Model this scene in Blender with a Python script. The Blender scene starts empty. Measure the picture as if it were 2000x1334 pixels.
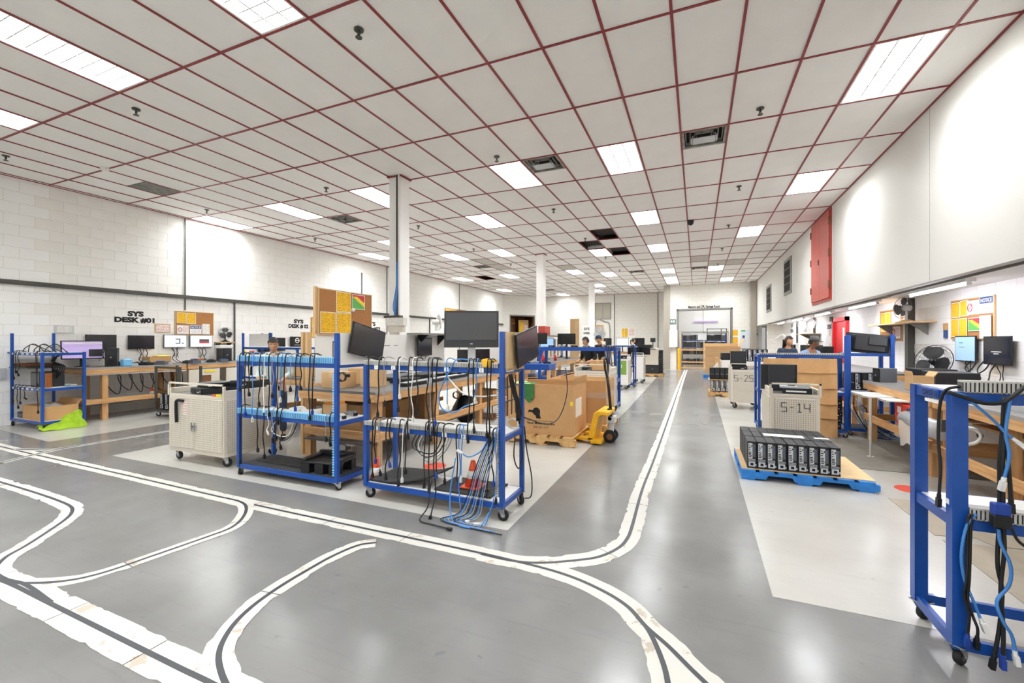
import bpy, math, random
from mathutils import Vector, Matrix
sc = bpy.context.scene
COL = sc.collection
R = math.radians
rnd = random.Random(7)

# ---------------------------------------------------------------- camera, world, exposure
F_PX, YAW, PY0, EYE = 850.0, 0.4015, 666.4, 1.5
cam = bpy.data.cameras.new('camera')
camo = bpy.data.objects.new('camera', cam)
COL.objects.link(camo)
cam.sensor_width = 36.0
cam.lens = F_PX / 2000 * 36.0
cam.shift_y = (667 - PY0) / 2000 * -1.0
cam.clip_start, cam.clip_end = 0.05, 200
camo.location = (0, 0, EYE)
camo.rotation_euler = (R(90), 0, YAW)
sc.camera = camo
world = bpy.data.worlds.new('world')
sc.world = world
world.use_nodes = True
world.node_tree.nodes['Background'].inputs[0].default_value = (1, 1, 1, 1)
world.node_tree.nodes['Background'].inputs[1].default_value = 0.3
sc.view_settings.view_transform = 'Standard'
sc.view_settings.look = 'None'
sc.view_settings.gamma = 1
sc.view_settings.use_curve_mapping = False
sc.view_settings.exposure = 0.6
LAMP = 1.6            # glow of the troffer lenses
LAMP_W = 60.0         # watts of the lamp behind each louver
TUBE = 16.0           # emission of the bare tubes under the soffit
sc.cycles.max_bounces = 8
sc.cycles.diffuse_bounces = 7
sc.cycles.caustics_reflective = False

# ---------------------------------------------------------------- measuring helpers: a picture point on a known plane -> a place in the room
SN, CS = math.sin(YAW), math.cos(YAW)
def _d(px, py, d):
    r = (px - 1000) / F_PX * d
    return Vector((r * CS - d * SN, r * SN + d * CS, EYE - (py - PY0) / F_PX * d))
def onZ(px, py, z=0.0): return _d(px, py, (EYE - z) * F_PX / (py - PY0))
def onX(px, py, X):
    u = (px - 1000) / F_PX
    return _d(px, py, X / (u * CS - SN))
def onY(px, py, Y):
    u = (px - 1000) / F_PX
    return _d(px, py, Y / (u * SN + CS))

# ---------------------------------------------------------------- materials
def lin(h):
    v = [int(h[i:i + 2], 16) / 255 for i in (0, 2, 4)]
    return tuple(x / 12.92 if x <= .04045 else ((x + .055) / 1.055) ** 2.4 for x in v) + (1,)
MATS = {}
def mat(name, col='808080', rough=.5, metal=0.0, noise=0.0, nscale=8.0, stretch=None, bump=0.0, bscale=60.0, emit=0.0, spec=.5, col2=None, coat=0.0, alpha=1.0, trans=0.0, objrand=0.0):
    m = bpy.data.materials.new(name)
    m.use_nodes = True
    nt = m.node_tree
    b = nt.nodes['Principled BSDF']
    c = lin(col)
    b.inputs['Base Color'].default_value = c
    b.inputs['Roughness'].default_value = rough
    b.inputs['Metallic'].default_value = metal
    b.inputs['Specular IOR Level'].default_value = spec
    b.inputs['Coat Weight'].default_value = coat
    b.inputs['Alpha'].default_value = alpha
    b.inputs['Transmission Weight'].default_value = trans
    tc = nt.nodes.new('ShaderNodeTexCoord')
    mp = nt.nodes.new('ShaderNodeMapping')
    nt.links.new(tc.outputs['Object'], mp.inputs[0])
    if stretch: mp.inputs['Scale'].default_value = stretch
    last = None
    if noise > 0 or col2:
        n = nt.nodes.new('ShaderNodeTexNoise')
        n.inputs['Scale'].default_value = nscale
        n.inputs['Detail'].default_value = 5
        nt.links.new(mp.outputs[0], n.inputs['Vector'])
        r = nt.nodes.new('ShaderNodeValToRGB')
        r.color_ramp.elements[0].position, r.color_ramp.elements[1].position = .32, .68
        c2 = lin(col2) if col2 else tuple(x * (1 - noise) for x in c[:3]) + (1,)
        r.color_ramp.elements[0].color, r.color_ramp.elements[1].color = c2, c
        nt.links.new(n.outputs['Fac'], r.inputs[0])
        last = r.outputs[0]
    if objrand:
        oi = nt.nodes.new('ShaderNodeObjectInfo')
        mr = nt.nodes.new('ShaderNodeMapRange')
        mr.inputs['To Min'].default_value, mr.inputs['To Max'].default_value = 1 - objrand, 1.0
        nt.links.new(oi.outputs['Random'], mr.inputs[0])
        mx = nt.nodes.new('ShaderNodeMix'); mx.data_type = 'RGBA'; mx.blend_type = 'MULTIPLY'
        mx.inputs[0].default_value = 1
        if last: nt.links.new(last, mx.inputs[6])
        else: mx.inputs[6].default_value = c
        nt.links.new(mr.outputs[0], mx.inputs[7])
        last = mx.outputs[2]
    if last: nt.links.new(last, b.inputs['Base Color'])
    if bump > 0:
        n2 = nt.nodes.new('ShaderNodeTexNoise')
        n2.inputs['Scale'].default_value = bscale
        n2.inputs['Detail'].default_value = 3
        nt.links.new(mp.outputs[0], n2.inputs['Vector'])
        bp = nt.nodes.new('ShaderNodeBump')
        bp.inputs['Strength'].default_value = bump
        bp.inputs['Distance'].default_value = .01
        nt.links.new(n2.outputs['Fac'], bp.inputs['Height'])
        nt.links.new(bp.outputs[0], b.inputs['Normal'])
    if emit:
        b.inputs['Emission Color'].default_value = c
        b.inputs['Emission Strength'].default_value = emit
    MATS[name] = m
    return m
def M(n): return MATS[n] if isinstance(n, str) else n

mat('wall paint', 'f6f5f3', .55, bump=.15, bscale=140)
mat('block paint', 'f4f2ee', .5, bump=.25, bscale=120, noise=.04, nscale=1.5)
mat('block white', 'f8f8f7', .5, bump=.25, bscale=120)
mat('wall sheeting', 'dbd9d5', .55, bump=.15, bscale=140)
mat('mortar paint', 'dcd9d2', .7)
mat('ceiling tile', 'faf8f5', .85, bump=.5, bscale=220, noise=.03, nscale=3, objrand=.04)
mat('stained tile', 'c9c6be', .85, noise=.12, nscale=3)
mat('tile edge', 'd8d4cd', .9)
mat('red grid', '8a2a2c', .45)
mat('plenum dark', '2c2723', .9)
mat('lens', 'fffdf8', .4, emit=LAMP)
mat('tube light', 'f6f4ff', .4, emit=TUBE)
mat('louver', 'c4c4c2', .35)
mat('white enamel', 'eceae6', .4)
mat('grey metal', '8c8b88', .45, metal=.6)
mat('dark grey metal', '55544f', .5, metal=.4)
mat('vent grey', 'a5a39b', .5, noise=.5, nscale=9)
mat('chrome', 'b9bcc0', .22, metal=1)
mat('blue steel', '07489f', .38, noise=.12, nscale=14, coat=.2)
mat('dark blue steel', '122a5c', .45, noise=.15, nscale=10)
mat('light blue plastic', '7cc0ee', .4)
mat('grey duct', 'c4c2bd', .5)
mat('duct shade', '5c5b5b', .6)  # duct backs: shade between the fingers is put into the colour
mat('duct blue shade', '2a66b4', .5)
mat('white laminate', 'e8e6e1', .35, noise=.05, nscale=4)
mat('beige metal', 'd6cec0', .42, noise=.04, nscale=3)
mat('beige panel', 'cfc7b9', .45, noise=.04, nscale=3)
mat('black plastic', '131416', .45)
mat('black matte', '101113', .7)
mat('charcoal plastic', '26282b', .5)
mat('mid grey plastic', '5b5d60', .5)
mat('silver plastic', 'c6c9cc', .35, metal=.15)
mat('screen off', '15171b', .16, spec=.6)
mat('screen grey', '3f4043', .3, spec=.6)
mat('screen white', 'e6ecf3', .3, emit=.25)
mat('screen lilac', 'a996c2', .3, emit=.45)
mat('screen blue', '8fb0d4', .3, emit=.45)
mat('rubber', '1b1b1c', .8)
mat('wheel hub', '6d6f72', .4, metal=.5)
mat('pine', 'c08d57', .6, col2='a8713f', nscale=3.0, stretch=(6, 6, 6), bump=.1, bscale=30)
mat('pine along x', 'd9ad79', .6, col2='bd8a55', nscale=3, stretch=(1, 14, 14))
mat('pine along y', 'd9ad79', .6, col2='bd8a55', nscale=3, stretch=(14, 1, 14))
mat('pine along z', 'd9ad79', .6, col2='c08f5b', nscale=3, stretch=(14, 14, 1))
mat('pallet wood', 'dcb67c', .75, col2='b98d55', nscale=4, stretch=(3, 3, 3))
mat('plywood', 'd8bd92', .6, col2='c9a873', nscale=3, stretch=(2, 9, 2))
mat('grey worktop', '6e6c69', .4, noise=.25, nscale=6)
mat('edge strip', 'a9a7a3', .4, metal=.3)
mat('cardboard', 'c59a68', .8, noise=.1, nscale=5)
mat('cardboard pale', 'c9a374', .8, noise=.08, nscale=5)
mat('cardboard floor', '9b9081', .85, noise=.12, nscale=7)
mat('cork', 'b27a47', .85, noise=.25, nscale=70)
mat('oak frame', 'c8a678', .5)
mat('yellow paint', 'f0b416', .4, noise=.15, nscale=9)
mat('safety yellow', 'e8cf2a', .5)
mat('orange plastic', 'ea5326', .45)
mat('red paint', 'b8443a', .4, noise=.06, nscale=2)
mat('bright red', 'c81f26', .45)
mat('red dot', 'cd4630', .5)
mat('pallet blue', '2a86dc', .55, noise=.35, nscale=9)
mat('green cloth', '3f7f45', .9, noise=.3, nscale=20)
mat('lime fabric', '98bc20', .9, noise=.25, nscale=14)
mat('green label', '7fa544', .6)
mat('pale green', 'b9d38a', .8)
mat('paper', 'efeeea', .7)
mat('label white', 'f2f1ee', .6)
mat('sign blue', '27467f', .6)
mat('sign red', 'c3404a', .6)
mat('chart green', '58a84d', .6)
mat('chart red', 'c8323c', .6)
mat('chart yellow', 'e9c62f', .6)
mat('ink', '141414', .7)
mat('ink grey', '4b4a48', .7)
mat('cable black', '151515', .5)
mat('cable grey', '8f8f92', .5)
mat('cable white', 'dcdcd8', .5)
mat('cable blue', '3f7fc6', .45)
mat('plug blue', '1d3f97', .45)
mat('plastic wrap', 'e6e6e4', .12, alpha=.28)
mat('clear bag', 'd9dcdf', .2, trans=.5)
mat('dark bag', '26272a', .3, noise=.4, nscale=9)
mat('rubber mat', '323233', .8, noise=.2, nscale=30)
mat('floor mat', '807b72', .85, noise=.15, nscale=5)
mat('brown wood', '7d4f2c', .6, noise=.3, nscale=6)
mat('orange wood', 'a45f2d', .5, noise=.25, nscale=5)
mat('skin', 'c4936f', .55)
mat('skin dark', '8d5f45', .55)
mat('hair black', '1d1a1a', .6)
mat('hair brown', '2e2320', .6)
mat('cloth navy', '2b3950', .85)
mat('cloth black', '17171a', .9)
mat('cloth light blue', '7d9cc7', .85)
mat('cloth mint', 'b9c9cb', .85)
mat('cloth white', 'd5dbe4', .85)
mat('denim', '35445e', .9)
mat('amber plastic', 'd08a2a', .4)
mat('glass', 'ffffff', .05, trans=1.0)
mat('mesh wire', '9a9a98', .4, metal=.7)
mat('copper', 'b87345', .3, metal=.8)
mat('board green', '5d7f74', .5, noise=.4, nscale=40)
mat('window blind', 'a8a294', .6)

def perforated(name, col, dotcol, pitch, horiz):
    """painted sheet with a grid of small punched holes; horiz = object axis that runs along the sheet"""
    m = mat(name, col, .45)
    nt = m.node_tree; b = nt.nodes['Principled BSDF']
    tc = nt.nodes.new('ShaderNodeTexCoord'); sp = nt.nodes.new('ShaderNodeSeparateXYZ')
    nt.links.new(tc.outputs['Object'], sp.inputs[0])
    def mth(op, a, v=None):
        n = nt.nodes.new('ShaderNodeMath'); n.operation = op
        nt.links.new(a, n.inputs[0])
        if v is not None:
            if isinstance(v, float): n.inputs[1].default_value = v
            else: nt.links.new(v, n.inputs[1])
        return n.outputs[0]
    def cell(o):
        a = mth('MULTIPLY', o, 1.0 / pitch); a = mth('FRACT', a); a = mth('SUBTRACT', a, .5)
        return mth('MULTIPLY', a, a)
    q = mth('ADD', cell(sp.outputs[horiz]), cell(sp.outputs['Z']))
    k = mth('LESS_THAN', q, .05)
    mx = nt.nodes.new('ShaderNodeMix'); mx.data_type = 'RGBA'
    nt.links.new(k, mx.inputs[0]); mx.inputs[6].default_value = lin(col); mx.inputs[7].default_value = lin(dotcol)
    nt.links.new(mx.outputs[2], b.inputs['Base Color'])
perforated('beige holes x', 'd0c8ba', '8d8678', .026, 'X')
perforated('beige holes y', 'cbc3b5', '8d8678', .026, 'Y')

def printed(name, col, inkcol, lines=16.0, fill=.5):
    """paper with rows of unreadable small print, on the Generated box of the sheet"""
    m = mat(name, col, .7)
    nt = m.node_tree; b = nt.nodes['Principled BSDF']
    tc = nt.nodes.new('ShaderNodeTexCoord'); sp = nt.nodes.new('ShaderNodeSeparateXYZ')
    nt.links.new(tc.outputs['Generated'], sp.inputs[0])
    w = nt.nodes.new('ShaderNodeMath'); w.operation = 'MULTIPLY'; w.inputs[1].default_value = lines
    nt.links.new(sp.outputs['Z'], w.inputs[0])
    fr = nt.nodes.new('ShaderNodeMath'); fr.operation = 'FRACT'; nt.links.new(w.outputs[0], fr.inputs[0])
    gt = nt.nodes.new('ShaderNodeMath'); gt.operation = 'GREATER_THAN'; gt.inputs[1].default_value = .55
    nt.links.new(fr.outputs[0], gt.inputs[0])
    mp = nt.nodes.new('ShaderNodeMapping'); mp.inputs['Scale'].default_value = (9, 9, lines)
    nt.links.new(tc.outputs['Generated'], mp.inputs[0])
    nz = nt.nodes.new('ShaderNodeTexNoise'); nz.inputs['Scale'].default_value = 1.6
    nt.links.new(mp.outputs[0], nz.inputs['Vector'])
    g2 = nt.nodes.new('ShaderNodeMath'); g2.operation = 'GREATER_THAN'; g2.inputs[1].default_value = fill
    nt.links.new(nz.outputs['Fac'], g2.inputs[0])
    a = nt.nodes.new('ShaderNodeMath'); a.operation = 'MULTIPLY'
    nt.links.new(gt.outputs[0], a.inputs[0]); nt.links.new(g2.outputs[0], a.inputs[1])
    mx = nt.nodes.new('ShaderNodeMix'); mx.data_type = 'RGBA'
    nt.links.new(a.outputs[0], mx.inputs[0]); mx.inputs[6].default_value = lin(col); mx.inputs[7].default_value = lin(inkcol)
    nt.links.new(mx.outputs[2], b.inputs['Base Color'])
printed('yellow notice', 'eebb1c', 'a9780f', 18.0, .5)
printed('white notice', 'efece6', '9b9894', 20.0, .5)
printed('red notice', 'f0ece8', 'c0575a', 9.0, .45)

def floor_mat(name, col, dark, rough, scr, scrcol):
    """worn painted concrete: cloudy tone, scattered scuffs and fine scratches, glossy with uneven sheen"""
    m = mat(name, col, rough)
    nt = m.node_tree; b = nt.nodes['Principled BSDF']
    tc = nt.nodes.new('ShaderNodeTexCoord')
    def noise(scale, detail, st=(1, 1, 1), rot=0.0):
        mp = nt.nodes.new('ShaderNodeMapping'); mp.inputs['Scale'].default_value = st; mp.inputs['Rotation'].default_value = (0, 0, rot)
        n = nt.nodes.new('ShaderNodeTexNoise'); n.inputs['Scale'].default_value = scale; n.inputs['Detail'].default_value = detail
        nt.links.new(tc.outputs['Object'], mp.inputs[0]); nt.links.new(mp.outputs[0], n.inputs['Vector'])
        return n.outputs['Fac']
    def ramp(f, p0, p1):
        r = nt.nodes.new('ShaderNodeMapRange'); r.inputs['From Min'].default_value = p0; r.inputs['From Max'].default_value = p1
        nt.links.new(f, r.inputs[0]); return r.outputs[0]
    def mix(fac, a, bb):
        mx = nt.nodes.new('ShaderNodeMix'); mx.data_type = 'RGBA'; nt.links.new(fac, mx.inputs[0])
        for i, v in ((6, a), (7, bb)):
            if isinstance(v, tuple): mx.inputs[i].default_value = v
            else: nt.links.new(v, mx.inputs[i])
        return mx.outputs[2]
    base = mix(ramp(noise(1.3, 9), .30, .62), lin(dark), lin(col))
    s1 = ramp(noise(2.0, 5, (1, 16, 1), .5), .56, .9)
    s2 = ramp(noise(11, 3), .68, .74)
    ad = nt.nodes.new('ShaderNodeMath'); ad.operation = 'ADD'; nt.links.new(s1, ad.inputs[0]); nt.links.new(s2, ad.inputs[1])
    md = nt.nodes.new('ShaderNodeMath'); md.operation = 'MULTIPLY'; nt.links.new(ad.outputs[0], md.inputs[0]); md.inputs[1].default_value = scr
    md.use_clamp = True
    nt.links.new(mix(md.outputs[0], base, lin(scrcol)), b.inputs['Base Color'])
    rr = nt.nodes.new('ShaderNodeMapRange'); rr.inputs['From Min'].default_value = .3; rr.inputs['From Max'].default_value = .7; rr.inputs['To Min'].default_value = .19; rr.inputs['To Max'].default_value = .255
    nt.links.new(noise(1.6, 2), rr.inputs[0]); nt.links.new(rr.outputs[0], b.inputs['Roughness'])
    bp = nt.nodes.new('ShaderNodeBump'); bp.inputs['Strength'].default_value = .06; bp.inputs['Distance'].default_value = .01
    nt.links.new(noise(9, 4), bp.inputs['Height']); nt.links.new(bp.outputs[0], b.inputs['Normal'])
    return m
floor_mat('grey epoxy', '797876', '6a6967', .22, .6, '646568')
floor_mat('white floor paint', 'b7b5af', 'aeaba4', .26, .4, 'a59d92')

def tape_mat():
    m = mat('tape white', 'c3c0b9', .55)
    nt = m.node_tree; b = nt.nodes['Principled BSDF']
    tc = nt.nodes.new('ShaderNodeTexCoord'); n = nt.nodes.new('ShaderNodeTexNoise'); n.inputs['Scale'].default_value = 5.5; n.inputs['Detail'].default_value = 9
    n.inputs['Roughness'].default_value = .65
    nt.links.new(tc.outputs['Object'], n.inputs['Vector'])
    r = nt.nodes.new('ShaderNodeValToRGB')
    e = r.color_ramp.elements
    e[0].position, e[0].color = 0.60, lin('c3c0b9'); e[1].position, e[1].color = .62, lin('aa9f90')
    nt.links.new(n.outputs['Fac'], r.inputs[0]); nt.links.new(r.outputs[0], b.inputs['Base Color'])
tape_mat()
mat('tape black', '3c3e42', .5)
# ---------------------------------------------------------------- mesh builder
BOXF = [(0, 3, 2, 1), (4, 5, 6, 7), (0, 1, 5, 4), (1, 2, 6, 5), (2, 3, 7, 6), (3, 0, 4, 7)]
class MB:
    def __init__(s): s.v, s.f, s.m, s.s, s.T = [], [], [], [], None
    def add(s, vs, fs, m=0, smooth=False):
        o = len(s.v)
        for p in vs:
            p = Vector(p)
            s.v.append(tuple(s.T @ p) if s.T is not None else tuple(p))
        for f in fs:
            s.f.append(tuple(i + o for i in f)); s.m.append(m); s.s.append(smooth)
        return s
    def box(s, x0, y0, z0, x1, y1, z1, m=0):
        x0, x1 = min(x0, x1), max(x0, x1); y0, y1 = min(y0, y1), max(y0, y1); z0, z1 = min(z0, z1), max(z0, z1)
        return s.add([(x0, y0, z0), (x1, y0, z0), (x1, y1, z0), (x0, y1, z0), (x0, y0, z1), (x1, y0, z1), (x1, y1, z1), (x0, y1, z1)], BOXF, m)
    def cbox(s, c, sz, m=0, rot=None):
        h = Vector(sz) * .5
        vs = [Vector((a * h.x, b * h.y, e * h.z)) for e in (-1, 1) for a, b in ((-1, -1), (1, -1), (1, 1), (-1, 1))]
        if rot is not None: vs = [rot @ p for p in vs]
        return s.add([p + Vector(c) for p in vs], BOXF, m)
    def beam(s, p0, p1, w, h, m=0, up=(0, 0, 1)):
        p0, p1 = Vector(p0), Vector(p1); d = (p1 - p0); L = d.length; d.normalize()
        u = Vector(up)
        if abs(d.dot(u)) > .95: u = Vector((1, 0, 0))
        a = d.cross(u).normalized(); u = a.cross(d)
        vs = [p + a * sx * w / 2 + u * sy * h / 2 for p in (p0, p1) for sx, sy in ((-1, -1), (1, -1), (1, 1), (-1, 1))]
        return s.add(vs, BOXF, m)
    def cyl(s, p0, p1, r, n=12, r2=None, m=0, smooth=True):
        p0, p1 = Vector(p0), Vector(p1); r2 = r if r2 is None else r2
        d = (p1 - p0).normalized(); u = Vector((0, 0, 1)) if abs(d.z) < .9 else Vector((1, 0, 0))
        a = d.cross(u).normalized(); b = d.cross(a)
        vs = []
        for p, q in ((p0, r), (p1, r2)):
            for i in range(n):
                t = 2 * math.pi * i / n
                vs.append(p + (a * math.cos(t) + b * math.sin(t)) * q)
        fs = [(i, (i + 1) % n, n + (i + 1) % n, n + i) for i in range(n)]
        s.add(vs, fs, m, smooth)
        s.add(vs[:n], [tuple(range(n - 1, -1, -1))], m); s.add(vs[n:], [tuple(range(n))], m)
        return s
    def tube(s, pts, r, n=6, m=0, closed=False, radii=None):
        pts = [Vector(p) for p in pts]; N = len(pts); vs = []
        prev = None
        for i, p in enumerate(pts):
            a, b = pts[(i - 1) % N if closed else max(i - 1, 0)], pts[(i + 1) % N if closed else min(i + 1, N - 1)]
            d = b - a
            d = d.normalized() if d.length > 1e-9 else Vector((0, 0, 1))
            if prev is None:
                u = Vector((0, 0, 1)) if abs(d.z) < .9 else Vector((1, 0, 0))
                x = d.cross(u).normalized()
            else:
                x = (prev - d * prev.dot(d))
                x = x.normalized() if x.length > 1e-6 else d.orthogonal().normalized()
            prev = x; y = d.cross(x)
            q = radii[i] if radii else r
            for k in range(n):
                t = 2 * math.pi * k / n
                vs.append(p + (x * math.cos(t) + y * math.sin(t)) * q)
        fs = []
        for i in range(N if closed else N - 1):
            j = (i + 1) % N
            for k in range(n):
                fs.append((i * n + k, i * n + (k + 1) % n, j * n + (k + 1) % n, j * n + k))
        if not closed:
            fs.append(tuple(range(n - 1, -1, -1))); fs.append(tuple((N - 1) * n + k for k in range(n)))
        return s.add(vs, fs, m, True)
    def lathe(s, prof, c=(0, 0, 0), n=16, m=0, axis='Z', smooth=True):
        vs = []
        for r, z in prof:
            for k in range(n):
                t = 2 * math.pi * k / n; a, b = r * math.cos(t), r * math.sin(t)
                vs.append({'Z': (a, b, z), 'Y': (a, z, -b), 'X': (z, a, b)}[axis])
        vs = [Vector(p) + Vector(c) for p in vs]
        fs = []
        for i in range(len(prof) - 1):
            for k in range(n):
                fs.append((i * n + k, i * n + (k + 1) % n, (i + 1) * n + (k + 1) % n, (i + 1) * n + k))
        fs.append(tuple(range(n - 1, -1, -1))); fs.append(tuple((len(prof) - 1) * n + k for k in range(n)))
        return s.add(vs, fs, m, smooth)
    def prism(s, poly, a, b, axis='Z', m=0):
        """polygon in the two other axes (XY, XZ or YZ), pushed from a to b along axis"""
        n = len(poly)
        def P(p, t): return {'Z': (p[0], p[1], t), 'Y': (p[0], t, p[1]), 'X': (t, p[0], p[1])}[axis]
        vs = [P(p, a) for p in poly] + [P(p, b) for p in poly]
        fs = [(i, (i + 1) % n, n + (i + 1) % n, n + i) for i in range(n)] + [tuple(range(n - 1, -1, -1)), tuple(range(n, 2 * n))]
        return s.add(vs, fs, m)
    def ball(s, c, r, n=12, k=8, m=0, sq=(1, 1, 1)):
        pr = [(max(1e-4, math.sin(math.pi * i / k)) , -math.cos(math.pi * i / k)) for i in range(k + 1)]
        vs = []
        for a, z in pr:
            for j in range(n):
                t = 2 * math.pi * j / n
                vs.append((c[0] + a * math.cos(t) * r * sq[0], c[1] + a * math.sin(t) * r * sq[1], c[2] + z * r * sq[2]))
        fs = [(i * n + j, i * n + (j + 1) % n, (i + 1) * n + (j + 1) % n, (i + 1) * n + j) for i in range(k) for j in range(n)]
        return s.add(vs, fs, m, True)
    def sheet(s, grid, m=0, thick=0.0, smooth=True):
        """grid[i][j] of points -> surface, optionally doubled at a distance along -Z-ish normal"""
        a, b = len(grid), len(grid[0])
        vs = [p for row in grid for p in row]
        fs = [(i * b + j, i * b + j + 1, (i + 1) * b + j + 1, (i + 1) * b + j) for i in range(a - 1) for j in range(b - 1)]
        return s.add(vs, fs, m, smooth)
    def text(s, body, size, o, right, up, m=0, depth=.002, bold=0.0, width=None):
        vs, fs, w = text_mesh(body, size, bold)
        right, up = Vector(right).normalized(), Vector(up).normalized(); nrm = right.cross(up)
        kx = 1.0 if not width else width / max(w, 1e-6)
        P = lambda p, t: Vector(o) + right * p[0] * kx + up * p[1] + nrm * t
        return s.add([P(p, depth) for p in vs], fs, m)
    def build(s, name, mats, parent=None, loc=None, rot=None, bevel=0.0, top=False):
        me = bpy.data.meshes.new(name)
        off = Vector((0, 0, 0))
        vs = s.v
        if top and vs:
            xs, ys, zs = zip(*vs)
            off = Vector(((min(xs) + max(xs)) / 2, (min(ys) + max(ys)) / 2, min(zs)))
            vs = [(p[0] - off.x, p[1] - off.y, p[2] - off.z) for p in vs]
        me.from_pydata(vs, [], s.f)
        ms = mats if isinstance(mats, (list, tuple)) else [mats]
        for q in ms: me.materials.append(M(q))
        if len(ms) > 1: me.polygons.foreach_set('material_index', s.m)
        me.polygons.foreach_set('use_smooth', s.s)
        me.update()
        o = bpy.data.objects.new(name, me)
        COL.objects.link(o)
        if parent is not None: o.parent = parent
        o.location = Vector(loc) if loc is not None else off
        if rot is not None: o.rotation_euler = rot
        if bevel:
            b = o.modifiers.new('bevel', 'BEVEL'); b.width = bevel; b.segments = 1; b.limit_method = 'ANGLE'
        return o
_TX = {}
def text_mesh(body, size, bold):
    k = (body, size, bold)
    if k in _TX: return _TX[k]
    cu = bpy.data.curves.new('t', 'FONT'); cu.body = body; cu.size = size; cu.align_x = 'CENTER'; cu.offset = bold
    cu.resolution_u = 3
    ob = bpy.data.objects.new('t', cu); COL.objects.link(ob)
    dg = bpy.context.evaluated_depsgraph_get()
    me = bpy.data.meshes.new_from_object(ob.evaluated_get(dg))
    vs = [tuple(v.co) for v in me.vertices]; fs = [tuple(p.vertices) for p in me.polygons]
    w = (max(v[0] for v in vs) - min(v[0] for v in vs)) if vs else 1
    bpy.data.objects.remove(ob); bpy.data.meshes.remove(me); bpy.data.curves.remove(cu)
    _TX[k] = (vs, fs, w)
    return _TX[k]

def tag(o, label=None, cat=None, group=None, kind=None):
    if label: o['label'] = label
    if cat: o['category'] = cat
    if group: o['group'] = group
    if kind: o['kind'] = kind
    return o
def thing(name, label, cat, loc=(0, 0, 0), rotz=0.0, group=None):
    o = bpy.data.objects.new(name, None); COL.objects.link(o); o.empty_display_size = .1
    o.location = loc; o.rotation_euler = (0, 0, rotz)
    return tag(o, label, cat, group)
def single(mb, name, mats, label, cat, group=None, bevel=0.0, kind=None):
    return tag(mb.build(name, mats, top=True, bevel=bevel), label, cat, group, kind)
KIDS = {}
def kids(o): return [c for c in list(o.children)]
def dup(root, loc, rotz, label, group=None):
    c = copy_tree(root, None); c.location = loc; c.rotation_euler = (0, 0, rotz); c['label'] = label
    if group: c['group'] = group
    return c
def copy_tree(o, parent):
    c = o.copy(); COL.objects.link(c); c.parent = parent
    for ch in kids(o): copy_tree(ch, c)
    return c
def curve_pts(pts, n=6):
    pts = [Vector(p) for p in pts]
    if len(pts) < 3: return pts
    P = [pts[0] * 2 - pts[1]] + pts + [pts[-1] * 2 - pts[-2]]
    out = []
    for i in range(1, len(P) - 2):
        for k in range(n):
            t = k / n; a, b, c, d = P[i - 1], P[i], P[i + 1], P[i + 2]
            out.append(.5 * ((2 * b) + (c - a) * t + (2 * a - 5 * b + 4 * c - d) * t * t + (3 * b - a - 3 * c + d) * t ** 3))
    out.append(pts[-1])
    return out
ORD = ['first', 'second', 'third', 'fourth', 'fifth', 'sixth', 'seventh', 'eighth', 'ninth', 'tenth', 'eleventh', 'twelfth', 'thirteenth', 'fourteenth', 'fifteenth', 'sixteenth', 'seventeenth', 'eighteenth', 'nineteenth', 'twentieth', 'twenty-first', 'twenty-second', 'twenty-third', 'twenty-fourth']
# ---------------------------------------------------------------- the room
XL, XR, XA, YB, YN, H = -11.30, 2.70, 3.50, 27.70, -8.0, 4.447
YS = 24.5                      # front of the storage room wall
SOF = 2.25                     # underside of the overhang on the right
def struct(o): o['kind'] = 'structure'; return o

def far_block(name, col, horiz):
    m = mat(name, col, .55)
    nt = m.node_tree; b = nt.nodes['Principled BSDF']
    tc = nt.nodes.new('ShaderNodeTexCoord'); sp = nt.nodes.new('ShaderNodeSeparateXYZ'); cb = nt.nodes.new('ShaderNodeCombineXYZ')
    nt.links.new(tc.outputs['Object'], sp.inputs[0]); nt.links.new(sp.outputs[horiz], cb.inputs[0]); nt.links.new(sp.outputs['Z'], cb.inputs[1])
    br = nt.nodes.new('ShaderNodeTexBrick'); br.inputs['Scale'].default_value = 1.0
    br.inputs['Brick Width'].default_value = .4; br.inputs['Row Height'].default_value = .2; br.inputs['Mortar Size'].default_value = .006
    br.inputs['Color1'].default_value = lin(col); br.inputs['Color2'].default_value = lin(col); br.inputs['Mortar'].default_value = lin('d6d3cc')
    nt.links.new(cb.outputs[0], br.inputs['Vector']); nt.links.new(br.outputs['Color'], b.inputs['Base Color'])
far_block('far blocks x', 'e6e3dd', 'X')
far_block('far blocks y', 'e6e3dd', 'Y')

struct(MB().box(XL - .3, YN - .3, -.15, XA + .3, YB + 1.5, 0).build('floor', 'grey epoxy'))

def paint(name, pts, mt, z=.0015):
    struct(MB().prism(pts, 0, z).build(name, mt))

# ceiling: dark plenum slab, red grid bars and one panel per cell
GX0, GX, GY0, GY = -.21, .6096, 5.37, 1.2192
ceil = struct(MB().box(XL - .3, YN - .3, H + .16, XA + .3, YB + 1.5, H + .3).build('ceiling', 'plenum dark'))
LIGHTS = [(-6, -3), (-10, -3), (-14, -3), (-2, -3), (3, 0), (-18, 1), (-14, 1), (-10, 1), (-5, 1), (-2, 1), (3, 3), (-8, 3), (-14, 4), (-2, 4), (-17, 5),
          (2, 6), (-10, 6), (-13, 6), (-2, 7), (-5, 7), (-2, 11), (1, 11), (-6, 11), (-8, 10), (-13, 10), (-17, 10), (-2, 13), (2, 14), (-2, 14), (-5, 14),
          (-17, 14), (-13, 17), (-9, 16), (-8, 14)]
VENTS = [(0, 1, 0), (-4, 1, 0), (-13, 2, 0), (-4, 11, 0), (0, 11, 0), (-13, 8, 1), (-13, 15, 0)]
GRILLES = [(-16, -1)]
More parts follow.
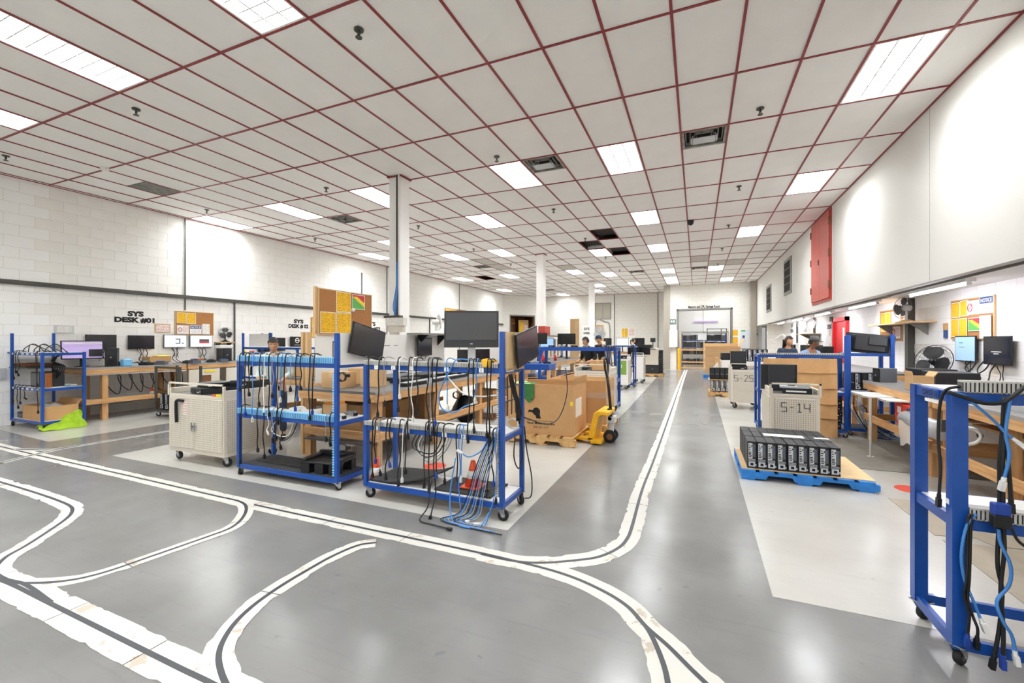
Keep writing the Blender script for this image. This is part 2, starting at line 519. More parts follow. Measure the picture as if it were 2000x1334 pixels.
HOLES = [(-4, 5), (-5, 6), (-4, 7), (-15, 10)]
STAIN = [(-8, 9), (-12, 7), (2, 10), (1, 10), (-12, 8), (0, 9)]
REAR = [(k, r) for r in (-6, -9) for k in (-14, -10, -6, -2, 2)] + [(1, 16)]  # unseen troffers, added to light the near floor and the storage room
ALL = LIGHTS + REAR
taken = set(ALL) | set(HOLES)
KX, RY0, RY1 = range(-19, 5), -11, 18
cells = []
for k in KX:
    for r in range(RY0, RY1 + 1):
        x0, x1 = max(XL, GX0 + k * GX), min(XR, GX0 + (k + 1) * GX)
        y0, y1 = max(YN, GY0 + r * GY), min(YB, GY0 + (r + 1) * GY)
        if x1 - x0 < .06 or y1 - y0 < .1 or (k, r) in taken: continue
        if any((k, r) == v[:2] for v in VENTS):
            y0 = y0 + GY / 2
        if (k, r) in GRILLES: y1 = y0 + GY / 2
        cx, cy = (x0 + x1) / 2, (y0 + y1) / 2
        d = -cx * SN + cy * CS
        q = 1000 + F_PX * (cx * CS + cy * SN) / max(d, .01)
        vis = d > .5 and -150 < q < 2150 and PY0 - F_PX * (H - EYE) / max(d, .01) > -250
        cells.append((0 if vis else 1, d * d + cx * cx * .1, k, r, x0, x1, y0, y1))
cells.sort()
rest = MB(); shared = {}
for i, (_, _, k, r, x0, x1, y0, y1) in enumerate(cells):
    g = .012
    st = 'stained tile' if (k, r) in STAIN else 'ceiling tile'
    if i < 296:
        key = (round(x1 - x0, 3), round(y1 - y0, 3), st)
        if key in shared:
            o = shared[key].copy(); COL.objects.link(o)
        else:
            w, l = (x1 - x0) / 2 - g, (y1 - y0) / 2 - g
            o = MB().box(-w, -l, 0, w, l, .016).build('ceiling_tile', st, ceil); shared[key] = o
        o.location = ((x0 + x1) / 2, (y0 + y1) / 2, H + .004 + rnd.uniform(0, .003))
    else:
        rest.box(x0 + g, y0 + g, H + .005, x1 - g, y1 - g, H + .02)
tag(rest.build('ceiling_tile', 'ceiling tile', ceil), kind='stuff')
for k in range(-18, 5):
    x = GX0 + k * GX
    b = MB().box(x - .013, YN, H - .004, x + .013, YB, H + .004).box(x - .003, YN, H, x + .003, YB, H + .04)
    b.build('grid_runner', 'red grid', ceil)
for r in range(-10, 19):
    y = GY0 + r * GY
    MB().box(XL, y - .013, H - .0035, XR, y + .013, H + .0035).box(XL, y - .003, H, XR, y + .003, H + .03).build('grid_crossbar', 'red grid', ceil)
for (a, b, c, d) in ((XL, YN, XL + .022, YB), (XR - .022, YN, XR, YB), (XL, YB - .022, XR, YB)):
    MB().box(a, b, H - .006, c, d, H + .01).build('edge_angle', 'red grid', ceil)
HB = MB()
for (k, r) in HOLES:
    x0, y0 = GX0 + k * GX, GY0 + r * GY
    HB.box(x0 + .014, y0 + .014, H + .12, x0 + GX - .014, y0 + GY - .014, H + .14)
HB.build('open_cell_backing', 'plenum dark', ceil)

def troffer(k, r):
    if r == 16 and k > -3: return 'ceiling light inside the storage room behind the gate'
    L = REAR if (k, r) in REAR else LIGHTS
    row = sorted(kk for kk, rr in L if rr == r); rows = sorted(set(rr for _, rr in L if L is LIGHTS or rr < 0), reverse=L is REAR)
    lab = 'recessed louvered ceiling light, %s from left, ' % ORD[row.index(k)] if len(row) > 1 else 'recessed louvered ceiling light, alone '
    return lab + ('%s row of lights' % ORD[rows.index(r)] if L is LIGHTS else '%s unseen row added behind the camera' % ORD[rows.index(r)])
AL = bpy.data.lights.new('troffer_lamp', 'AREA'); AL.shape = 'RECTANGLE'; AL.size, AL.size_y = GX - .07, GY - .07
AL.energy = LAMP_W; AL.spread = R(166); AL.color = (.935, .972, 1)
proto = None
for (k, r) in ALL:
    x, y = GX0 + (k + .5) * GX, GY0 + (r + .5) * GY
    lab = troffer(k, r)
    if proto is None:
        t = proto = thing('ceiling_light', lab, 'light', (x, y, H), 0, 'recessed ceiling lights')
        w, l = GX / 2 - .012, GY / 2 - .012
        f = MB()
        f.box(-w, -l, 0, -w + .022, l, .1).box(w - .022, -l, 0, w, l, .1).box(-w, -l, 0, w, -l + .022, .1).box(-w, l - .022, 0, w, l, .1)
        f.build('frame', 'white enamel', t)
        MB().box(-w + .02, -l + .02, .085, w - .02, l - .02, .1).build('lens', 'lens', t)
        lv = MB()
        for i in (-1, 1): lv.box(i * w / 3 - .003, -l + .02, .014, i * w / 3 + .003, l - .02, .06); lv.box(i * w / 3 - .008, -l + .02, .010, i * w / 3 + .008, l - .02, .013)
        for j in range(1, 9):
            yy = -l + j * 2 * l / 9; lv.box(-w + .02, yy - .0025, .018, w - .02, yy + .0025, .055); lv.box(-w + .02, yy - .006, .014, w - .02, yy + .006, .017)
        lv.build('louver', 'louver', t)
        la = bpy.data.objects.new('lamp', AL); COL.objects.link(la); la.parent = t; la.location = (0, 0, .08)
    else:
        dup(proto, (x, y, H), 0, lab)

def diffuser(x, y, lab, closed):
    t = thing('ceiling_vent', lab, 'vent', (x, y, H), 0, 'ceiling air vents')
    w = GX / 2 - .014
    f = MB(); f.box(-w, -w, .0, -w + .03, w, .03).box(w - .03, -w, 0, w, w, .03).box(-w, -w, 0, w, -w + .03, .03).box(-w, w - .03, 0, w, w, .03)
    f.build('frame', 'vent grey', t)
    MB().box(-w, -w, .1, w, w, .11).build('duct_backing', 'plenum dark', t)
    for i, q in enumerate((.25, .19, .13) if not closed else (.25, .21, .17, .13, .09)):
        c = MB(); z = .035 - i * .012
        for a, b2, e, f2 in ((-q, -q, q, -q + .012), (-q, q - .012, q, q), (-q, -q, -q + .012, q), (q - .012, -q, q, q)):
            c.box(a, b2, z, e, f2, z + .035)
        c.build('cone_ring', 'vent grey', t)
    if not closed:
        c = MB(); c.cbox((0, 0, -.03), (.3, .2, .012)); c.cbox((-.155, 0, -.01), (.012, .2, .05), rot=Matrix.Rotation(.5, 3, 'Y')); c.cbox((.155, 0, -.01), (.012, .2, .05), rot=Matrix.Rotation(-.5, 3, 'Y'))
        for sx in (-1, 1): c.box(sx * .1 - .004, -.01, -.03, sx * .1 + .004, .01, .1)
        c.build('deflector_plate', 'silver plastic', t)
VL = ['ceiling vent with bent deflector plate, nearest one, over the aisle', 'square ceiling vent with bent deflector plate, close to two bright lights above mid room',
      'ringed ceiling vent left of the nearest white column', 'small ceiling vent seen above the far end of the aisle, left one', 'small ceiling vent seen above the far end of the aisle, right one',
      'low ceiling vent right of the nearest column, far back', 'tiny ceiling vent beside the far corner of the left wall']
for (k, r, c), lab in zip(VENTS, VL):
    diffuser(GX0 + (k + .5) * GX, GY0 + r * GY + GX / 2, lab, k == -13)
for (k, r) in GRILLES:
    t = thing('return_grille', 'brown slotted return air grille in the ceiling near the left wall', 'grille', (GX0 + (k + .5) * GX, GY0 + (r + .75) * GY, H))
    w = GX / 2 - .014
    MB().box(-w, -w, .02, w, w, .03).build('backing', 'dark grey metal', t)
    s = MB()
    for i in range(22): s.box(-w, -w + i * .0265, 0, w, -w + i * .0265 + .012, .016)
    tag(s.build('slats', 'vent grey', t), kind='stuff')

def sprinkler(x, y, lab):
    b = MB(); b.cyl((x, y, H), (x, y, H - .012), .045, 12).cyl((x, y, H), (x, y, H - .05), .014, 8)
    b.cyl((x, y, H - .075), (x, y, H - .08), .032, 10).cyl((x - .014, y, H - .05), (x - .005, y, H - .075), .005, 6).cyl((x + .014, y, H - .05), (x + .005, y, H - .075), .005, 6)
    single(b, 'fire_sprinkler', 'dark grey metal', lab, 'sprinkler', 'ceiling sprinklers')
SX = [-10.1, -6.55, -2.94, .74]; SY = [3.22, 6.3, 9.3, 12.3, 15.3, 18.3]
for j, y in enumerate(SY):
    for i, x in enumerate(SX):
        if j >= 5 and i == 0: continue
        sprinkler(x, y, 'fire sprinkler on the ceiling, %s from left, %s row from the camera' % (ORD[i if j < 5 else i - 1], ORD[j]))
b = MB(); b.cyl((-.14, 11.5, H), (-.14, 11.5, H - .04), .075, 16); b.ball((-.14, 11.5, H - .05), .07, 14, 8)
single(b, 'dome_camera', 'black plastic', 'black dome security camera on the ceiling over the aisle', 'camera')
b = MB(); b.cyl((-9.27, 4.11, H), (-9.27, 4.11, H - .045), .065, 16, r2=.05)
single(b, 'smoke_detector', 'white enamel', 'white smoke detector on the ceiling above the left wall', 'detector')
b = MB(); b.cyl((-6.89, 12.2, H), (-6.89, 12.2, H - .04), .1, 16, r2=.08)
single(b, 'ceiling_sensor', 'white enamel', 'white round sensor on the ceiling beyond the nearest column', 'sensor')

# ------------------------------------------------ block walls
def block_wall(wall, plane, s0, s1, z0, z1, side, matf, nparts, holes=()):
    """running-bond blocks standing proud of a wall whose face is X = plane; side = +1 faces +X, -1 faces -X"""
    bl = []
    nr = int((z1 - z0) / .2 + .99)
    for j in range(nr):
        y = s0 - (.2 if j % 2 else 0)
        while y < s1:
            a, b = max(y, s0), min(y + .4, s1)
            za, zb = z0 + j * .2, min(z1, z0 + j * .2 + .2)
            if b - a > .03 and zb - za > .02 and not any(a < hy1 and b > hy0 and za < hz1 and zb > hz0 for hy0, hy1, hz0, hz1 in holes):
                bl.append((abs((a + b) / 2 - 4.6) if True else 0, a, b, za, zb))
            y += .4
    bl.sort()
    sh = {}; rs = {}
    for i, (_, a, b, za, zb) in enumerate(bl):
        mm = matf((a + b) / 2); e = .003 if side > 0 else .0022
        if i < nparts:
            key = (round(b - a, 3), round(zb - za, 3), mm)
            if key in sh: o = sh[key].copy(); COL.objects.link(o)
            else:
                w, h = (b - a) / 2 - e, (zb - za) / 2 - e
                o = MB().box(-.01, -w, -h, .004, w, h).build('block', mm, wall) if side > 0 else MB().box(-.002, -w, -h, .01, w, h).build('block', mm, wall)
                sh[key] = o
            o.location = (plane, (a + b) / 2, (za + zb) / 2)
        else:
            q = rs.setdefault(mm, MB())
            if side > 0: q.box(plane - .01, a + e, za + e, plane + .004, b - e, zb - e)
            else: q.box(plane - .002, a + e, za + e, plane + .01, b - e, zb - e)
    for mm, q in rs.items(): tag(q.build('block', mm, wall), kind='stuff')
wl = struct(MB().box(XL - .25, YN, 0, XL, 25.2, H).build('wall_left', 'mortar paint'))
block_wall(wl, XL, 3.17, 25.1, 0, H, 1, lambda y: 'block white' if y < 3.97 else 'block paint', 290)  # blocks of the near stretch get a slightly lighter white
struct(MB().box(XL - .25, YN - .25, 0, XA + .25, YN, H).build('wall_rear', 'wall paint'))
wr = struct(MB().box(XR, YN, SOF, XA + .25, YB, H).build('wall_right', 'wall sheeting'))
wa = struct(MB().box(XA, YN, 0, XA + .25, YB, SOF).build('wall_alcove', 'mortar paint'))
block_wall(wa, XA, 3.1, 22.3, .05, SOF, -1, lambda y: 'block white', 220, holes=((13.6, 14.9, 0, 2.1),))
struct(MB().box(2.9, 22.3, 0, XA, 22.5, SOF).build('wall_alcove_end', 'far blocks x'))
# seams of the sheeted upper wall
for y in (7.1, 11.2, 16.5): struct(MB().box(XR - .0015, y - .002, SOF, XR, y + .002, H).build('trim_1', 'grey metal'))
# diagonal corner with a wide doorway, back wall, storage block
A, B = Vector((XL, 25.1, 0)), Vector((-9.25, YB, 0))
u = (B - A).normalized(); n_ = Vector((u.y, -u.x, 0)); LD = (B - A).length
rot = math.atan2(u.y, u.x)
wd = struct(MB().box(0, 0, 0, .55, .2, H).box(2.35, 0, 0, LD, .2, H).box(.55, 0, 3.15, 2.35, .2, H).build('wall_corner', 'far blocks x', loc=A, rot=(0, 0, rot)))
d1 = struct(MB().box(.5, -.02, 0, .56, .2, 3.2).box(2.34, -.02, 0, 2.4, .2, 3.2).box(.5, -.02, 3.12, 2.4, .2, 3.2).build('door_1', 'grey metal', loc=A, rot=(0, 0, rot)))
struct(MB().box(.3, .2, 0, .4, 1.6, 3.4).box(2.5, .2, 0, 2.6, 1.6, 3.4).box(.3, 1.5, 0, 2.6, 1.6, 3.4).box(.3, .2, 3.3, 2.6, 1.6, 3.4).build('wall_closet', 'brown wood', loc=A, rot=(0, 0, rot)))
hw = thing('wooden_cupboard', 'orange wooden cupboard seen through the far left corner doorway', 'cupboard', A, rot)
f = MB().box(.62, .9, 0, 1.4, 1.45, 3.0); f.build('carcass', 'orange wood', hw)
for i in range(3): MB().box(.66 + .25 * i, .87, 1.7, .66 + .25 * i + .21, .9, 2.6).build('cupboard_door', 'brown wood', hw)
for z in (1.3, 2.65): MB().box(.62, .84, z, 1.4, .9, z + .04).build('shelf', 'pine', hw)
nb = thing('notice_board', 'pine notice board with yellow sheets inside the far left corner doorway', 'board', A, rot)
MB().box(1.45, .5, 1.3, 2.2, .55, 2.9).build('backing', 'oak frame', nb)
MB().box(1.5, .485, 1.6, 1.8, .5, 2.8).build('notice', 'yellow notice', nb)
MB().box(1.85, .485, 1.4, 2.15, .5, 2.6).build('notice', 'red notice', nb)

wb = struct(MB().box(-9.3, YB, 0, -1.37, YB + .2, H).build('wall_back', 'far blocks x'))
OX0, OX1, OZ = -.89, 1.57, 3.1
ws = struct(MB().box(-1.37, YS, 0, OX0, YS + .25, H).box(OX1, YS, 0, 2.95, YS + .25, H).box(OX0, YS, OZ, OX1, YS + .25, H).box(-1.37, YS + .25, 0, -1.2, YB, H).build('wall_storage', 'far blocks x'))
struct(MB().box(OX0 - .3, YS + 2.9, 0, OX1 + .5, YS + 3.0, H).box(OX1 + .4, YS + .25, 0, OX1 + .5, YS + 3, H).build('wall_storage_back', 'wall paint'))
d2 = struct(MB().box(OX0 - .09, YS - .03, 0, OX0, YS + .27, OZ + .09).box(OX1, YS - .03, 0, OX1 + .09, YS + .27, OZ + .09).box(OX0 - .09, YS - .03, OZ, OX1 + .09, YS + .27, OZ + .09).build('door_2', 'grey metal'))
paint('trim_10', [(XL, YN), (XA, YN), (XA, -.6), (XL, -.6)], 'white floor paint')  # unseen white floor behind the camera, added to bounce light upward
mat('cork board post', 'a29b90', .4, metal=.3)
# steel corner posts beside the storage wall
struct(MB().box(-1.62, YS - .12, 0, -1.30, YS + .1, H).build('trim_2', 'cork board post'))
struct(MB().box(2.44, YS - .35, 0, 2.68, YS - .02, H).build('trim_3', 'cork board post'))
# window with a blind and a welded-pipe outline on the back wall
p0, p1 = onY(1163, 594, YB), onY(1192, 622, YB)
w1 = struct(MB().box(p0.x - .06, YB - .03, p1.z - .06, p1.x + .06, YB, p0.z + .06).build('window_1', 'grey metal'))
MB().box(p0.x, YB - .045, p1.z, p1.x, YB - .03, p0.z).build('blind', 'window blind', w1)
MB().box((p0.x + p1.x) / 2 - .02, YB - .06, p1.z, (p0.x + p1.x) / 2 + .02, YB - .045, p0.z).build('mullion', 'vent grey', w1)
a, b2 = onY(1163, 629, YB), onY(1191, 629, YB)
pp = curve_pts([(a.x, YB - .05, .2), (a.x, YB - .05, a.z), (b2.x - .3, YB - .05, a.z), (b2.x, YB - .05, a.z - .3), (b2.x, YB - .05, .2)], 4)
single(MB().tube(pp, .035, 8), 'wall_pipe', 'vent grey', 'grey bent pipe running over the back wall below the blind window', 'pipe')
for px, nm in ((1200, 'grey conduit on the back wall right of the blind window'), (1285, 'thin grey conduit on the back wall beside the steel corner post')):
    q = onY(px, 600, YB)
    single(MB().cyl((q.x, YB - .04, 0), (q.x, YB - .04, H), .025, 8), 'conduit', 'grey metal', nm, 'conduit')
# rail and conduits on the left wall
struct(MB().box(XL, YN, 2.52, XL + .05, 25.1, 2.60).box(XL, YN, 2.52, XL + .07, 25.1, 2.535).build('trim_4', 'dark grey metal'))
CL = [(6.53, .02, H, 'thin dark conduit on the left wall above the small cork board'), (7.74, .03, 2.55, 'grey conduit below the wall rail right of the black desk fan'),
      (12.5, .03, 4.0, 'thin conduit on the left wall behind the big cork board'), (13.9, .025, H, 'thin conduit on the left wall just left of the nearest column'), (16.9, .035, 2.55, 'grey conduit below the wall rail right of the nearest column'), (19.6, .02, H, 'distant conduit on the left wall near the corner')]
for y, rr, top, lab in CL:
    single(MB().cyl((XL + .03, y, 2.24 if y < 7 else (.0 if y < 17 else .3)), (XL + .03, y, top), rr * .7, 8), 'conduit', 'dark grey metal', lab, 'conduit')
# red hatch doors and vents in the upper right wall
y0, y1 = 11.47, 13.05
rd = struct(MB().box(XR - .02, y0 - .06, 2.40, XR, y1 + .06, 4.42).build('door_3', 'red paint'))
for a, b2 in ((y0, (y0 + y1) / 2 - .006), ((y0 + y1) / 2 + .006, y1)):
    MB().box(XR - .045, a, 2.46, XR - .02, b2, 4.38).build('hatch_leaf', 'red paint', rd)
for z in (2.75, 3.45, 4.15):
    for y in (y0 - .02, y1 + .02):
        MB().box(XR - .06, y - .03, z - .08, XR - .02, y + .03, z + .08).build('hinge', 'brown wood', rd)
MB().box(XR - .06, (y0 + y1) / 2 + .05, 3.3, XR - .045, (y0 + y1) / 2 + .1, 3.42).build('hatch_latch', 'dark grey metal', rd)
for i, (pa, pb) in enumerate((((1534, 516), (1545, 566)), ((1499, 565), (1506, 603)))):
    a, b2 = onX(*pa, XR), onX(*pb, XR)
    t = struct(MB().box(XR - .03, b2.y - .12, b2.z - .1, XR, a.y + .12, a.z + .1).build('window_%d' % (i + 2), 'grey metal'))
    MB().box(XR - .035, b2.y, b2.z, XR - .03, a.y, a.z).build('dark_pane', 'plenum dark', t)
    for j in range(1, 4): MB().box(XR - .05, b2.y, b2.z + (a.z - b2.z) * j / 4 - .012, XR - .035, a.y, b2.z + (a.z - b2.z) * j / 4 + .012).build('louver_slat', 'dark grey metal', t)
# columns
def column(x, y, w, lab, cond):
    t = thing('column', lab, 'column', (x, y, 0))
    MB().box(-w, -w, 0, w, w, H).build('shaft', 'wall paint', t)
    c = MB().box(-w - .03, -w - .03, H - .02, w + .03, w + .03, H); c.build('collar', 'red grid', t)
    if cond:
        MB().box(w - .075, -w - .035, 1.9, w - .035, -w, H).build('conduit_channel', 'dark grey metal', t)
        MB().box(w - .03, -w - .04, 1.6, w, -w, H).build('corner_guard', 'white enamel', t)
        for i in range(5):
            x0 = w - .06 + .012 * (i % 3)
            MB().tube(curve_pts([(x0, -w - .045, 2.9), (x0, -w - .045, 2.5), (x0 + .02 * (i - 2), -w - .08 - .01 * i, 2.1), (x0 - .015 * i + .02, -w - .07, 1.93)], 5), .008, 5).build('data_cable', 'cable blue', t)
column(-4.96, 6.46, .125, 'nearest white square column with blue cables running down its side', True)
column(-4.87, 14.0, .125, 'middle white square column, second from the camera', False)
column(-4.75, 21.2, .125, 'farthest white square column', False)
q = (-4.74, 6.12)
bx = thing('junction_box', 'beige handwritten junction box fixed low on the nearest column', 'box', (-4.86, 6.25, 1.66))
MB().box(-.16, -.04, 0, .16, .04, .11).build('lower_box', 'beige metal', bx)
MB().box(-.19, -.06, .11, .19, .05, .25).build('label_panel', 'white notice', bx)
MB().box(-.24, -.05, .25, .1, .05, .29).build('top_tray', 'dark grey metal', bx)

# ------------------------------------------------ painted floor areas (thin coats) and dots
paint('trim_5', [(-7.05, 3.2), (-1.38, 3.16), (-1.40, 10), (-1.55, 20), (-1.7, 24.3), (-1.7, YB), (-7.05, YB)], 'white floor paint')
paint('trim_6', [(.41, 2.95), (3.5, 2.93), (3.5, YS), (.5, YS), (.45, 12)], 'white floor paint')
l1 = onZ(95, 863)
paint('trim_7', [(XL, 3.42), (l1.x, l1.y), (l1.x, 22), (XL, 22)], 'white floor paint')
paint('trim_8', [(-1.7, YS - .55), (OX0 - .1, YS - .55), (OX1, YS - .5), (OX1, YS + 2.9), (OX0 - .1, YS + 2.9), (OX0 - .1, YS), (-1.7, YS)], 'white floor paint')
for (x, y), lab in (((-2.9, 4.45), 'flat red floor dot under the cable cart'), ((2.0, 5.62), 'flat red floor dot right of the blue pallet')):
    single(MB().cyl((x, y, .0016), (x, y, .0026), .14, 28), 'floor_dot', 'red dot', lab, 'marking')

# ------------------------------------------------ guide tape tracks: white strips in lengths, black line on top
def resample(pts, step):
    pts = curve_pts(pts, 10); out = [pts[0]]; acc = 0
    for a, b in zip(pts, pts[1:]):
        L = (b - a).length
        while acc + L >= step and L > 1e-9:
            t = (step - acc) / L; a = a + (b - a) * t; out.append(a.copy()); L = (b - a).length; acc = 0
        acc += L
    if (pts[-1] - out[-1]).length > step * .3: out.append(pts[-1])
    return out
_layer = [0]
def track(lab, pts, w=.19, rag=.012, line=.026, piece=.95, z=None):
    w *= .9; rag *= .8
    P = resample([Vector((p.x, p.y, 0)) if isinstance(p, Vector) else Vector((p[0], p[1], 0)) for p in pts], .035)
    t = thing('guide_track', lab, 'floor track', (0, 0, 0), 0, 'guide tape on the floor')
    _layer[0] += 1; z0 = .0018 + .00035 * _layer[0]
    def sides(i, hw, jl=0, jr=0):
        a, b = P[max(i - 1, 0)], P[min(i + 1, len(P) - 1)]; d = (b - a).normalized(); n = Vector((-d.y, d.x, 0))
        return P[i] + n * (hw + jl), P[i] - n * (hw + jr)
    per = max(2, int(piece / .035)); i = 0
    jl = jr = 0
    while i < len(P) - 1:
        j = min(len(P) - 1, i + per + rnd.randint(-5, 5))
        if len(P) - 1 - j < 6: j = len(P) - 1
        vs, fs = [], []
        for k in range(i, j + 1):
            if rag and rnd.random() < .45: jl = rnd.uniform(-rag * (2 if rnd.random() < .2 else .6), rag * .35)
            if rag and rnd.random() < .45: jr = rnd.uniform(-rag * (2 if rnd.random() < .2 else .6), rag * .35)
            l, r = sides(k, w / 2, jl, jr)
            if k == i and i > 0:
                e = (P[k + 1] - P[k]).normalized() * .004; l += e * 1.6; r += e * 1.6
            vs += [l + Vector((0, 0, z0)), r + Vector((0, 0, z0))]
        n = len(vs) // 2
        vs2 = vs + [v - Vector((0, 0, z0 - .0004)) for v in vs]
        for k in range(n - 1):
            fs.append((2 * k + 1, 2 * k + 3, 2 * k + 2, 2 * k))
            fs.append((2 * k, 2 * k + 2, 2 * n + 2 * k + 2, 2 * n + 2 * k)); fs.append((2 * k + 3, 2 * k + 1, 2 * n + 2 * k + 1, 2 * n + 2 * k + 3))
        MB().add(vs2, fs).build('white_strip', 'tape white', t)
        i = j
    vs, fs = [], []
    for k in range(len(P)):
        l, r = sides(k, line / 2)
        vs += [l + Vector((0, 0, z0 + .0012)), r + Vector((0, 0, z0 + .0012))]
    for k in range(len(P) - 1): fs.append((2 * k + 1, 2 * k + 3, 2 * k + 2, 2 * k))
    MB().add(vs, fs).build('black_line', 'tape black', t)
Z = lambda *q: [onZ(x, y) for x, y in q]
track('long white guide tape running across the room in front of the blue carts', [(-10.9, 2.97)] + Z((0, 872), (120, 900), (240, 927), (370, 957), (500, 987), (700, 1030), (875, 1067), (1000, 1095), (1098, 1121), (1170, 1151), (1224, 1184), (1262, 1225), (1305, 1263), (1350, 1308), (1385, 1342), (1450, 1410)), .185, .008)
track('white guide tape curving from the cross track up the centre aisle', Z((940, 1083), (1000, 1096), (1057, 1100), (1125, 1095), (1170, 1088), (1206, 1072), (1224, 1054), (1235, 1027), (1255, 955), (1278, 896), (1305, 820), (1320, 777), (1331, 745), (1340, 722)), .19, .012)
track('short guide tape branch splitting off at the bottom of the photo', Z((1245, 1207), (1265, 1230), (1282, 1263), (1298, 1306), (1306, 1345), (1314, 1400)), .16, .014)
track('chipped guide tape bending back at the left edge', Z((-60, 925), (0, 942), (60, 960), (110, 977), (138, 990), (140, 1002), (128, 1015), (98, 1036), (50, 1067), (10, 1090), (-10, 1115), (10, 1132), (50, 1143), (100, 1178)), .17, .014)
track('guide tape swinging from the cross track to the left edge', Z((440, 973), (470, 981), (481, 992), (474, 1012), (450, 1032), (400, 1051), (300, 1086), (200, 1120), (125, 1136), (50, 1140), (10, 1137), (-30, 1118)), .14, .010)
track('wide worn guide tape running to the bottom left corner', Z((0, 1134), (30, 1146), (100, 1181), (250, 1256), (350, 1306), (412, 1336), (520, 1395)), .215, .014)
track('curled guide tape with a torn end in the lower middle', Z((734, 1061), (700, 1066), (650, 1087), (600, 1115), (550, 1145), (500, 1180), (460, 1217), (435, 1255), (427, 1285), (432, 1315), (445, 1345), (470, 1390)), .155, .013)
track('double thin guide tape curving towards the left wall cart', Z((0, 905), (65, 889), (110, 879), (160, 870), (240, 857), (330, 842), (420, 828)), .115, .0, .04)
track('thin guide tape sweeping from the left edge behind the cabinet', [onZ(30, 878), onZ(80, 879), onZ(120, 876), onZ(170, 868)], .115, 0, .04)
# ---------------------------------------------------------------- builders of the repeated kinds
def caster(parent, x, y, r=.05, a=0.0, z=0.0):
    """swivel wheel: top plate and fork, wheel as its own sub-part"""
    c, s_ = math.cos(a), math.sin(a)
    T = Matrix.Translation((x, y, z)) @ Matrix.Rotation(a, 4, 'Z')
    f = MB(); f.T = T
    top = r * 2 + .025
    f.box(-.04, -.035, top - .006, .04, .035, top)
    for sy in (-1, 1):
        f.prism([(-.035, top - .006), (.03, top - .006), (.035, r), (.018, r - .012), (.005, r)], sy * .019 - .0025, sy * .019 + .0025, 'Y')
    f.cyl((.018, -.024, r), (.018, .024, r), .007, 8)
    o = f.build('caster', 'chrome', parent)
    w = MB(); w.T = T
    w.lathe([(r * .45, -.014), (r * .93, -.014), (r, -.009), (r, .009), (r * .93, .014), (r * .45, .014)], (.018, 0, r), 16, axis='Y')
    w2 = w.build('wheel', 'rubber', o)
    h = MB(); h.T = T
    h.cyl((.018, -.0155, r), (.018, .0155, r), r * .45, 12)
    h.build('hub', 'wheel hub', o)
    return o

def slotted_duct(parent, x0, x1, y, z, h=.06, d=.05, mt='grey duct', gap=.022):
    """open-slot wiring duct lying along x: back, floor, lid and a row of fingers"""
    b = MB()
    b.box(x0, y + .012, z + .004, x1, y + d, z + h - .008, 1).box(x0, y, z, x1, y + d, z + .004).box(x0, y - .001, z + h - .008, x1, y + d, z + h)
    n = int((x1 - x0) / gap)
    for i in range(n + 1):
        x = x0 + (x1 - x0) * i / n
        b.box(max(x0, x - gap * .3), y, z, min(x1, x + gap * .3), y + .003, z + h)
    return b.build('wiring_duct', [mt, 'duct blue shade' if 'blue' in mt else 'duct shade'], parent)
def slotted_duct_z(parent, x, y, z0, z1, w=.03, mt='light blue plastic', gap=.026):
    b = MB(); b.box(x - w, y, z0, x, y + .003, z1, 1)
    n = int((z1 - z0) / gap)
    for i in range(n): b.box(x - w, y - .025, z0 + i * gap, x, y, z0 + i * gap + gap * .55)
    return b.build('vertical_duct', [mt, 'duct blue shade' if 'blue' in mt else 'duct shade'], parent)

def blue_cart(label, x0, x1, y0, y1, levels=(.1, .71, 1.24), posts=(1.28, 1.57, 1.28, 1.28), pw=.037, board=('rubber mat', 'white laminate', 'white laminate'), steel='blue steel', wheel=.045, name='steel_cart', skip_board=(), rh=.045):
    """welded blue shelf cart; posts = heights of front-left, front-right, back-left, back-right uprights"""
    t = thing(name, label, 'cart', ((x0 + x1) / 2, (y0 + y1) / 2, 0))
    w, d = (x1 - x0) / 2, (y1 - y0) / 2
    zb = levels[0] - .03
    spots = [(-w, -d), (w, -d), (-w, d), (w, d)]
    for (x, y), h in zip(spots, posts):
        sx, sy = (-1 if x > 0 else 1), (-1 if y > 0 else 1)
        p = MB().box(x, y, zb, x + sx * pw, y + sy * pw, h)
        p.build('post', steel, t)
        caster(t, x + sx * .035, y + sy * .035, (zb - .025) / 2, rnd.uniform(-1.2, 1.2))
    e = .006
    for i, z in enumerate(levels):
        MB().box(-w + e, -d + e, z - rh, w - e, -d + .03, z).build('front_rail', steel, t)
        MB().box(-w + e, d - .03, z - rh, w - e, d - e, z).build('back_rail', steel, t)
        for sx in (-1, 1):
            a, b = (-w + e, -w + .03) if sx < 0 else (w - .03, w - e)
            MB().box(a, -d + .03, z - rh, b, d - .03, z).build('side_rail', steel, t)
        if i in skip_board: continue
        MB().box(-w + .03, -d + .03, z - .012, w - .03, d - .03, z + .004).build('shelf_board', board[i], t)
    return t, w, d

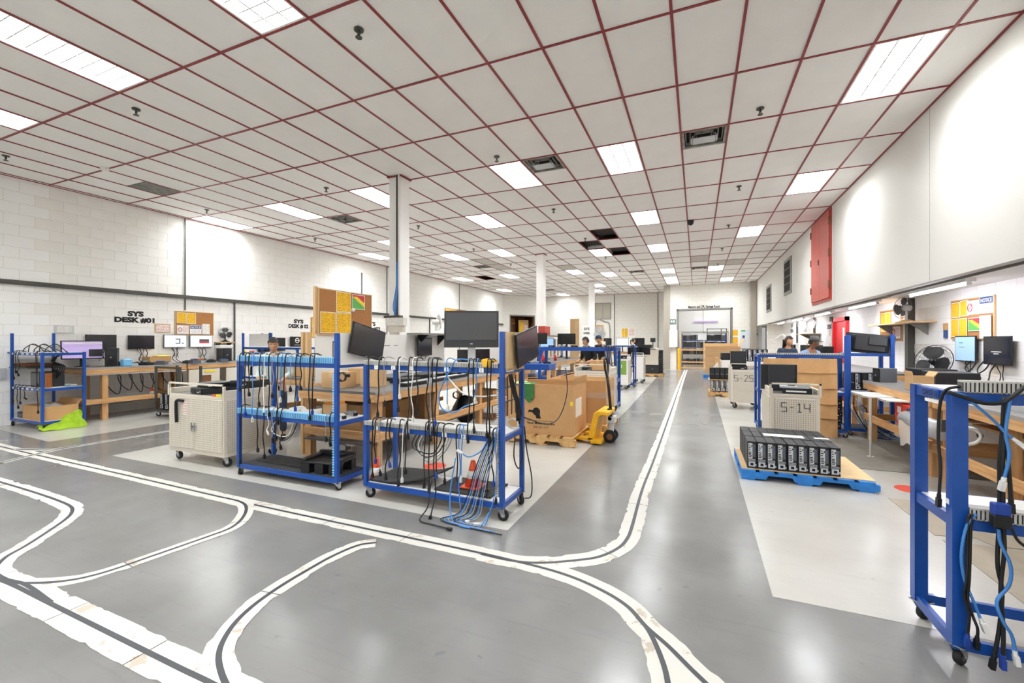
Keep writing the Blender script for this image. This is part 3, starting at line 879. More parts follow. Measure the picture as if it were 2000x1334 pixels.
def storage_cart(label, x0, x1, y0, y1, top=.9, number=None, doors=True, mt='beige metal', holes='beige holes x', z0=.16, handle=True, group=None, num_side='front', wheel=.055, backless=False):
    """beige perforated cabinet on casters with a raised rail round a sunk top tray"""
    t = thing('storage_cart', label, 'cart', ((x0 + x1) / 2, (y0 + y1) / 2, 0), 0, group)
    w, d = (x1 - x0) / 2, (y1 - y0) / 2
    MB().box(-w, -d, z0, w, d, top - .07).box(-w, -d, top - .07, -w + .03, d, top).box(w - .03, -d, top - .07, w, d, top).box(-w, d - .03, top - .07, w, d, top).build('body', mt, t, bevel=.004)
    MB().box(-w + .03, -d, top - .07, w - .03, d - .03, top - .064).build('top_tray', 'grey worktop', t)
    MB().box(-w + .03, -d - .004, top - .1, w - .03, -d, top - .064).build('front_lip', mt, t)
    if doors:
        for a, b in ((-w + .02, -.004), (.004, w - .02)):
            q = MB().box(a, -d - .012, z0 + .05, b, -d, top - .11); dr = q.build('cabinet_door', holes, t, bevel=.003)
        MB().cyl((-.03, -d - .03, z0 + .28), (-.03, -d - .03, z0 + .38), .008, 8).cyl((.03, -d - .03, z0 + .28), (.03, -d - .03, z0 + .38), .008, 8).box(-.035, -d - .025, z0 + .32, .035, -d - .012, z0 + .34).build('latch', 'chrome', t)
    else:
        MB().box(-w + .05, -d - .01, z0 + .04, w - .05, -d, top - .12).build('front_panel', holes, t, bevel=.003)
    for sx in (-1, 1):
        s_ = MB().box(sx * w, -d + .04, z0 + .04, sx * (w + .006), d - .04, top - .12); s_.build('side_panel', 'beige holes y', t)
    if handle:
        h = MB(); q = .012
        for sx in (-1, 1): h.box(sx * w - q, -d - .01, top - .09, sx * w + q, -d + .015, top + .075)
        h.box(-w - q, -d - .01, top + .055, w + q, -d + .015, top + .075)
        h.build('handle_rail', mt, t)
    for sx in (-1, 1):
        for sy in (-1, 1): caster(t, sx * (w - .07), sy * (d - .07), wheel, rnd.uniform(-.8, .8), z0 - (wheel * 2 + .025))
    if number:
        q = MB(); ks = 1.22 if number == 'S-25' else 1.05; hh, ww = .105 * ks, .058 * ks; x = -.145 * ks - (.03 if ks > 1.1 else 0); zc = z0 + (top - z0) * .60
        SEG = {'S': [(1, 1, 0, 1), (0, 1, 0, .5), (0, .5, 1, .5), (1, .5, 1, 0), (1, 0, 0, 0)], '5': [(1, 1, 0, 1), (0, 1, 0, .55), (0, .55, 1, .55), (1, .55, 1, 0), (1, 0, 0, 0)],
               '2': [(0, .85, .2, 1), (.2, 1, .8, 1), (.8, 1, 1, .8), (1, .8, 0, 0), (0, 0, 1, 0)], '1': [(.2, .8, .55, 1), (.55, 1, .55, 0), (.2, 0, .9, 0)], '4': [(0, 1, 0, .45), (0, .45, 1, .45), (1, 1, 1, 0)], '-': [(.15, .5, .85, .5)]}
        for ch in number:
            for a_, b_, c_, e_ in SEG[ch]: q.beam((x + a_ * ww, -d - .0115, zc + b_ * hh), (x + c_ * ww, -d - .0115, zc + e_ * hh), .003, .008, up=(.02, 0, 1) if abs(b_ - e_) < abs(a_ - c_) else (1, 0, .02))
            x += ww + .022 * ks
        q.build('stencil_number', 'ink', t)
    return t, w, d

def monitor(label, loc, rotz, w, h, tilt=0.0, roll=0.0, screen='screen off', stand='none', bez=.018, depth=.035, name='monitor', cable=True, group=None, chin=0.0, hc=None, frame='black plastic', back=False):
    """flat monitor: local -Y is the screen side, origin at foot (stand) or at the middle of the panel's back (wall)"""
    t = thing(name, label, 'monitor', loc, rotz, group)
    zc = hc if hc is not None else (h / 2 + .13 if stand not in ('none', 'wall') else 0)
    T = Matrix.Translation((0, 0, zc)) @ Matrix.Rotation(tilt, 4, 'X') @ Matrix.Rotation(roll, 4, 'Y')
    b = MB(); b.T = T
    b.box(-w / 2, -depth * .4, -h / 2, w / 2, depth * .1, h / 2)
    b.prism([(-w * .4, depth * .1), (w * .4, depth * .1), (w * .3, depth * .8), (-w * .3, depth * .8)], -h * .38, h * .38, 'Z')
    b.build('housing', frame, t, bevel=.003)
    s_ = MB(); s_.T = T; s_.box(-w / 2 + bez, -depth * .4 - .002, -h / 2 + bez + chin, w / 2 - bez, -depth * .4, h / 2 - bez)
    so = s_.build('screen', screen, t)
    lg = MB(); lg.T = T; lg.box(-.012, -depth * .4 - .0015, -h / 2 + .004 + chin * .5, .012, -depth * .4, -h / 2 + .011 + chin * .5)
    lg.build('badge', 'silver plastic', t)
    if stand == 'foot':
        MB().box(-.03, depth * .8 - .01, .01, .03, depth * .8 + .012, zc).build('stand_neck', frame, t)
        MB().lathe([(.11, 0), (.11, .008), (.09, .014)], (0, depth * .5, 0), 20).build('stand_base', frame, t)
    elif stand == 'silver':
        MB().box(-.035, depth * .8 - .01, .01, .035, depth * .8 + .015, zc).build('stand_neck', 'silver plastic', t)
        MB().box(-.11, -.06, 0, .11, .14, .012).build('stand_base', 'silver plastic', t)
    elif stand == 'wall':
        MB().cbox((0, depth * .8 + .01, 0), (.12, .03, .12)).build('wall_bracket', 'dark grey metal', t)
    if cable:
        for i in (-1, 1):
            p = MB().tube(curve_pts([(i * .05, depth * .5, zc - h * .3), (i * .06, depth * .6, zc - h / 2 - .03), (i * .02 + .02, depth * .7, zc - h / 2 - .12), (i * .05 + .03, depth * .5, zc - h / 2 - (.24 if stand == 'wall' else .1))], 5), .005, 5)
            if stand == 'wall': p.build('monitor_cable', 'cable black', t)
    return t

# small desktop computer standing on edge: rear (ports) or front towards -Y
def pc(label, loc, rotz=0.0, front=False, w=.088, h=.29, d=.29, group=None, name='desktop_computer'):
    t = thing(name, label, 'computer', loc, rotz, group)
    MB().box(-w / 2, -d / 2 + .006, 0, w / 2, d / 2, h).build('case', 'charcoal plastic', t, bevel=.002)
    y = -d / 2
    if front:
        MB().box(-w / 2, y - .012, 0, w / 2, y + .006, h).build('front_bezel', 'black plastic', t, bevel=.003)
        MB().box(-w / 2 + .02, y - .014, h * .52, w / 2 - .012, y - .012, h - .03).build('drive_bay', 'charcoal plastic', t)
        MB().cyl((w * .28, y - .014, h * .44), (w * .28, y - .012, h * .44), .007, 10).box(-w * .3, y - .0135, h * .45, w * .05, y - .012, h * .47).build('power_button', 'silver plastic', t)
    else:
        MB().box(-w / 2, y, 0, w / 2, y + .006, h).build('rear_frame', 'black plastic', t)
        MB().box(-w / 2 + .009, y - .003, h * .36, w * .06, y, h - .018).build('port_plate', 'silver plastic', t)
        k = MB()
        for zz, ww in ((.86, .012), (.78, .02), (.70, .014), (.60, .024), (.545, .024), (.49, .024), (.43, .026)):
            k.box(-w / 2 + .013, y - .005, h * zz - .005, -w / 2 + .013 + ww, y - .003, h * zz + .004)
        k.box(-w * .08, y - .005, h * .80, w * .03, y - .003, h * .86).box(-w * .10, y - .005, h * .46, w * .03, y - .003, h * .48)
        k.build('ports', 'black matte', t)
        MB().box(w * .1, y - .003, h * .42, w / 2 - .01, y, h - .03).build('expansion_cover', 'mid grey plastic', t)
        MB().box(-w / 2 + .009, y - .003, h * .26, w / 2 - .012, y, h * .34).build('vent_strip', 'silver plastic', t)
        v = MB()
        for i in range(6): v.box(-w / 2 + .012 + i * .0105, y - .0045, h * .275, -w / 2 + .019 + i * .0105, y - .003, h * .325)
        v.build('vent_slots', 'black matte', t)
        MB().box(-w / 2 + .012, y - .003, .018, w / 2 - .014, y, h * .24).build('power_supply', 'silver plastic', t)
        MB().box(-w * .16, y - .006, h * .11, w * .16, y - .003, h * .2).build('power_inlet', 'black matte', t)
        MB().box(w * .33, y - .004, h * .66, w / 2 - .008, y - .003, h * .84).build('blue_tag', 'sign blue', t)
        MB().box(w / 2 - .012, y - .012, h * .1, w / 2 - .002, y, h * .16).build('lock_loop', 'silver plastic', t)
    return t
def flat_pc(label, loc, rotz=0.0, w=.33, d=.3, h=.07, group=None):
    """low desktop computer lying flat, front to -Y"""
    t = thing('desktop_computer', label, 'computer', loc, rotz, group)
    MB().box(-w / 2, -d / 2, 0, w / 2, d / 2, h).build('case', 'charcoal plastic', t, bevel=.003)
    MB().box(-w / 2 + .004, -d / 2 - .008, .004, w / 2 - .004, -d / 2, h - .003).build('front_bezel', 'black plastic', t)
    MB().box(-w * .45, -d / 2 - .010, h * .55, 0, -d / 2 - .008, h * .85).build('drive_slot', 'charcoal plastic', t)
    MB().cyl((w * .38, -d / 2 - .010, h * .5), (w * .38, -d / 2 - .008, h * .5), .009, 8).box(w * .1, -d / 2 - .0095, h * .25, w * .3, -d / 2 - .008, h * .4).build('port_group', 'silver plastic', t)
    return t

def bench(label, x0, x1, y0, y1, top, front='+X', legs=(), low=.33, back_legs=True, wt=.03, low_on=True, name='workbench', hb=.09):
    """plank-built bench along Y: grey top, front beam, legs, low rail on the side `front`"""
    t = thing(name, label, 'workbench', ((x0 + x1) / 2, (y0 + y1) / 2, 0))
    w, d = (x1 - x0) / 2, (y1 - y0) / 2
    s_ = 1 if front == '+X' else -1
    MB().box(-w, -d, top - wt, w, d, top).build('worktop', 'grey worktop', t)
    MB().box(s_ * w - .002, -d, top - wt, s_ * (w + .006), d, top + .003).build('edge_strip', 'edge strip', t)
    MB().box(s_ * w - s_ * .04, -d, top - wt - hb, s_ * w, d, top - wt).build('front_beam', 'pine along y', t)
    MB().box(-s_ * w, -d, top - wt - hb, -s_ * (w - .04), d, top - wt).build('back_beam', 'pine along y', t)
    for sy in (-1, 1): MB().box(-w + .04, sy * d - (.04 if sy > 0 else 0), top - wt - hb, w - .04, sy * d + (.04 if sy < 0 else 0), top - wt).build('end_beam', 'pine along x', t)
    for ly in (legs or (-d + .1, d - .1)):
        MB().box(s_ * (w - .13), ly - .045, 0, s_ * (w - .04), ly + .045, top - wt).build('leg', 'pine along z', t)
        if back_legs: MB().box(-s_ * (w - .13), ly - .045, 0, -s_ * (w - .04), ly + .045, top - wt).build('leg', 'pine along z', t)
    if low_on:
        MB().box(s_ * (w - .04), -d, low - .045, s_ * w, d, low + .045).build('low_rail', 'pine along y', t)
        for ly in (-d + .05, d - .09): MB().box(-w + .04, ly, low - .045, w - .04, ly + .04, low + .045).build('low_crosspiece', 'pine along x', t)
    return t, w, d

def open_box(label, x0, x1, y0, y1, z, h, mt='cardboard', th=.012, flaps=(), name='cardboard_box', rotz=0.0, inner=.0):
    cx, cy = (x0 + x1) / 2, (y0 + y1) / 2
    t = thing(name, label, 'box', (cx, cy, z), rotz)
    w, d = (x1 - x0) / 2, (y1 - y0) / 2
    MB().box(-w, -d, 0, w, d, .01).build('bottom', mt, t)
    MB().box(-w, -d, .01, w, -d + th, h).build('front_wall', mt, t)
    MB().box(-w, d - th, .01, w, d, h).build('back_wall', mt, t)
    MB().box(-w, -d + th, .01, -w + th, d - th, h).build('side_wall', mt, t)
    MB().box(w - th, -d + th, .01, w, d - th, h).build('side_wall', mt, t)
    for side, ang, ln in flaps:
        q = MB()
        if side == 'E':   q.T = Matrix.Translation((w, 0, h)) @ Matrix.Rotation(ang, 4, 'Y'); q.box(-.006, -d, 0, .002, d, ln)
        elif side == 'W': q.T = Matrix.Translation((-w, 0, h)) @ Matrix.Rotation(-ang, 4, 'Y'); q.box(-.002, -d, 0, .006, d, ln)
        elif side == 'S': q.T = Matrix.Translation((0, -d, h)) @ Matrix.Rotation(ang, 4, 'X'); q.box(-w, -.002, 0, w, .006, ln)
        else:             q.T = Matrix.Translation((0, d, h)) @ Matrix.Rotation(-ang, 4, 'X'); q.box(-w, -.006, 0, w, .002, ln)
        q.build('flap', mt, t)
    return t, w, d
def closed_box(label, c, sz, mt='cardboard', rotz=0.0, tape='oak frame', name='cardboard_box', group=None):
    t = thing(name, label, 'box', c, rotz, group)
    x, y, z = sz[0] / 2, sz[1] / 2, sz[2]
    MB().box(-x, -y, 0, x, y, z - .004).build('carton', mt, t, bevel=.003)
    for a, b in ((-x, -.002), (.002, x)): MB().box(a, -y, z - .004, b, y, z).build('flap', mt, t)
    MB().box(-.025, -y - .001, z * .7, .025, y + .001, z + .001).build('tape_strip', tape, t)
    return t

def wood_pallet(label, x0, x1, y0, y1, mt='pallet wood', h=.13, boards=6, along='X', name='pallet', rotz=0.0, low=True):
    """notched stringers run along X (seen from -Y), deck boards across"""
    t = thing(name, label, 'pallet', ((x0 + x1) / 2, (y0 + y1) / 2, 0), rotz)
    w, d = (x1 - x0) / 2, (y1 - y0) / 2
    zt, zb = h - .022, .018
    n1 = [(-w, zb), (-w * .62, zb), (-w * .58, zb + .045), (-w * .22, zb + .045), (-w * .18, zb), (w * .18, zb), (w * .22, zb + .045), (w * .58, zb + .045), (w * .62, zb), (w, zb), (w, zt), (-w, zt)]
    for y in (-d, -.02, d - .04):
        MB().prism(n1, y, y + .04, 'Y').build('stringer', mt, t)
    bw = 2 * w / boards
    for i in range(boards):
        MB().box(-w + i * bw, -d - .004, zt, -w + (i + 1) * bw - bw * .22, d + .004, h).build('deck_board', mt, t)
    if low:
        for i in (0, boards // 2, boards - 1):
            MB().box(-w + i * bw, -d, 0, -w + (i + 1) * bw - bw * .25, d, zb).build('bottom_board', mt, t)
    return t, w, d

def fan(label, loc, rotz, r=.2, stem=.3, base=.12, cage='mesh wire', blade='charcoal plastic', body='white enamel', tilt=0.0, nb=3, group=None, basemat=None, rings=(.35, .6, .82, 1.0), spokes=28):
    """desk fan facing local -Y"""
    t = thing('desk_fan', label, 'fan', loc, rotz, group)
    MB().lathe([(base, 0), (base, .012), (base * .5, .035), (.03, .05)], (0, .06, 0), 20).build('base', basemat or body, t)
    MB().cyl((0, .06, .04), (0, .06, stem), .016, 10).build('pole', body, t)
    T = Matrix.Translation((0, 0, stem + .02)) @ Matrix.Rotation(tilt, 4, 'X')
    m_ = MB(); m_.T = T; m_.lathe([(.02, .13), (.05, .12), (.055, .04), (.045, .0)], (0, 0, 0), 14, axis='Y'); m_.build('motor', body, t)
    c = MB(); c.T = T
    for f, yy in ((1, -.045), (-1, .03)):
        for k in rings:
            y = yy * (1 - .85 * (k ** 3))
            c.tube([(r * k * math.cos(2 * math.pi * i / 28), y, r * k * math.sin(2 * math.pi * i / 28)) for i in range(28)], .0035 if k == 1 else .0018, 4, closed=True)
        for i in range(spokes):
            a = 2 * math.pi * i / spokes
            c.tube([(r * k * math.cos(a), yy * (1 - .85 * k ** 3), r * k * math.sin(a)) for k in (.12, .5, .8, 1.0)], .0014, 3)
    c.lathe([(.03, -.05), (.032, -.042)], (0, 0, 0), 14, axis='Y')
    c.build('cage', cage, t)
    for i in range(nb):
        b = MB(); a = 2 * math.pi * i / nb + .4
        b.T = T @ Matrix.Rotation(a, 4, 'Y')
        g = []
        for u in range(6):
            q = .15 + .75 * u / 5; wd = .5 * math.sin(.35 + 2.2 * u / 5)
            g.append([(r * q, -.018 * v - .008, r * wd * v) for v in (-1, -.4, .3, 1)])
        b.sheet(g); b.build('blade', blade, t)
    h = MB(); h.T = T; h.cyl((0, -.035, 0), (0, .02, 0), .028, 12); h.build('hub', blade, t)
    return t

def board_sheet(t, mt, x, y0, y1, z0, z1, face=1, d=.002, name='notice'):
    """a sheet pinned on a face X = x; face +1 faces +X, -1 faces -X (local coordinates of the board)"""
    return MB().box(x, y0, z0, x + face * d, y1, z1).build(name, mt, t)
def wall_text(lines, plane, y, z, face, size, label, mt='ink', bold=.009, gap=1.15, name='wall_lettering', widths=None):
    b = MB(); right = (0, 1, 0) if face > 0 else (0, -1, 0)
    for i, s_ in enumerate(lines):
        b.text(s_, size, (plane + face * .0045, y, z - i * size * gap), right, (0, 0, 1), bold=bold, depth=.0015, width=(widths or {}).get(i))
    return single(b, name, mt, label, 'sign')

# hanging cables -------------------------------------------------
def cable(label, pts, mt='cable black', r=.0055, plug='black plastic', group=None, plug_at=-1, sub=6, plug2=None, name='cable'):
    P = curve_pts(pts, sub)
    c = sum((Vector(p) for p in P), Vector()) / len(P); c.z = min(p.z for p in P)
    t = thing(name, label, 'cable', c, 0, group)
    b = MB().tube([p - c for p in P], r, 5); b.build('cord', mt, t)
    if plug:
        e, q = P[plug_at] - c, P[plug_at - 1 if plug_at < 0 else 1] - c
        dr = (e - q).normalized()
        k = MB(); k.beam(e - dr * .004, e + dr * .038, .024, .016); k.cyl(e - dr * .024, e - dr * .004, r * 1.2, 6, r2=.009)
        k.build('plug', plug, t)
    return t
def hang(label, cx, x, y, ztop, zend, back=.10, mt='cable black', r=.0055, plug='black plastic', sway=.02, group=None, kick=None):
    """cable coming over the front edge of a shelf at (x, y, ztop) and hanging down to zend"""
    s1, s2 = rnd.uniform(-sway, sway), rnd.uniform(-sway, sway)
    L = ztop - zend
    pts = [(x + s1 * 2, y + back, ztop + .012), (x + s1, y + .03, ztop + .03), (x, y - .012, ztop + .005), (x + s1 * .5, y - .022, ztop - L * .25), (x + s2, y - .018, ztop - L * .55), (x + s2 * .3 + s1, y - .024, ztop - L * .8), (x + s1 + s2 * .5, y - .02, zend + .03)]
    if kick: pts += [(x + kick[0] * .5, y - .05 + kick[1] * .5, .02), (x + kick[0], y - .05 + kick[1], .012)]
    return cable(label, pts, mt, r, plug, group)
# ---------------------------------------------------------------- front row: blue cable carts and the beige cabinet
tA, wA, dA = blue_cart('blue steel cable cart with light blue slotted ducts, beside the beige cabinet', -4.77, -3.29, 3.30, 3.77, levels=(.12, .69, 1.275), posts=(1.275, 1.58, 1.275, 1.275))
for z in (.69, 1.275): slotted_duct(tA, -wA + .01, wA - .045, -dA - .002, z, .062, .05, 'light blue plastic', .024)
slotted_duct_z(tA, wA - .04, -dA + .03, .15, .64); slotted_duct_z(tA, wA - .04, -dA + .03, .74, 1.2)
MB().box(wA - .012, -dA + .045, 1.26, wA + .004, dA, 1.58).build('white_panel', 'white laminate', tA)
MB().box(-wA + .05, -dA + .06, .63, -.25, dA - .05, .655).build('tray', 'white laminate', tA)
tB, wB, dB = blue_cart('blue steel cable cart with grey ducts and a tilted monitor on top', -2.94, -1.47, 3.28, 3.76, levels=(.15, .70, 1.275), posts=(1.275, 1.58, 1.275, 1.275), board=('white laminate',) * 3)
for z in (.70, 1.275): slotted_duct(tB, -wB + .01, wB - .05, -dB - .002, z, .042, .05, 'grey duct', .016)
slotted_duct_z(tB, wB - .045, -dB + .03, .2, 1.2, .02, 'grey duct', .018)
MB().box(wB - .015, -dB + .06, 1.25, wB + .004, dB - .02, 1.58).build('side_panel', 'plywood', tB)
for i in range(5):
    MB().box(wB - .03, -dB + .05 + i * .09, .86, wB - .02, -dB + .056 + i * .09, 1.2).build('side_bar', 'dark grey metal', tB)
for z in (.98, 1.1, 1.22): MB().box(wB - .03, -dB + .04, z, wB - .02, dB - .04, z + .012).build('side_bar', 'grey metal', tB)
MB().box(wB + .0005, -dB + .06, 1.24, wB + .003, -dB + .22, 1.275).text('CART A 11', .03, (wB + .004, -dB + .14, 1.247), (0, 1, 0), (0, 0, 1), m=1).build('cart_label', ['label white', 'ink'], tB)
for i, (px, z) in enumerate(((735, 1.24), (768, 1.24), (803, 1.24), (872, 1.24), (940, 1.24), (735, .665), (795, .665), (868, .665), (905, .665))):
    x = onY(px, 730, 3.28).x + (2.94 + 1.47) / 2
    MB().box(x - .022, -dB - .002, z - .005, x + .022, -dB + .006, z + .032).text(str(i % 5 + 1), .03, (x, -dB - .003, z + .003), (1, 0, 0), (0, 0, 1), m=1).build('number_tag', ['label white', 'ink'], tB)

# monitors on those carts
q = onX(714, 668, -3.275)
monitor('black monitor hung crooked on the white end panel of the left cable cart', (-3.25, q.y, q.z), R(90), .52, .33, roll=R(12), stand='wall', bez=.014, cable=False)
q = onZ(932, 709, 1.285)
monitor('large grey-faced monitor on a silver stand, on top of the right cable cart', (onY(921, 650, 3.55).x, 3.55, 1.281), R(26), .5, .34, tilt=R(-6), stand='silver', screen='screen grey', chin=.05, hc=.33, frame='charcoal plastic')
monitor('black monitor hung crooked on the outer end of the right cable cart', (-1.43, onX(1029, 676, -1.43).y, onX(1029, 676, -1.43).z), R(88), .5, .30, roll=R(-11), stand='wall', bez=.012, cable=False)
b = MB(); b.lathe([(.09, 0), (.09, .02), (.03, .03)], (-2.55, 3.6, 1.281), 18)
single(b, 'monitor_stand_disc', 'charcoal plastic', 'loose round black monitor foot on top of the right cable cart', 'stand')
def keyb(label, c, w=.44, d=.14, rot=0.0, mt='black plastic'):
    t = thing('keyboard', label, 'keyboard', c, rot)
    MB().box(-w / 2, -d / 2, 0, w / 2, d / 2, .018).build('case', mt, t, bevel=.004)
    k = MB()
    for r in range(5):
        for i in range(15): k.box(-w / 2 + .015 + i * (w - .03) / 15, -d / 2 + .012 + r * .024, .018, -w / 2 + .012 + (i + 1) * (w - .03) / 15 - .003, -d / 2 + .031 + r * .024, .024)
    tag(k.build('keys', 'charcoal plastic', t), kind='stuff')
    return t
def drill(label, loc, rotz, mt='yellow paint'):
    t = thing('power_drill', label, 'drill', loc, rotz)
    b = MB(); b.lathe([(.022, -.02), (.03, .0), (.032, .09), (.024, .13)], (0, 0, .035), 12, axis='X'); b.build('motor_housing', mt, t)
    b = MB(); b.lathe([(.022, .13), (.02, .16), (.008, .175)], (0, 0, .035), 12, axis='X'); b.cyl((.175, 0, .035), (.25, 0, .035), .003, 6); b.build('chuck', 'black plastic', t)
    b = MB(); b.beam((.01, 0, .03), (-.02, .1, .03), .035, .04); b.build('handle', 'black plastic', t)
    b = MB(); b.cbox((-.025, .125, .03), (.08, .045, .055)); b.build('battery', mt, t)
    return t
drill('yellow and black cordless drill lying on top of the right cable cart', (-1.62, 3.42, 1.282), R(165))
t = thing('black_bottle', 'tall black thermos bottle behind the large monitor on the cart', 'bottle', (-3.62, onX(897, 705, -3.62).y, .9005))
# ---- bottom shelf of cart B: folded mat, cone
b = MB()
g = []
for i in range(15):
    x = -2.9 + i * .05
    z = .16 + (.11 * max(0, (i - 4) / 10) ** 1.4)
    g.append([(x, y, z + .02 * (1 if y > 3.5 else 0) * math.sin(i * .4)) for y in (3.32, 3.42, 3.55, 3.65, 3.73)])
b.sheet(g); g2 = [[(p[0], p[1], p[2] + .014) for p in row] for row in g]; b.sheet([list(reversed(r)) for r in g2])
for e in (0, -1): b.sheet([g[e], g2[e]], smooth=False)
b.sheet([[r[0] for r in g], [r[0] for r in g2]], smooth=False); b.sheet([[r[-1] for r in g], [r[-1] for r in g2]], smooth=False)
single(b, 'rubber_mat', 'rubber mat', 'thick grey mat curling up at its end, on the right cart bottom shelf', 'mat')
b = MB().box(-2.18, 3.34, .156, -1.62, 3.72, .172)
single(b, 'rubber_mat', 'rubber mat', 'flat grey mat under the orange cone on the right cart', 'mat')
def cone(label, x, y, z, h=.2, r=.07):
    t = thing('traffic_cone', label, 'cone', (x, y, z))
    MB().box(-r * 1.25, -r * 1.25, 0, r * 1.25, r * 1.25, .014).build('cone_base', 'orange plastic', t, bevel=.004)
    MB().lathe([(r, .014), (r * .28, h), (r * .2, h + .004)], (0, 0, 0), 20).build('cone_body', 'orange plastic', t)
    a = lambda f: r + (r * .28 - r) * f
    MB().lathe([(a(.32) + .0015, .014 + (h - .014) * .32), (a(.62) + .0015, .014 + (h - .014) * .62)], (0, 0, 0), 20).build('white_band', 'label white', t)
    return t
cone('small orange traffic cone with white band on the right cart bottom shelf', -1.88, 3.52, .174, .235, .075)
cone('reddish traffic cone on the floor between the two cable carts', -3.12, 3.68, .004, .26, .08)
b = MB().lathe([(.028, 0), (.03, .008), (.02, .012)], (-1.72, 3.47, .174), 14)
single(b, 'rubber_puck', 'black plastic', 'small black rubber puck lying beside the cone on the cart', 'cap')
# ---- cart A shelves
t = thing('plastic_pallet', 'small black plastic riser pallet on the left cart bottom shelf', 'pallet', (-3.62, 3.52, .125), R(8))
MB().box(-.22, -.16, .1, .22, .16, .12).box(-.22, -.16, .12, -.16, .16, .15).box(.16, -.16, .12, .22, .16, .15).box(-.22, .12, .12, .22, .16, .17).build('deck', 'black plastic', t, bevel=.004)
for x in (-.17, 0, .17):
    for y in (-.12, .12): MB().box(x - .05, y - .04, 0, x + .05, y + .04, .1).build('foot', 'black plastic', t)
MB().box(-4.1, 3.36, .126, -3.36, 3.4, .15)
single(MB().box(-4.65, 3.45, .126, -3.9, 3.72, .134), 'anti_slip_mat', 'rubber mat', 'grey mat lying flat on the left cart bottom shelf', 'mat')
single(MB().tube(curve_pts([(-4.2, 3.5, .72), (-4.05, 3.55, .75), (-3.95, 3.52, .72), (-3.8, 3.6, .73)], 5), .03, 8), 'paper_roll', 'paper', 'white rolled sheet on the left cart middle shelf', 'roll')
# coils of cable on the shelf ends
def coil(label, c, r, n, mt, axis='Z', wr=.0055, tilt=0.0, name='cable_coil', group=None):
    t = thing(name, label, 'cable', c, 0, group)
    b = MB(); b.T = Matrix.Rotation(tilt, 4, 'Y') if axis == 'Z' else Matrix.Rotation(R(90), 4, 'X') @ Matrix.Rotation(tilt, 4, 'Z')
    pts = []
    for i in range(n * 16):
        a = 2 * math.pi * i / 16; q = r * (1 + .12 * math.sin(i * .37)); pts.append((q * math.cos(a), q * math.sin(a) * .85, wr + .006 * (i // 16) + .008 * math.sin(i * .9) ** 2))
    b.tube(pts, wr, 5); b.build('cord', mt, t)
    k = MB(); k.cbox((r, 0, .015), (.03, .04, .03)); k.T = b.T; k.build('cable_tie', 'black plastic', t)
    return t
coil('white coiled cables on the middle shelf at the right end of the left cart', (-3.42, 3.45, .70), .075, 5, 'cable white')
coil('grey coil lying behind white coil on the left cart middle shelf', (-3.45, 3.65, .70), .07, 5, 'cable grey')
t = thing('parts_box', 'open brown carton with orange clips on the left cart middle shelf', 'box', (-3.62, 3.6, .70))
MB().box(-.1, -.08, 0, .1, .08, .01).box(-.1, -.08, 0, -.092, .08, .12).box(.092, -.08, 0, .1, .08, .12).box(-.1, -.08, 0, .1, -.072, .12).box(-.1, .072, 0, .1, .08, .12).build('carton', 'cardboard', t)
for i in range(5): MB().box(-.085 + i * .036, -.06, .08, -.06 + i * .036, .06, .15).build('clip', 'amber plastic', t)
# ---- hanging cables, left cart then right cart
NA = [(471, .95, 'k'), (482, .68, 'p'), (489, .9, 'k'), (497, .62, 'b'), (511, .80, 'k'), (519, .74, 'w'), (528, .70, 'k'), (536, .9, 'g'), (545, .62, 'k'), (553, .86, 'b'), (560, .9, 'k'), (571, .98, 'g'), (581, .78, 'p'), (590, 1.0, 'k'), (608, .70, 'k'), (616, .76, 'p')]
COLS = {'k': ('cable black', 'black plastic', 'black'), 'p': ('cable black', 'plug blue', 'black blue-plugged'), 'b': ('cable blue', 'cable white', 'light blue'), 'g': ('cable grey', 'black plastic', 'grey'), 'w': ('cable white', 'cable white', 'white')}
def row_of_cables(specs, y, ztop, where, kick=None):
    for i, (px, zend, c) in enumerate(specs):
        x = onY(px, 740, y).x
        m, pl, nm = COLS[c]
        hang('%s cable hanging from %s, %s from left' % (nm, where, ORD[i]), None, x, y, ztop, zend, mt=m, plug=pl, r=.0062 if c in 'kp' else .0048, kick=(kick or {}).get(i))
row_of_cables(NA, 3.297, 1.342, "the left cart's upper duct")
row_of_cables([(474, .14, 'k'), (505, .3, 'k'), (518, .24, 'k'), (527, .5, 'w'), (535, .42, 'g'), (543, .45, 'k'), (552, .36, 'k'), (640, .5, 'g'), (647, .46, 'k')], 3.297, .757, "the left cart's middle duct")
NB = [(722, .92, 'k'), (743, .80, 'k'), (752, .9, 'g'), (779, .86, 'k'), (783, .98, 'w'), (801, .62, 'k'), (808, .78, 'w'), (816, .84, 'k'), (838, .72, 'k'), (842, .62, 'g'), (846, .68, 'k'), (856, .76, 'p'), (874, .9, 'b'), (918, .64, 'k'), (926, .73, 'k'), (934, .98, 'b'), (954, .70, 'k'), (961, .66, 'k')]
row_of_cables(NB, 3.277, 1.322, "the right cart's upper duct")
NM = [(730, .22, 'k'), (735, .36, 'p'), (744, .25, 'g'), (758, .22, 'k'), (765, .34, 'p'), (783, .18, 'k'), (790, .22, 'w'), (795, .30, 'k'), (833, .2, 'k'), (841, .17, 'k'), (850, .12, 'k'), (856, .3, 'p'), (868, .26, 'k'), (893, .24, 'p'), (899, .16, 'b'), (906, .3, 'b'), (958, .20, 'k'), (964, .3, 'p'), (970, .24, 'b'), (974, .16, 'g')]
row_of_cables(NM, 3.277, .745, "the right cart's middle duct", {10: (.05, -.10), 14: (.12, -.06), 18: (-.1, -.08)})
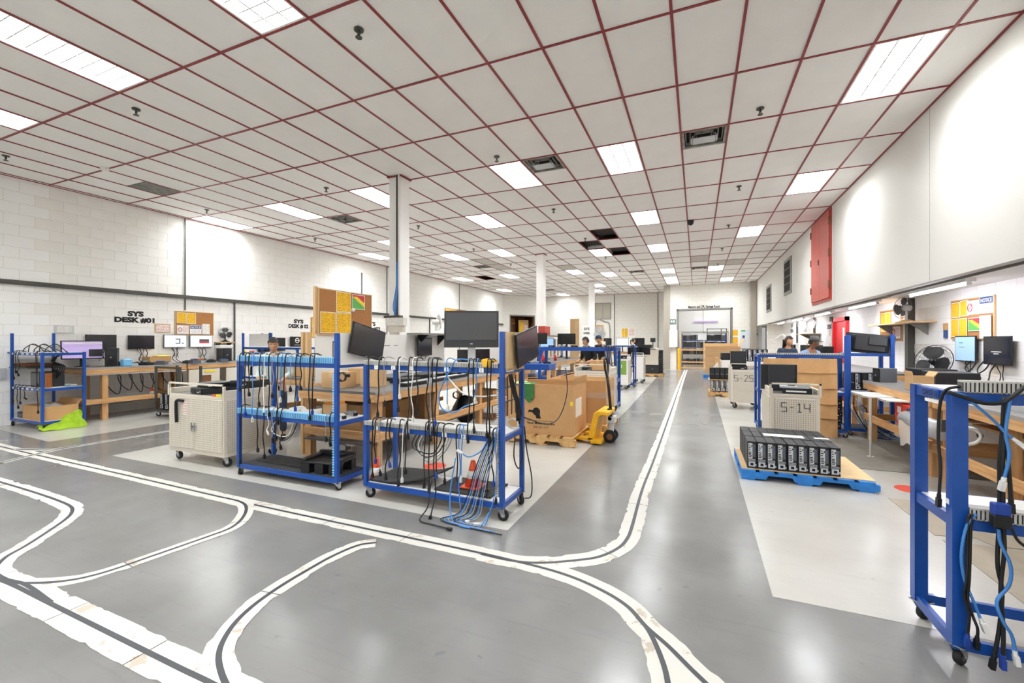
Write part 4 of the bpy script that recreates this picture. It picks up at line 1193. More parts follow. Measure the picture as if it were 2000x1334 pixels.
# big loops
x = onY(884, 740, 3.27).x
cable('light blue network cable making a wide loop on the right cart', [(x + .12, 3.4, 1.33), (x + .03, 3.3, 1.34), (x - .02, 3.26, 1.25), (x - .12, 3.25, 1.05), (x - .10, 3.25, .92), (x + .02, 3.25, .885), (x + .12, 3.26, .94), (x + .2, 3.27, .97)], 'cable blue', .006, 'cable white')
cable('white cable sagging across the right end of the right cart', [(-2.1, 3.36, 1.24), (-1.98, 3.3, 1.15), (-1.85, 3.29, 1.05), (-1.7, 3.3, 1.03), (-1.52, 3.31, 1.05)], 'cable white', .007, None)
for i, (o, mt, nm) in enumerate(((0, 'cable black', 'black'), (.03, 'cable white', 'white'), (-.04, 'cable black', 'thin black'), (.06, 'cable grey', 'grey'))):
    cable('%s cable loop bunched under the right cart middle shelf' % nm, [(-2.3 + o, 3.33, .69), (-2.36 + o, 3.31, .55), (-2.26 + o, 3.3, .46 - o), (-2.13 + o, 3.31, .50), (-2.06 + o, 3.33, .62), (-2.09 + o, 3.35, .69)], mt, .0055, None)
for i, (o, mt, nm) in enumerate(((0, 'cable black', 'black'), (.025, 'cable grey', 'grey'), (-.05, 'cable white', 'white'))):
    cable('%s cable loop bunched under the left cart middle shelf' % nm, [(-4.15 + o, 3.36, .66), (-4.2 + o, 3.33, .54), (-4.08 + o, 3.31, .44 - o), (-3.95 + o, 3.33, .5), (-3.9 + o, 3.36, .64)], mt, .0055, None)
for i in range(9):
    mt, nm = (('cable grey', 'grey'), ('cable blue', 'light blue'), ('cable black', 'black'))[i % 3]
    o = i * .013
    cable('%s cable in the bundle at the right cart corner, %s strand' % (nm, ORD[i]), [(-1.53 - o * .5, 3.30, .72), (-1.55 - o, 3.26 - .004 * i, .55), (-1.60 - o * 1.3, 3.245, .36), (-1.64 - o * 1.4, 3.25, .2), (-1.66 - o * 1.7, 3.23 - .006 * i, .06), (-1.72 - o * 2.2, 3.19 - .012 * i, .012), (-1.86 + .06 * i, 3.16 - .014 * i, .012)], mt, .0048, None)
cable('black adapter cable running on the floor in front of the right cart', [(-2.12, 3.2, .3), (-2.1, 3.12, .1), (-2.12, 3.03, .015), (-1.98, 3.0, .012), (-1.82, 2.98, .014)], 'cable black', .006, 'black plastic')
cable('light blue cable curling on the floor below the right cart', [(-1.9, 3.24, .5), (-1.93, 3.2, .2), (-1.86, 3.12, .02), (-1.72, 3.06, .012), (-1.6, 3.1, .014), (-1.56, 3.2, .1)], 'cable blue', .006, None)
cable('black cable dropping off the right end of the right cart to the floor', [(-1.455, 3.72, .72), (-1.44, 3.74, .5), (-1.40, 3.76, .25), (-1.42, 3.8, .06), (-1.5, 3.84, .012)], 'cable black', .006, None)
cable('black cable loop hanging inside the right end of the right cart', [(-1.455, 3.5, .69), (-1.45, 3.46, .5), (-1.445, 3.55, .38), (-1.445, 3.64, .45), (-1.45, 3.62, .66)], 'cable black', .006, None)
for i in range(5):
    cable('thick black lead tied along the right cart end frame, %s one' % ORD[i], [(-1.455, 3.36 + .015 * i, 1.22), (-1.45, 3.40 + .02 * i, 1.1), (-1.448, 3.50 + .03 * i, .95 - .02 * i), (-1.45, 3.52 + .02 * i, .80)], 'cable black', .006, None)
coil('white coiled patch cable at the right end of the right cart', (-1.49, 3.56, .77), .05, 4, 'cable white', 'Y', tilt=0)
cable('black cable drooping over the front of the big printed box', [(-1.46, 3.72, .80), (-1.36, 4.1, .68), (-1.32, 4.4, .72), (-1.3, 4.6, .95), (-1.36, 4.75, 1.2)], 'cable black', .006, None)
coil('black power lead looped on the right post of the left cart', (-3.262, 3.36, 1.14), .05, 4, 'cable black', 'Y')
coil('black lead looped low on the right post of the left cart', (-3.262, 3.36, .42), .06, 3, 'cable black', 'Y')
# ---- beige cabinet at left
tS, wS, dS = storage_cart('large beige perforated double-door cabinet on casters left of the cable carts', -6.12, -5.08, 3.36, 4.1, top=.915, z0=.135, wheel=.05)
MB().box(wS - .2, -dS - .006, .845, wS - .13, -dS - .0045, .87).build('orange_tag', 'orange plastic', tS)
MB().box(wS - .13, -dS - .006, .845, wS - .03, -dS - .0045, .875).build('yellow_tag', 'safety yellow', tS)
MB().box(-wS + .3, -dS - .014, .6, -wS + .38, -dS - .0125, .78).build('torn_label', 'red notice', tS)
MB().tube(curve_pts([(-wS + .33, -dS - .03, .77), (-wS + .23, -dS - .04, .77), (-wS + .2, -dS - .035, .7), (-wS + .2, -dS - .03, .5)], 5), .017, 8).build('strap', 'black matte', tS)
flat_pc('black low computer lying front-left on the beige cabinet', (-5.62, 3.55, .853), R(-12))
flat_pc('black low computer stacked on the front one on the beige cabinet', (-5.6, 3.62, .926), R(6), .3, .27, .06)
flat_pc('black low computer at the back left of the beige cabinet', (-5.9, 3.86, .853), R(4), .34, .28, .08)
flat_pc('black low computer at the right end of the beige cabinet, bottom of two', (-5.28, 3.8, .853), R(-4), .32, .3, .075)
flat_pc('black low computer at the right end of the beige cabinet, top of two', (-5.27, 3.82, .931), R(5), .3, .3, .075)
# ---- far left cart
tL, wL, dL = blue_cart('blue steel cart against the left wall holding cardboard box and lime jacket', -11.2, -10.08, 3.62, 4.2, levels=(.14, .70, 1.30), posts=(1.64, 1.31, 1.65, 1.31), board=('white laminate', 'white laminate', 'white laminate'))
for i, (px, z) in enumerate([(30 + 8 * j, zz) for zz in (1.28, .68) for j in range(6)]):
    x = -wL + .12 + (i % 6) * .17
    MB().box(x - .03, -dL - .002, z - .012, x + .03, -dL + .006, z + .012).build('number_tag', 'label white', tL)
MB().box(-wL - .25, -dL + .02, 1.02, wL * .1, dL - .1, 1.04).build('side_shelf', 'dark grey metal', tL)
MB().box(-wL - .25, -dL, 1.28, -wL, -dL + .03, 1.31).build('rail_extension', 'blue steel', tL)
open_box('open cardboard box of wrapped parts on the left wall cart', -10.85, -10.14, 3.66, 4.12, .146, .24, flaps=(('N', .5, .1),))
b = MB()
for k in range(2):
    g = []
    for i in range(7):
        row = []
        for j in range(6):
            u, v = i / 6 - .5, j / 5 - .5
            row.append((-10.62 + k * .3 + u * .28, 3.88 + v * .3, .30 + .11 * math.cos(u * 3) * math.cos(v * 3) + rnd.uniform(-.02, .02)))
        g.append(row)
    b.sheet(g)
single(b, 'wrapping_plastic', 'clear bag', 'crumpled clear plastic wrap in the cardboard box on the left wall cart', 'plastic')
g = []
for i in range(17):
    row = []
    for j in range(11):
        u, v = i / 16, j / 10
        top = .06 + .30 * u ** 1.3 * (1 if u < .85 else 1 - (u - .85) * 2)
        z = max(.006, top * (1 - v) ** .8 + .018 * math.sin(u * 21 + v * 5) * (1 - v * .7) + .012 * math.sin(v * 13 + u * 6))
        row.append((-10.16 + .26 * v + .03 * math.sin(u * 14 + v * 3) * v, 3.58 + .56 * u + .02 * math.sin(v * 9), z))
    g.append(row)
b = MB(); b.sheet(g); b.sheet([[(p[0] - .006, p[1], max(.003, p[2] - .008)) for p in reversed(r)] for r in g])
single(b, 'safety_jacket', 'lime fabric', 'lime green jacket spilling off the bottom of the left wall cart', 'jacket')
t = thing('old_computer', 'dark computer on the middle shelf of the left wall cart', 'computer', (-10.45, 3.85, .706))
MB().box(-.2, -.16, 0, .12, .16, .26).build('case', 'charcoal plastic', t, bevel=.006)
MB().box(-.19, -.166, .03, .11, -.16, .24).build('grille', 'mid grey plastic', t)
single(MB().box(-10.74, 3.72, .706, -10.62, 3.86, .82), 'red_case', 'bright red', 'small red case beside the dark computer on the left wall cart', 'case', bevel=.006)
b = MB(); b.cyl((-10.22, 3.76, .706), (-10.22, 3.76, .95), .045, 14).cyl((-10.22, 3.76, .95), (-10.22, 3.76, .955), .05, 14)
single(b, 'copper_roll', 'copper', 'upright copper coloured roll on the left wall cart', 'roll')
for i, (x, y) in enumerate(((-10.35, 4.05), (-10.2, 4.06))):
    t = thing('circuit_board', 'green-blue circuit board on the left wall cart middle shelf, %s one' % ('left', 'right')[i], 'circuit board', (x, y, .706), .3)
    MB().box(-.06, -.08, 0, .06, .08, .006).build('board', 'board green', t)
    for k in range(4): MB().box(-.04 + .02 * k, -.05, .006, -.03 + .02 * k, .05, .03).build('component', 'silver plastic', t)
t = thing('circuit_tray', 'tray of stacked brown circuit boards on the left wall cart side shelf', 'tray', (-11.0, 3.85, 1.042))
MB().box(-.3, -.2, 0, .3, .2, .015).build('tray', 'black plastic', t)
for i in range(9): MB().box(-.29 + i * .066, -.19, .015, -.27 + i * .066, .18, .06).build('board', 'brown wood', t)
t = thing('power_adapter', 'black power adapter on the bottom shelf of the left wall cart', 'adapter', (-11.0, 3.74, .146))
MB().box(-.11, -.06, 0, .11, .06, .1).build('case', 'black plastic', t, bevel=.006); MB().box(-.08, -.063, .02, .08, -.06, .08).build('label', 'mid grey plastic', t)
for i, (x, z) in enumerate(((-11.05, .4), (-10.95, .45), (-10.85, .34), (-10.72, .42), (-10.6, .5))):
    hang('black cable hanging from the left wall cart middle shelf, %s from left' % ORD[i], None, x, 3.612, .705, z, sway=.05)
for i, (x, z) in enumerate(((-10.98, .84), (-10.9, .95), (-10.8, .9), (-10.2, .75), (-10.16, .3))):
    hang('black cable hanging from the left wall cart top shelf, %s from left' % ORD[i], None, x, 3.612, 1.305, z, sway=.05)
for i in range(5):
    x = -10.95 + i * .19
    cable('black cable arching over the left wall cart top, %s from left' % ORD[i], [(x, 3.7, 1.31), (x + .02, 3.72, 1.38 + .06 * (i % 2)), (x + .12, 3.8, 1.40 + .05 * ((i + 1) % 2)), (x + .2, 3.9, 1.32)], 'cable black', .007, 'black plastic')
for i in range(6):
    z = .95 - .02 * i
    cable('thick black cable tangled inside the left wall cart, %s strand' % ORD[i], [(-10.38 + .03 * i, 3.95, 1.29), (-10.4 - .02 * i, 3.9, 1.15), (-10.36 + .035 * i, 3.86 + .02 * i, 1.05), (-10.42 + .02 * i, 3.9, z)], 'cable black', .012, None)
cable('light blue cable hanging in front of the right cart end post', [(-1.62, 3.28, .66), (-1.66, 3.24, .58), (-1.76, 3.22, .53), (-1.84, 3.22, .56)], 'cable blue', .006, 'cable white')
# the thermos started above
MB().lathe([(.035, 0), (.035, .2), (.03, .215), (.03, .25)], (0, 0, 0), 16).build('flask', 'black plastic', t_b := [o for o in bpy.data.objects if o.name == 'black_bottle'][0])
MB().lathe([(.032, .25), (.032, .29), (.02, .295)], (0, 0, 0), 16).build('cap', 'charcoal plastic', t_b)

# ---------------------------------------------------------------- right foreground cart
tC, wC, dC = blue_cart('blue steel cart cut off by the right edge of the photo', 1.08, 2.62, 2.63, 3.06, levels=(.135, .69, 1.265), posts=(1.268,) * 4, pw=.056, skip_board=(0,), board=('white laminate',) * 3, rh=.05)
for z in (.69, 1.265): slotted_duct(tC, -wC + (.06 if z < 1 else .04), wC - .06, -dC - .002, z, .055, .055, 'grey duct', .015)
b = MB(); b.box(-wC - .0015, -.09, 1.222, -wC + .006, .09, 1.262)
b.build('label_ground', 'blue steel', tC)
MB().text('CARTA 16', .038, (-wC - .0015, -.01, 1.228), (0, -1, 0), (0, 0, 1), bold=.0005, depth=.001, width=.15).build('stencil_lettering', 'black matte', tC)
MB().box(-wC - .003, -.1, 1.196, -wC, .04, 1.212).build('small_sticker', 'label white', tC)
MB().box(-wC - .0012, -dC + .026, .74, -wC - .0002, -dC + .05, .765).build('paint_chip', 'label white', tC)
xc, yc = 1.08, 2.63
cable('black power lead draped over the near left post of the right edge cart', [(1.5, 2.72, 1.3), (1.3, 2.68, 1.285), (1.12, 2.66, 1.29), (1.068, 2.69, 1.24), (1.06, 2.705, 1.05), (1.062, 2.69, .9), (1.06, 2.70, .75)], 'cable black', .007, 'black plastic')
def drop(lab, pts, mt, plug, r=.008, y0=2.604):
    cable(lab, [onY(px, py, y0 - .004 * (i % 3)) for i, (px, py) in enumerate(pts)], mt, r, plug)
drop('black cable sagging along the top duct of the right edge cart', [(1852, 766), (1880, 775), (1920, 787), (1960, 785), (2000, 757), (2040, 730)], 'cable black', None, .009, 2.58)
drop('light blue cable slanting down from the top of the right edge cart', [(1862, 768), (1881, 772), (1904, 790), (1938, 819), (1966, 847), (1988, 864)], 'cable blue', 'cable white', .006, 2.585)
drop('black cable pair hanging at the right edge cart, left strand', [(1893, 1004), (1890, 1028), (1888, 1128), (1883, 1161), (1890, 1190), (1893, 1204), (1889, 1247)], 'cable black', 'plug blue', .006)
drop('black cable pair hanging at the right edge cart, right strand', [(1899, 1004), (1896, 1028), (1893, 1128), (1890, 1171), (1900, 1204), (1909, 1228), (1908, 1252)], 'cable black', 'black plastic', .006)
drop('light blue cable hanging beside the black pair at the right edge cart', [(1907, 1004), (1888, 1028), (1878, 1080), (1883, 1128), (1902, 1175), (1919, 1218)], 'cable blue', 'cable white', .006)
drop('thick black cable bundle hanging from the right edge cart top, left strand', [(1961, 776), (1957, 843), (1952, 900), (1952, 966), (1950, 1033), (1948, 1104), (1957, 1156), (1952, 1223), (1940, 1290)], 'cable black', 'black plastic', .008)
drop('thick black cable bundle hanging from the right edge cart top, right strand', [(1966, 776), (1963, 843), (1958, 900), (1959, 966), (1960, 1033), (1961, 1080), (1954, 1152), (1959, 1223), (1959, 1290)], 'cable black', 'plug blue', .008, 2.595)
drop('light blue cable twisting down the upper black bundle at the right edge cart', [(1973, 776), (1964, 843), (1971, 890), (1959, 942)], 'cable blue', 'cable white', .007, 2.585)
drop('light blue cable twisting down the lower black bundle at the right edge cart', [(1950, 1033), (1954, 1061), (1973, 1104), (1971, 1142), (1947, 1175), (1959, 1214), (1976, 1242), (1984, 1282)], 'cable blue', 'cable white', .007, 2.585)
drop('black cable with plug hanging behind the blue socket on the right edge cart', [(1964, 847), (1971, 928), (1975, 985)], 'cable black', 'black plastic', .008, 2.59)
q = onY(1954, 1030, 2.575)
t = thing('socket_block', 'blue and black socket block clipped on the right edge cart middle duct', 'socket', (q.x, 2.575, q.z))
MB().box(-.03, -.02, 0, .03, .02, .055).build('lower_half', 'black plastic', t, bevel=.004); MB().box(-.028, -.018, .055, .028, .02, .105).build('upper_half', 'plug blue', t, bevel=.004)
drop('dark cable sticking out right of the blue socket on the right edge cart', [(1971, 1023), (1985, 1052), (2000, 1066), (2030, 1085)], 'cable black', 'black plastic', .006, 2.57)
# ---------------------------------------------------------------- left wall: signs, boards, bench, monitors
wall_text(['SYS', 'DESK #01'], XL, 5.545, 2.05, 1, .14, 'black SYS DESK lettering numbered 01, nearest on the left block wall', widths={0: .3, 1: .74}, gap=.97)
a, b_ = onX(563, 636, XL), onX(602, 636, XL)
wall_text(['SYS', 'DESK # 02'], XL, (a.y + b_.y) / 2, onX(580, 631, XL).z, 1, .15, 'black SYS DESK lettering numbered 02, farther along the left block wall', widths={0: .36, 1: b_.y - a.y}, gap=.97)
a, b_ = onX(706, 640, XL), onX(742, 640, XL)
wall_text(['SYS', 'DESK #03'], XL, (a.y + b_.y) / 2, onX(728, 636, XL).z, 1, .19, 'black SYS DESK #03 lettering partly hidden behind the big cork board', widths={0: .5, 1: b_.y - a.y}, gap=.97)


def cork_board(label, plane, y0, y1, z0, z1, face, sheets, mt='cork'):
    t = thing('notice_board', label, 'board', (plane, (y0 + y1) / 2, z0))
    w, h = (y1 - y0) / 2, z1 - z0
    f = face
    MB().box(0, -w, 0, f * .012, w, h).build('cork_panel', mt, t)
    MB().box(0, -w - .015, -.015, f * .018, -w, h + .015).box(0, w, -.015, f * .018, w + .015, h + .015).box(0, -w, -.015, f * .018, w, 0).box(0, -w, h, f * .018, w, h + .015).build('frame', 'oak frame', t)
    for i, (a, b, c, d, m) in enumerate(sheets):
        # a,b along the viewer's left-right 0..1, c,d from bottom 0..1
        if f < 0: a, b = 1 - b, 1 - a
        ya, yb, za, zb = -w + a * 2 * w, -w + b * 2 * w, c * h, d * h
        o = f * (.013 + .0015 * i)
        rim = board_sheet(t, 'paper', o, ya, yb, za, zb, f, .001, 'notice')
        e = .008
        if m == 'yellow': MB().box(o + f * .001, ya + e, za + e, o + f * .0018, yb - e, zb - e).build('notice_print', 'yellow notice', rim)
        elif m == 'white': MB().box(o + f * .001, ya + e, za + e, o + f * .0018, yb - e, zb - e).build('notice_print', 'white notice', rim)
        elif m == 'prohibit':
            q = MB(); cy, cz = (ya + (yb - ya) * (.27 if f > 0 else .73)), (za + zb) / 2; r = min(zb - za, (yb - ya) * .6) * .3
            q.tube([(o + f * .0015, cy + r * math.cos(k * .3927), cz + r * math.sin(k * .3927)) for k in range(16)], r * .13, 4, closed=True)
            q.beam((o + f * .0015, cy - r * .7, cz + r * .7), (o + f * .0015, cy + r * .7, cz - r * .7), r * .22, .001)
            q.build('prohibition_ring', 'sign red', rim)
            MB().box(o + f * .001, ya + (yb - ya) * (.5 if f > 0 else .06), za + (zb - za) * .15, o + f * .0016, ya + (yb - ya) * (.94 if f > 0 else .5), zb - (zb - za) * .15).build('notice_print', 'red notice', rim)
        elif m == 'notice':
            MB().box(o + f * .001, ya + e, zb - (zb - za) * .42, o + f * .0016, yb - e, zb - e).build('header', 'sign blue', rim)
            MB().text('NOTICE', (zb - za) * .3, (o + f * .0017, (ya + yb) / 2, zb - (zb - za) * .34), (0, f, 0), (0, 0, 1), bold=.001, depth=.0006, width=(yb - ya) * .8).build('header_text', 'label white', rim)
            MB().box(o + f * .001, ya + 3 * e, za + 2 * e, o + f * .0016, yb - 3 * e, zb - (zb - za) * .5).build('notice_print', 'white notice', rim)
        elif m == 'chart':
            n = 7
            for k in range(n):
                u0, u1 = k / n, (k + 1) / n
                yy0, yy1 = ya + e + (yb - ya - 2 * e) * u0, ya + e + (yb - ya - 2 * e) * u1
                if f < 0: yy0, yy1 = yb - e - (yb - ya - 2 * e) * u0, yb - e - (yb - ya - 2 * e) * u1
                hz = [(.8 - .1 * k, 'chart green'), (.86 + .01 * k - .1 * max(0, k - 2), 'chart yellow'), (1, 'chart red')]
                z_ = za + e; H_ = zb - za - 2 * e
                for fr, mm in hz:
                    zt = za + e + H_ * max(0, fr)
                    if zt > z_: MB().box(o + f * .001, yy0, z_, o + f * .0018, yy1, zt).build('chart_band', mm, rim)
                    z_ = max(z_, zt)
    return t
cork_board('small cork board with yellow sheets and signs above the left wall monitors', XL + .005, 6.33, 7.19, 1.66, 2.2, 1,
           [(.03, .27, .5, .97, 'yellow'), (.28, .52, .48, .97, 'yellow'), (.03, .33, .03, .4, 'prohibit'), (.36, .67, .03, .42, 'notice'), (.69, .9, .02, .5, 'white')])
a, b_ = onX(304, 632, XL), onX(330, 650, XL)
t = thing('framed_notice', 'small framed notice in a yellow rim on the left block wall', 'notice', (XL + .006, (a.y + b_.y) / 2, b_.z))
MB().box(0, -.16, 0, .008, .16, a.z - b_.z).build('frame', 'oak frame', t); MB().box(.008, -.135, .02, .01, .135, a.z - b_.z - .02).build('sheet', 'red notice', t)
a, b_ = onX(105, 635, XL), onX(144, 652, XL)
t = thing('sheet_holder', 'clear plastic sheet holder on the left wall above the lilac screen', 'notice', (XL + .006, (a.y + b_.y) / 2, b_.z))
MB().box(0, -(b_.y - a.y) / 2, 0, .012, (b_.y - a.y) / 2, a.z - b_.z).build('holder', 'silver plastic', t)
MB().box(.012, -(b_.y - a.y) / 2 + .03, .03, .014, (b_.y - a.y) / 2 - .03, a.z - b_.z - .02).build('sheet', 'white notice', t)
a, b_ = onX(868, 600, XL), onX(912, 640, XL)
cork_board('distant cork board with yellow sheets on the left wall behind the large monitor', XL + .005, a.y, b_.y, 2.15, 3.12, 1, [(.05, .26, .5, .97, 'yellow'), (.28, .5, .5, .97, 'yellow'), (.05, .5, .03, .45, 'white')])
a, b_ = onX(607, 622, XL), onX(622, 655, XL)
cork_board('pair of yellow sheets on a narrow board beside SYS DESK # 02', XL + .005, a.y, a.y + .75, 1.62, 2.25, 1, [(.05, .48, .5, .96, 'yellow'), (.52, .95, .5, .96, 'yellow'), (.05, .48, .04, .47, 'yellow'), (.52, .95, .04, .47, 'yellow')])
for px0, py0_, px1, py1_, sm, lab in ((167, 653, 228, 683, 'screen off', 'black wall monitor farthest left, above the black tower computer'), (250, 656, 302, 681, 'screen off', 'black wall monitor second from left, below SYS DESK #01 lettering'),
                                  (320, 655, 365, 678, 'screen white', 'lit white wall monitor showing a dark bracket, below the cork board'), (371, 655, 415, 678, 'screen white', 'lit white wall monitor showing a grey panel, left of the fan')):
    a, b_ = onX(px0, py0_, XL + .06), onX(px1, py1_, XL + .06)
    m_ = monitor(lab, (XL + .045, (a.y + b_.y) / 2, (a.z + b_.z) / 2 + .005), R(90), b_.y - a.y, .3, stand='wall', screen=sm, bez=.011)
    if 'bracket' in lab: MB().box(-.0, -.019, -.06, .1, -.0165, -.04).box(.08, -.019, -.04, .1, -.0165, .06).box(0, -.019, .04, .1, -.0165, .06).box(.13, -.019, -.06, .18, -.0165, -.04).build('screen_mark', 'mid grey plastic', m_)
    if 'panel' in lab: MB().box(-.05, -.018, -.05, .18, -.0165, .05).build('screen_window', 'mid grey plastic', m_); MB().box(-.05, -.019, -.05, .18, -.018, -.01).build('screen_strip', 'sign red', m_)
m_ = monitor('wide lilac-lit monitor on the left bench behind the blue cart', (-11.08, 4.56, 1.0), R(84), .62, .36, tilt=R(-5), stand='foot', screen='screen lilac', hc=.33, cable=False)
MB().box(.08, -.05, .2, .28, -.044, .34).build('screen_window', 'screen grey', m_); MB().box(-.28, -.05, .44, .28, -.043, .47).build('screen_toolbar', 'paper', m_)
t, w_, d_ = bench('long pine bench with grey top along the left block wall', -11.22, -10.4, 4.32, 6.05, 1.0, low=.36, legs=(-.55, .75))
MB().cyl((w_ - .02, -d_, .87), (w_ - .02, d_, .85), .014, 8).build('pipe_rail', 'grey duct', t)
MB().box(-w_ + .05, -d_, .28, w_ - .05, d_, .3).build('low_shelf', 'grey worktop', t)
t, w_, d_ = bench('second bench on the left wall with cream front panels, under the fan', -11.22, -10.42, 6.1, 8.3, 1.0, low_on=False)
for y in (-d_ + .36, 0.1, d_ - .4): MB().box(w_ - .03, y - .34, .12, w_ - .005, y + .34, .86).build('front_panel', 'beige metal', t)
MB().box(w_ - .004, -d_ + .3, .5, w_ + .002, -d_ + .5, .72).build('brown_panel', 'brown wood', t)
MB().box(w_ - .003, -d_ + .35, .78, w_ + .003, -d_ + .6, .83).build('yellow_label', 'safety yellow', t)
# things on the left benches
def tower(label, c, rotz, w=.18, d=.4, h=.36, mt='charcoal plastic', group=None):
    t = thing('tower_computer', label, 'computer', c, rotz, group)
    MB().box(-w / 2, -d / 2 + .02, 0, w / 2, d / 2, h).build('case', mt, t, bevel=.004)
    MB().box(-w / 2, -d / 2, 0, w / 2, -d / 2 + .02, h).build('front_bezel', 'black plastic', t, bevel=.004)
    for k in range(2): MB().box(-w / 2 + .015, -d / 2 - .003, h - .07 - k * .05, w / 2 - .015, -d / 2, h - .03 - k * .05).build('drive_bay', 'charcoal plastic', t)
    MB().cyl((0, -d / 2 - .003, h * .5), (0, -d / 2, h * .5), .012, 10).build('power_button', 'silver plastic', t)
    MB().box(-w * .3, -d / 2 - .002, h * .1, w * .3, -d / 2, h * .38).build('grille', 'black matte', t)
    return t
tower('black tower computer standing on the left wall bench', (-10.85, onX(219, 700, -10.85).y, 1.0), R(60))
tower('black tower computer under the desk fan on the left wall', (-10.95, 7.25, 1.0), R(80), .2, .36, .32)
single(MB().box(-11.1, 7.1, 1.322, -10.85, 7.42, 1.40), 'white_box', 'white enamel', 'white printer-like box on the tower below the desk fan', 'box', bevel=.01)
t = thing('wall_shelf', 'small wooden wall shelf carrying the black-bladed fan on the left wall', 'shelf', (XL, 7.42, 1.46))
MB().box(0.005, -.2, 0, .26, .2, .02).build('shelf_board', 'oak frame', t)
for y in (-.14, .14): MB().prism([(.005, 0), (.2, 0), (.005, -.16)], y - .008, y + .008, 'Y').build('bracket', 'dark grey metal', t)
fan('black-bladed desk fan on a small shelf on the left wall', (XL + .15, 7.42, 1.481), R(62), .155, .2, .1, body='black plastic', blade='black plastic')
closed_box('brown carton with a yellow tray on top on the left wall bench', (-10.95, onX(306, 695, -10.95).y, 1.001), (.3, .42, .16), 'cardboard')
single(MB().box(-11.05, 5.72, 1.162, -10.85, 5.98, 1.185), 'yellow_tray', 'safety yellow', 'yellow tray lying on the brown carton on the left bench', 'tray', bevel=.008)
drill('brown cordless drill standing on the second left wall bench', (-10.8, 6.55, 1.03), R(100), 'orange wood')
for i in range(9):
    y = 5.15 + i * .22
    t = thing('open_computer', 'small opened computer part on the left wall bench, %s from left' % ORD[i], 'computer part', (-10.66 + .1 * (i % 3), y if y < 6 or y > 6.15 else 6.2, 1.001), R(20 * i))
    MB().box(-.1, -.08, 0, .1, .08, .045 + .01 * (i % 3)).build('chassis', ('silver plastic', 'charcoal plastic', 'mid grey plastic')[i % 3], t)
    MB().box(-.07, -.05, .05 + .01 * (i % 3) - .004, .05, .05, .062 + .01 * (i % 3)).build('component', ('board green', 'black plastic', 'blue steel')[i % 3], t)
single(MB().box(-10.62, 4.95, 1.001, -10.5, 5.1, 1.14), 'blue_case', 'light blue plastic', 'light blue plastic case standing on the left wall bench', 'case', bevel=.01)
single(MB().box(-10.75, 7.5, 1.001, -10.5, 7.85, 1.07), 'blue_bin', 'blue steel', 'dark blue parts bin at the right end of the left wall benches', 'bin', bevel=.008)
t = thing('spray_bottle', 'red-topped spray bottle near the right end of the left benches', 'bottle', (-10.85, 7.95, 1.0))
MB().lathe([(.045, 0), (.045, .14), (.018, .19), (.018, .22)], (0, 0, 0), 14).build('bottle_body', 'clear bag', t)
MB().box(-.02, -.09, .22, .02, .03, .25).build('spray_head', 'bright red', t)
t = thing('plush_flower', 'small yellow flower ornament on the left wall bench', 'ornament', (-10.9, 7.75, 1.0))
MB().cyl((0, 0, 0), (0, 0, .2), .01, 6).build('stem', 'chart green', t); MB().ball((0, 0, .24), .045).build('flower_head', 'safety yellow', t)
cone('small red traffic cone on the low shelf under the left wall bench', -10.72, 5.55, .302, .2, .06)
for i in range(7):
    y = 4.7 + i * .19
    cable('black cable drooping under the left wall bench, %s from left' % ORD[i], [(-10.6, y, .86), (-10.58, y + .05, .6 + .05 * (i % 3)), (-10.6, y + .22, .45 + .06 * (i % 2)), (-10.7, y + .3, .75), (-10.8, y + .28, .88)], 'cable black', .008, None)
for i in range(12):
    y = 4.95 + .095 * i; x = -10.95 + .12 * (i % 3)
    if 5.55 < y < 6.2: continue
    t = thing('parts_tray', 'small tray of loose parts at the back of the left wall bench, %s from left' % ORD[i], 'tray', (x, y, 1.001), R(31 * i))
    MB().box(-.09, -.06, 0, .09, .06, .03 + .02 * (i % 2)).build('tray', ('black plastic', 'mid grey plastic', 'light blue plastic')[i % 3], t)
    for k in range(3): MB().box(-.07 + .05 * k, -.04, .03 + .02 * (i % 2), -.04 + .05 * k, .03, .05 + .02 * (i % 2) + .012 * k).build('loose_part', ('silver plastic', 'board green', 'charcoal plastic')[(i + k) % 3], t)
for i, px in enumerate((273, 285, 338, 345, 393, 400)):
    y = onX(px, 690, -11.2).y
    cable('black lead dropping from a wall monitor to the left bench, %s from left' % ORD[i], [(-11.22, y, 1.34), (-11.2, y + .03, 1.22), (-11.17, y - .03, 1.1), (-11.1, y + .04, 1.012), (-11.0, y + .1, 1.008)], 'cable black', .008, None)
single(MB().box(XL + .005, 3.46, .84, XL + .05, 3.60, 1.02).box(XL + .05, 3.5, .9, XL + .055, 3.56, .98), 'wall_socket', 'silver plastic', 'grey socket box on the left wall at the photo edge', 'socket')
# slim cart beside the bench
t, w_, d_ = blue_cart('narrow dark-framed trolley of computers parked before the left wall bench', -9.95, -9.15, 5.2, 5.62, levels=(.14,), posts=(1.0,) * 4, steel='dark grey metal')
MB().box(-w_ + .04, -d_ + .0, .96, w_ - .04, -d_ + .03, 1.0).build('top_bar', 'dark grey metal', t)
for i in range(4): pc('small black computer on the narrow trolley, %s from left' % ORD[i], (-9.8 + .16 * i, 5.4, .146), R(-4), h=.32, d=.3, w=.11)

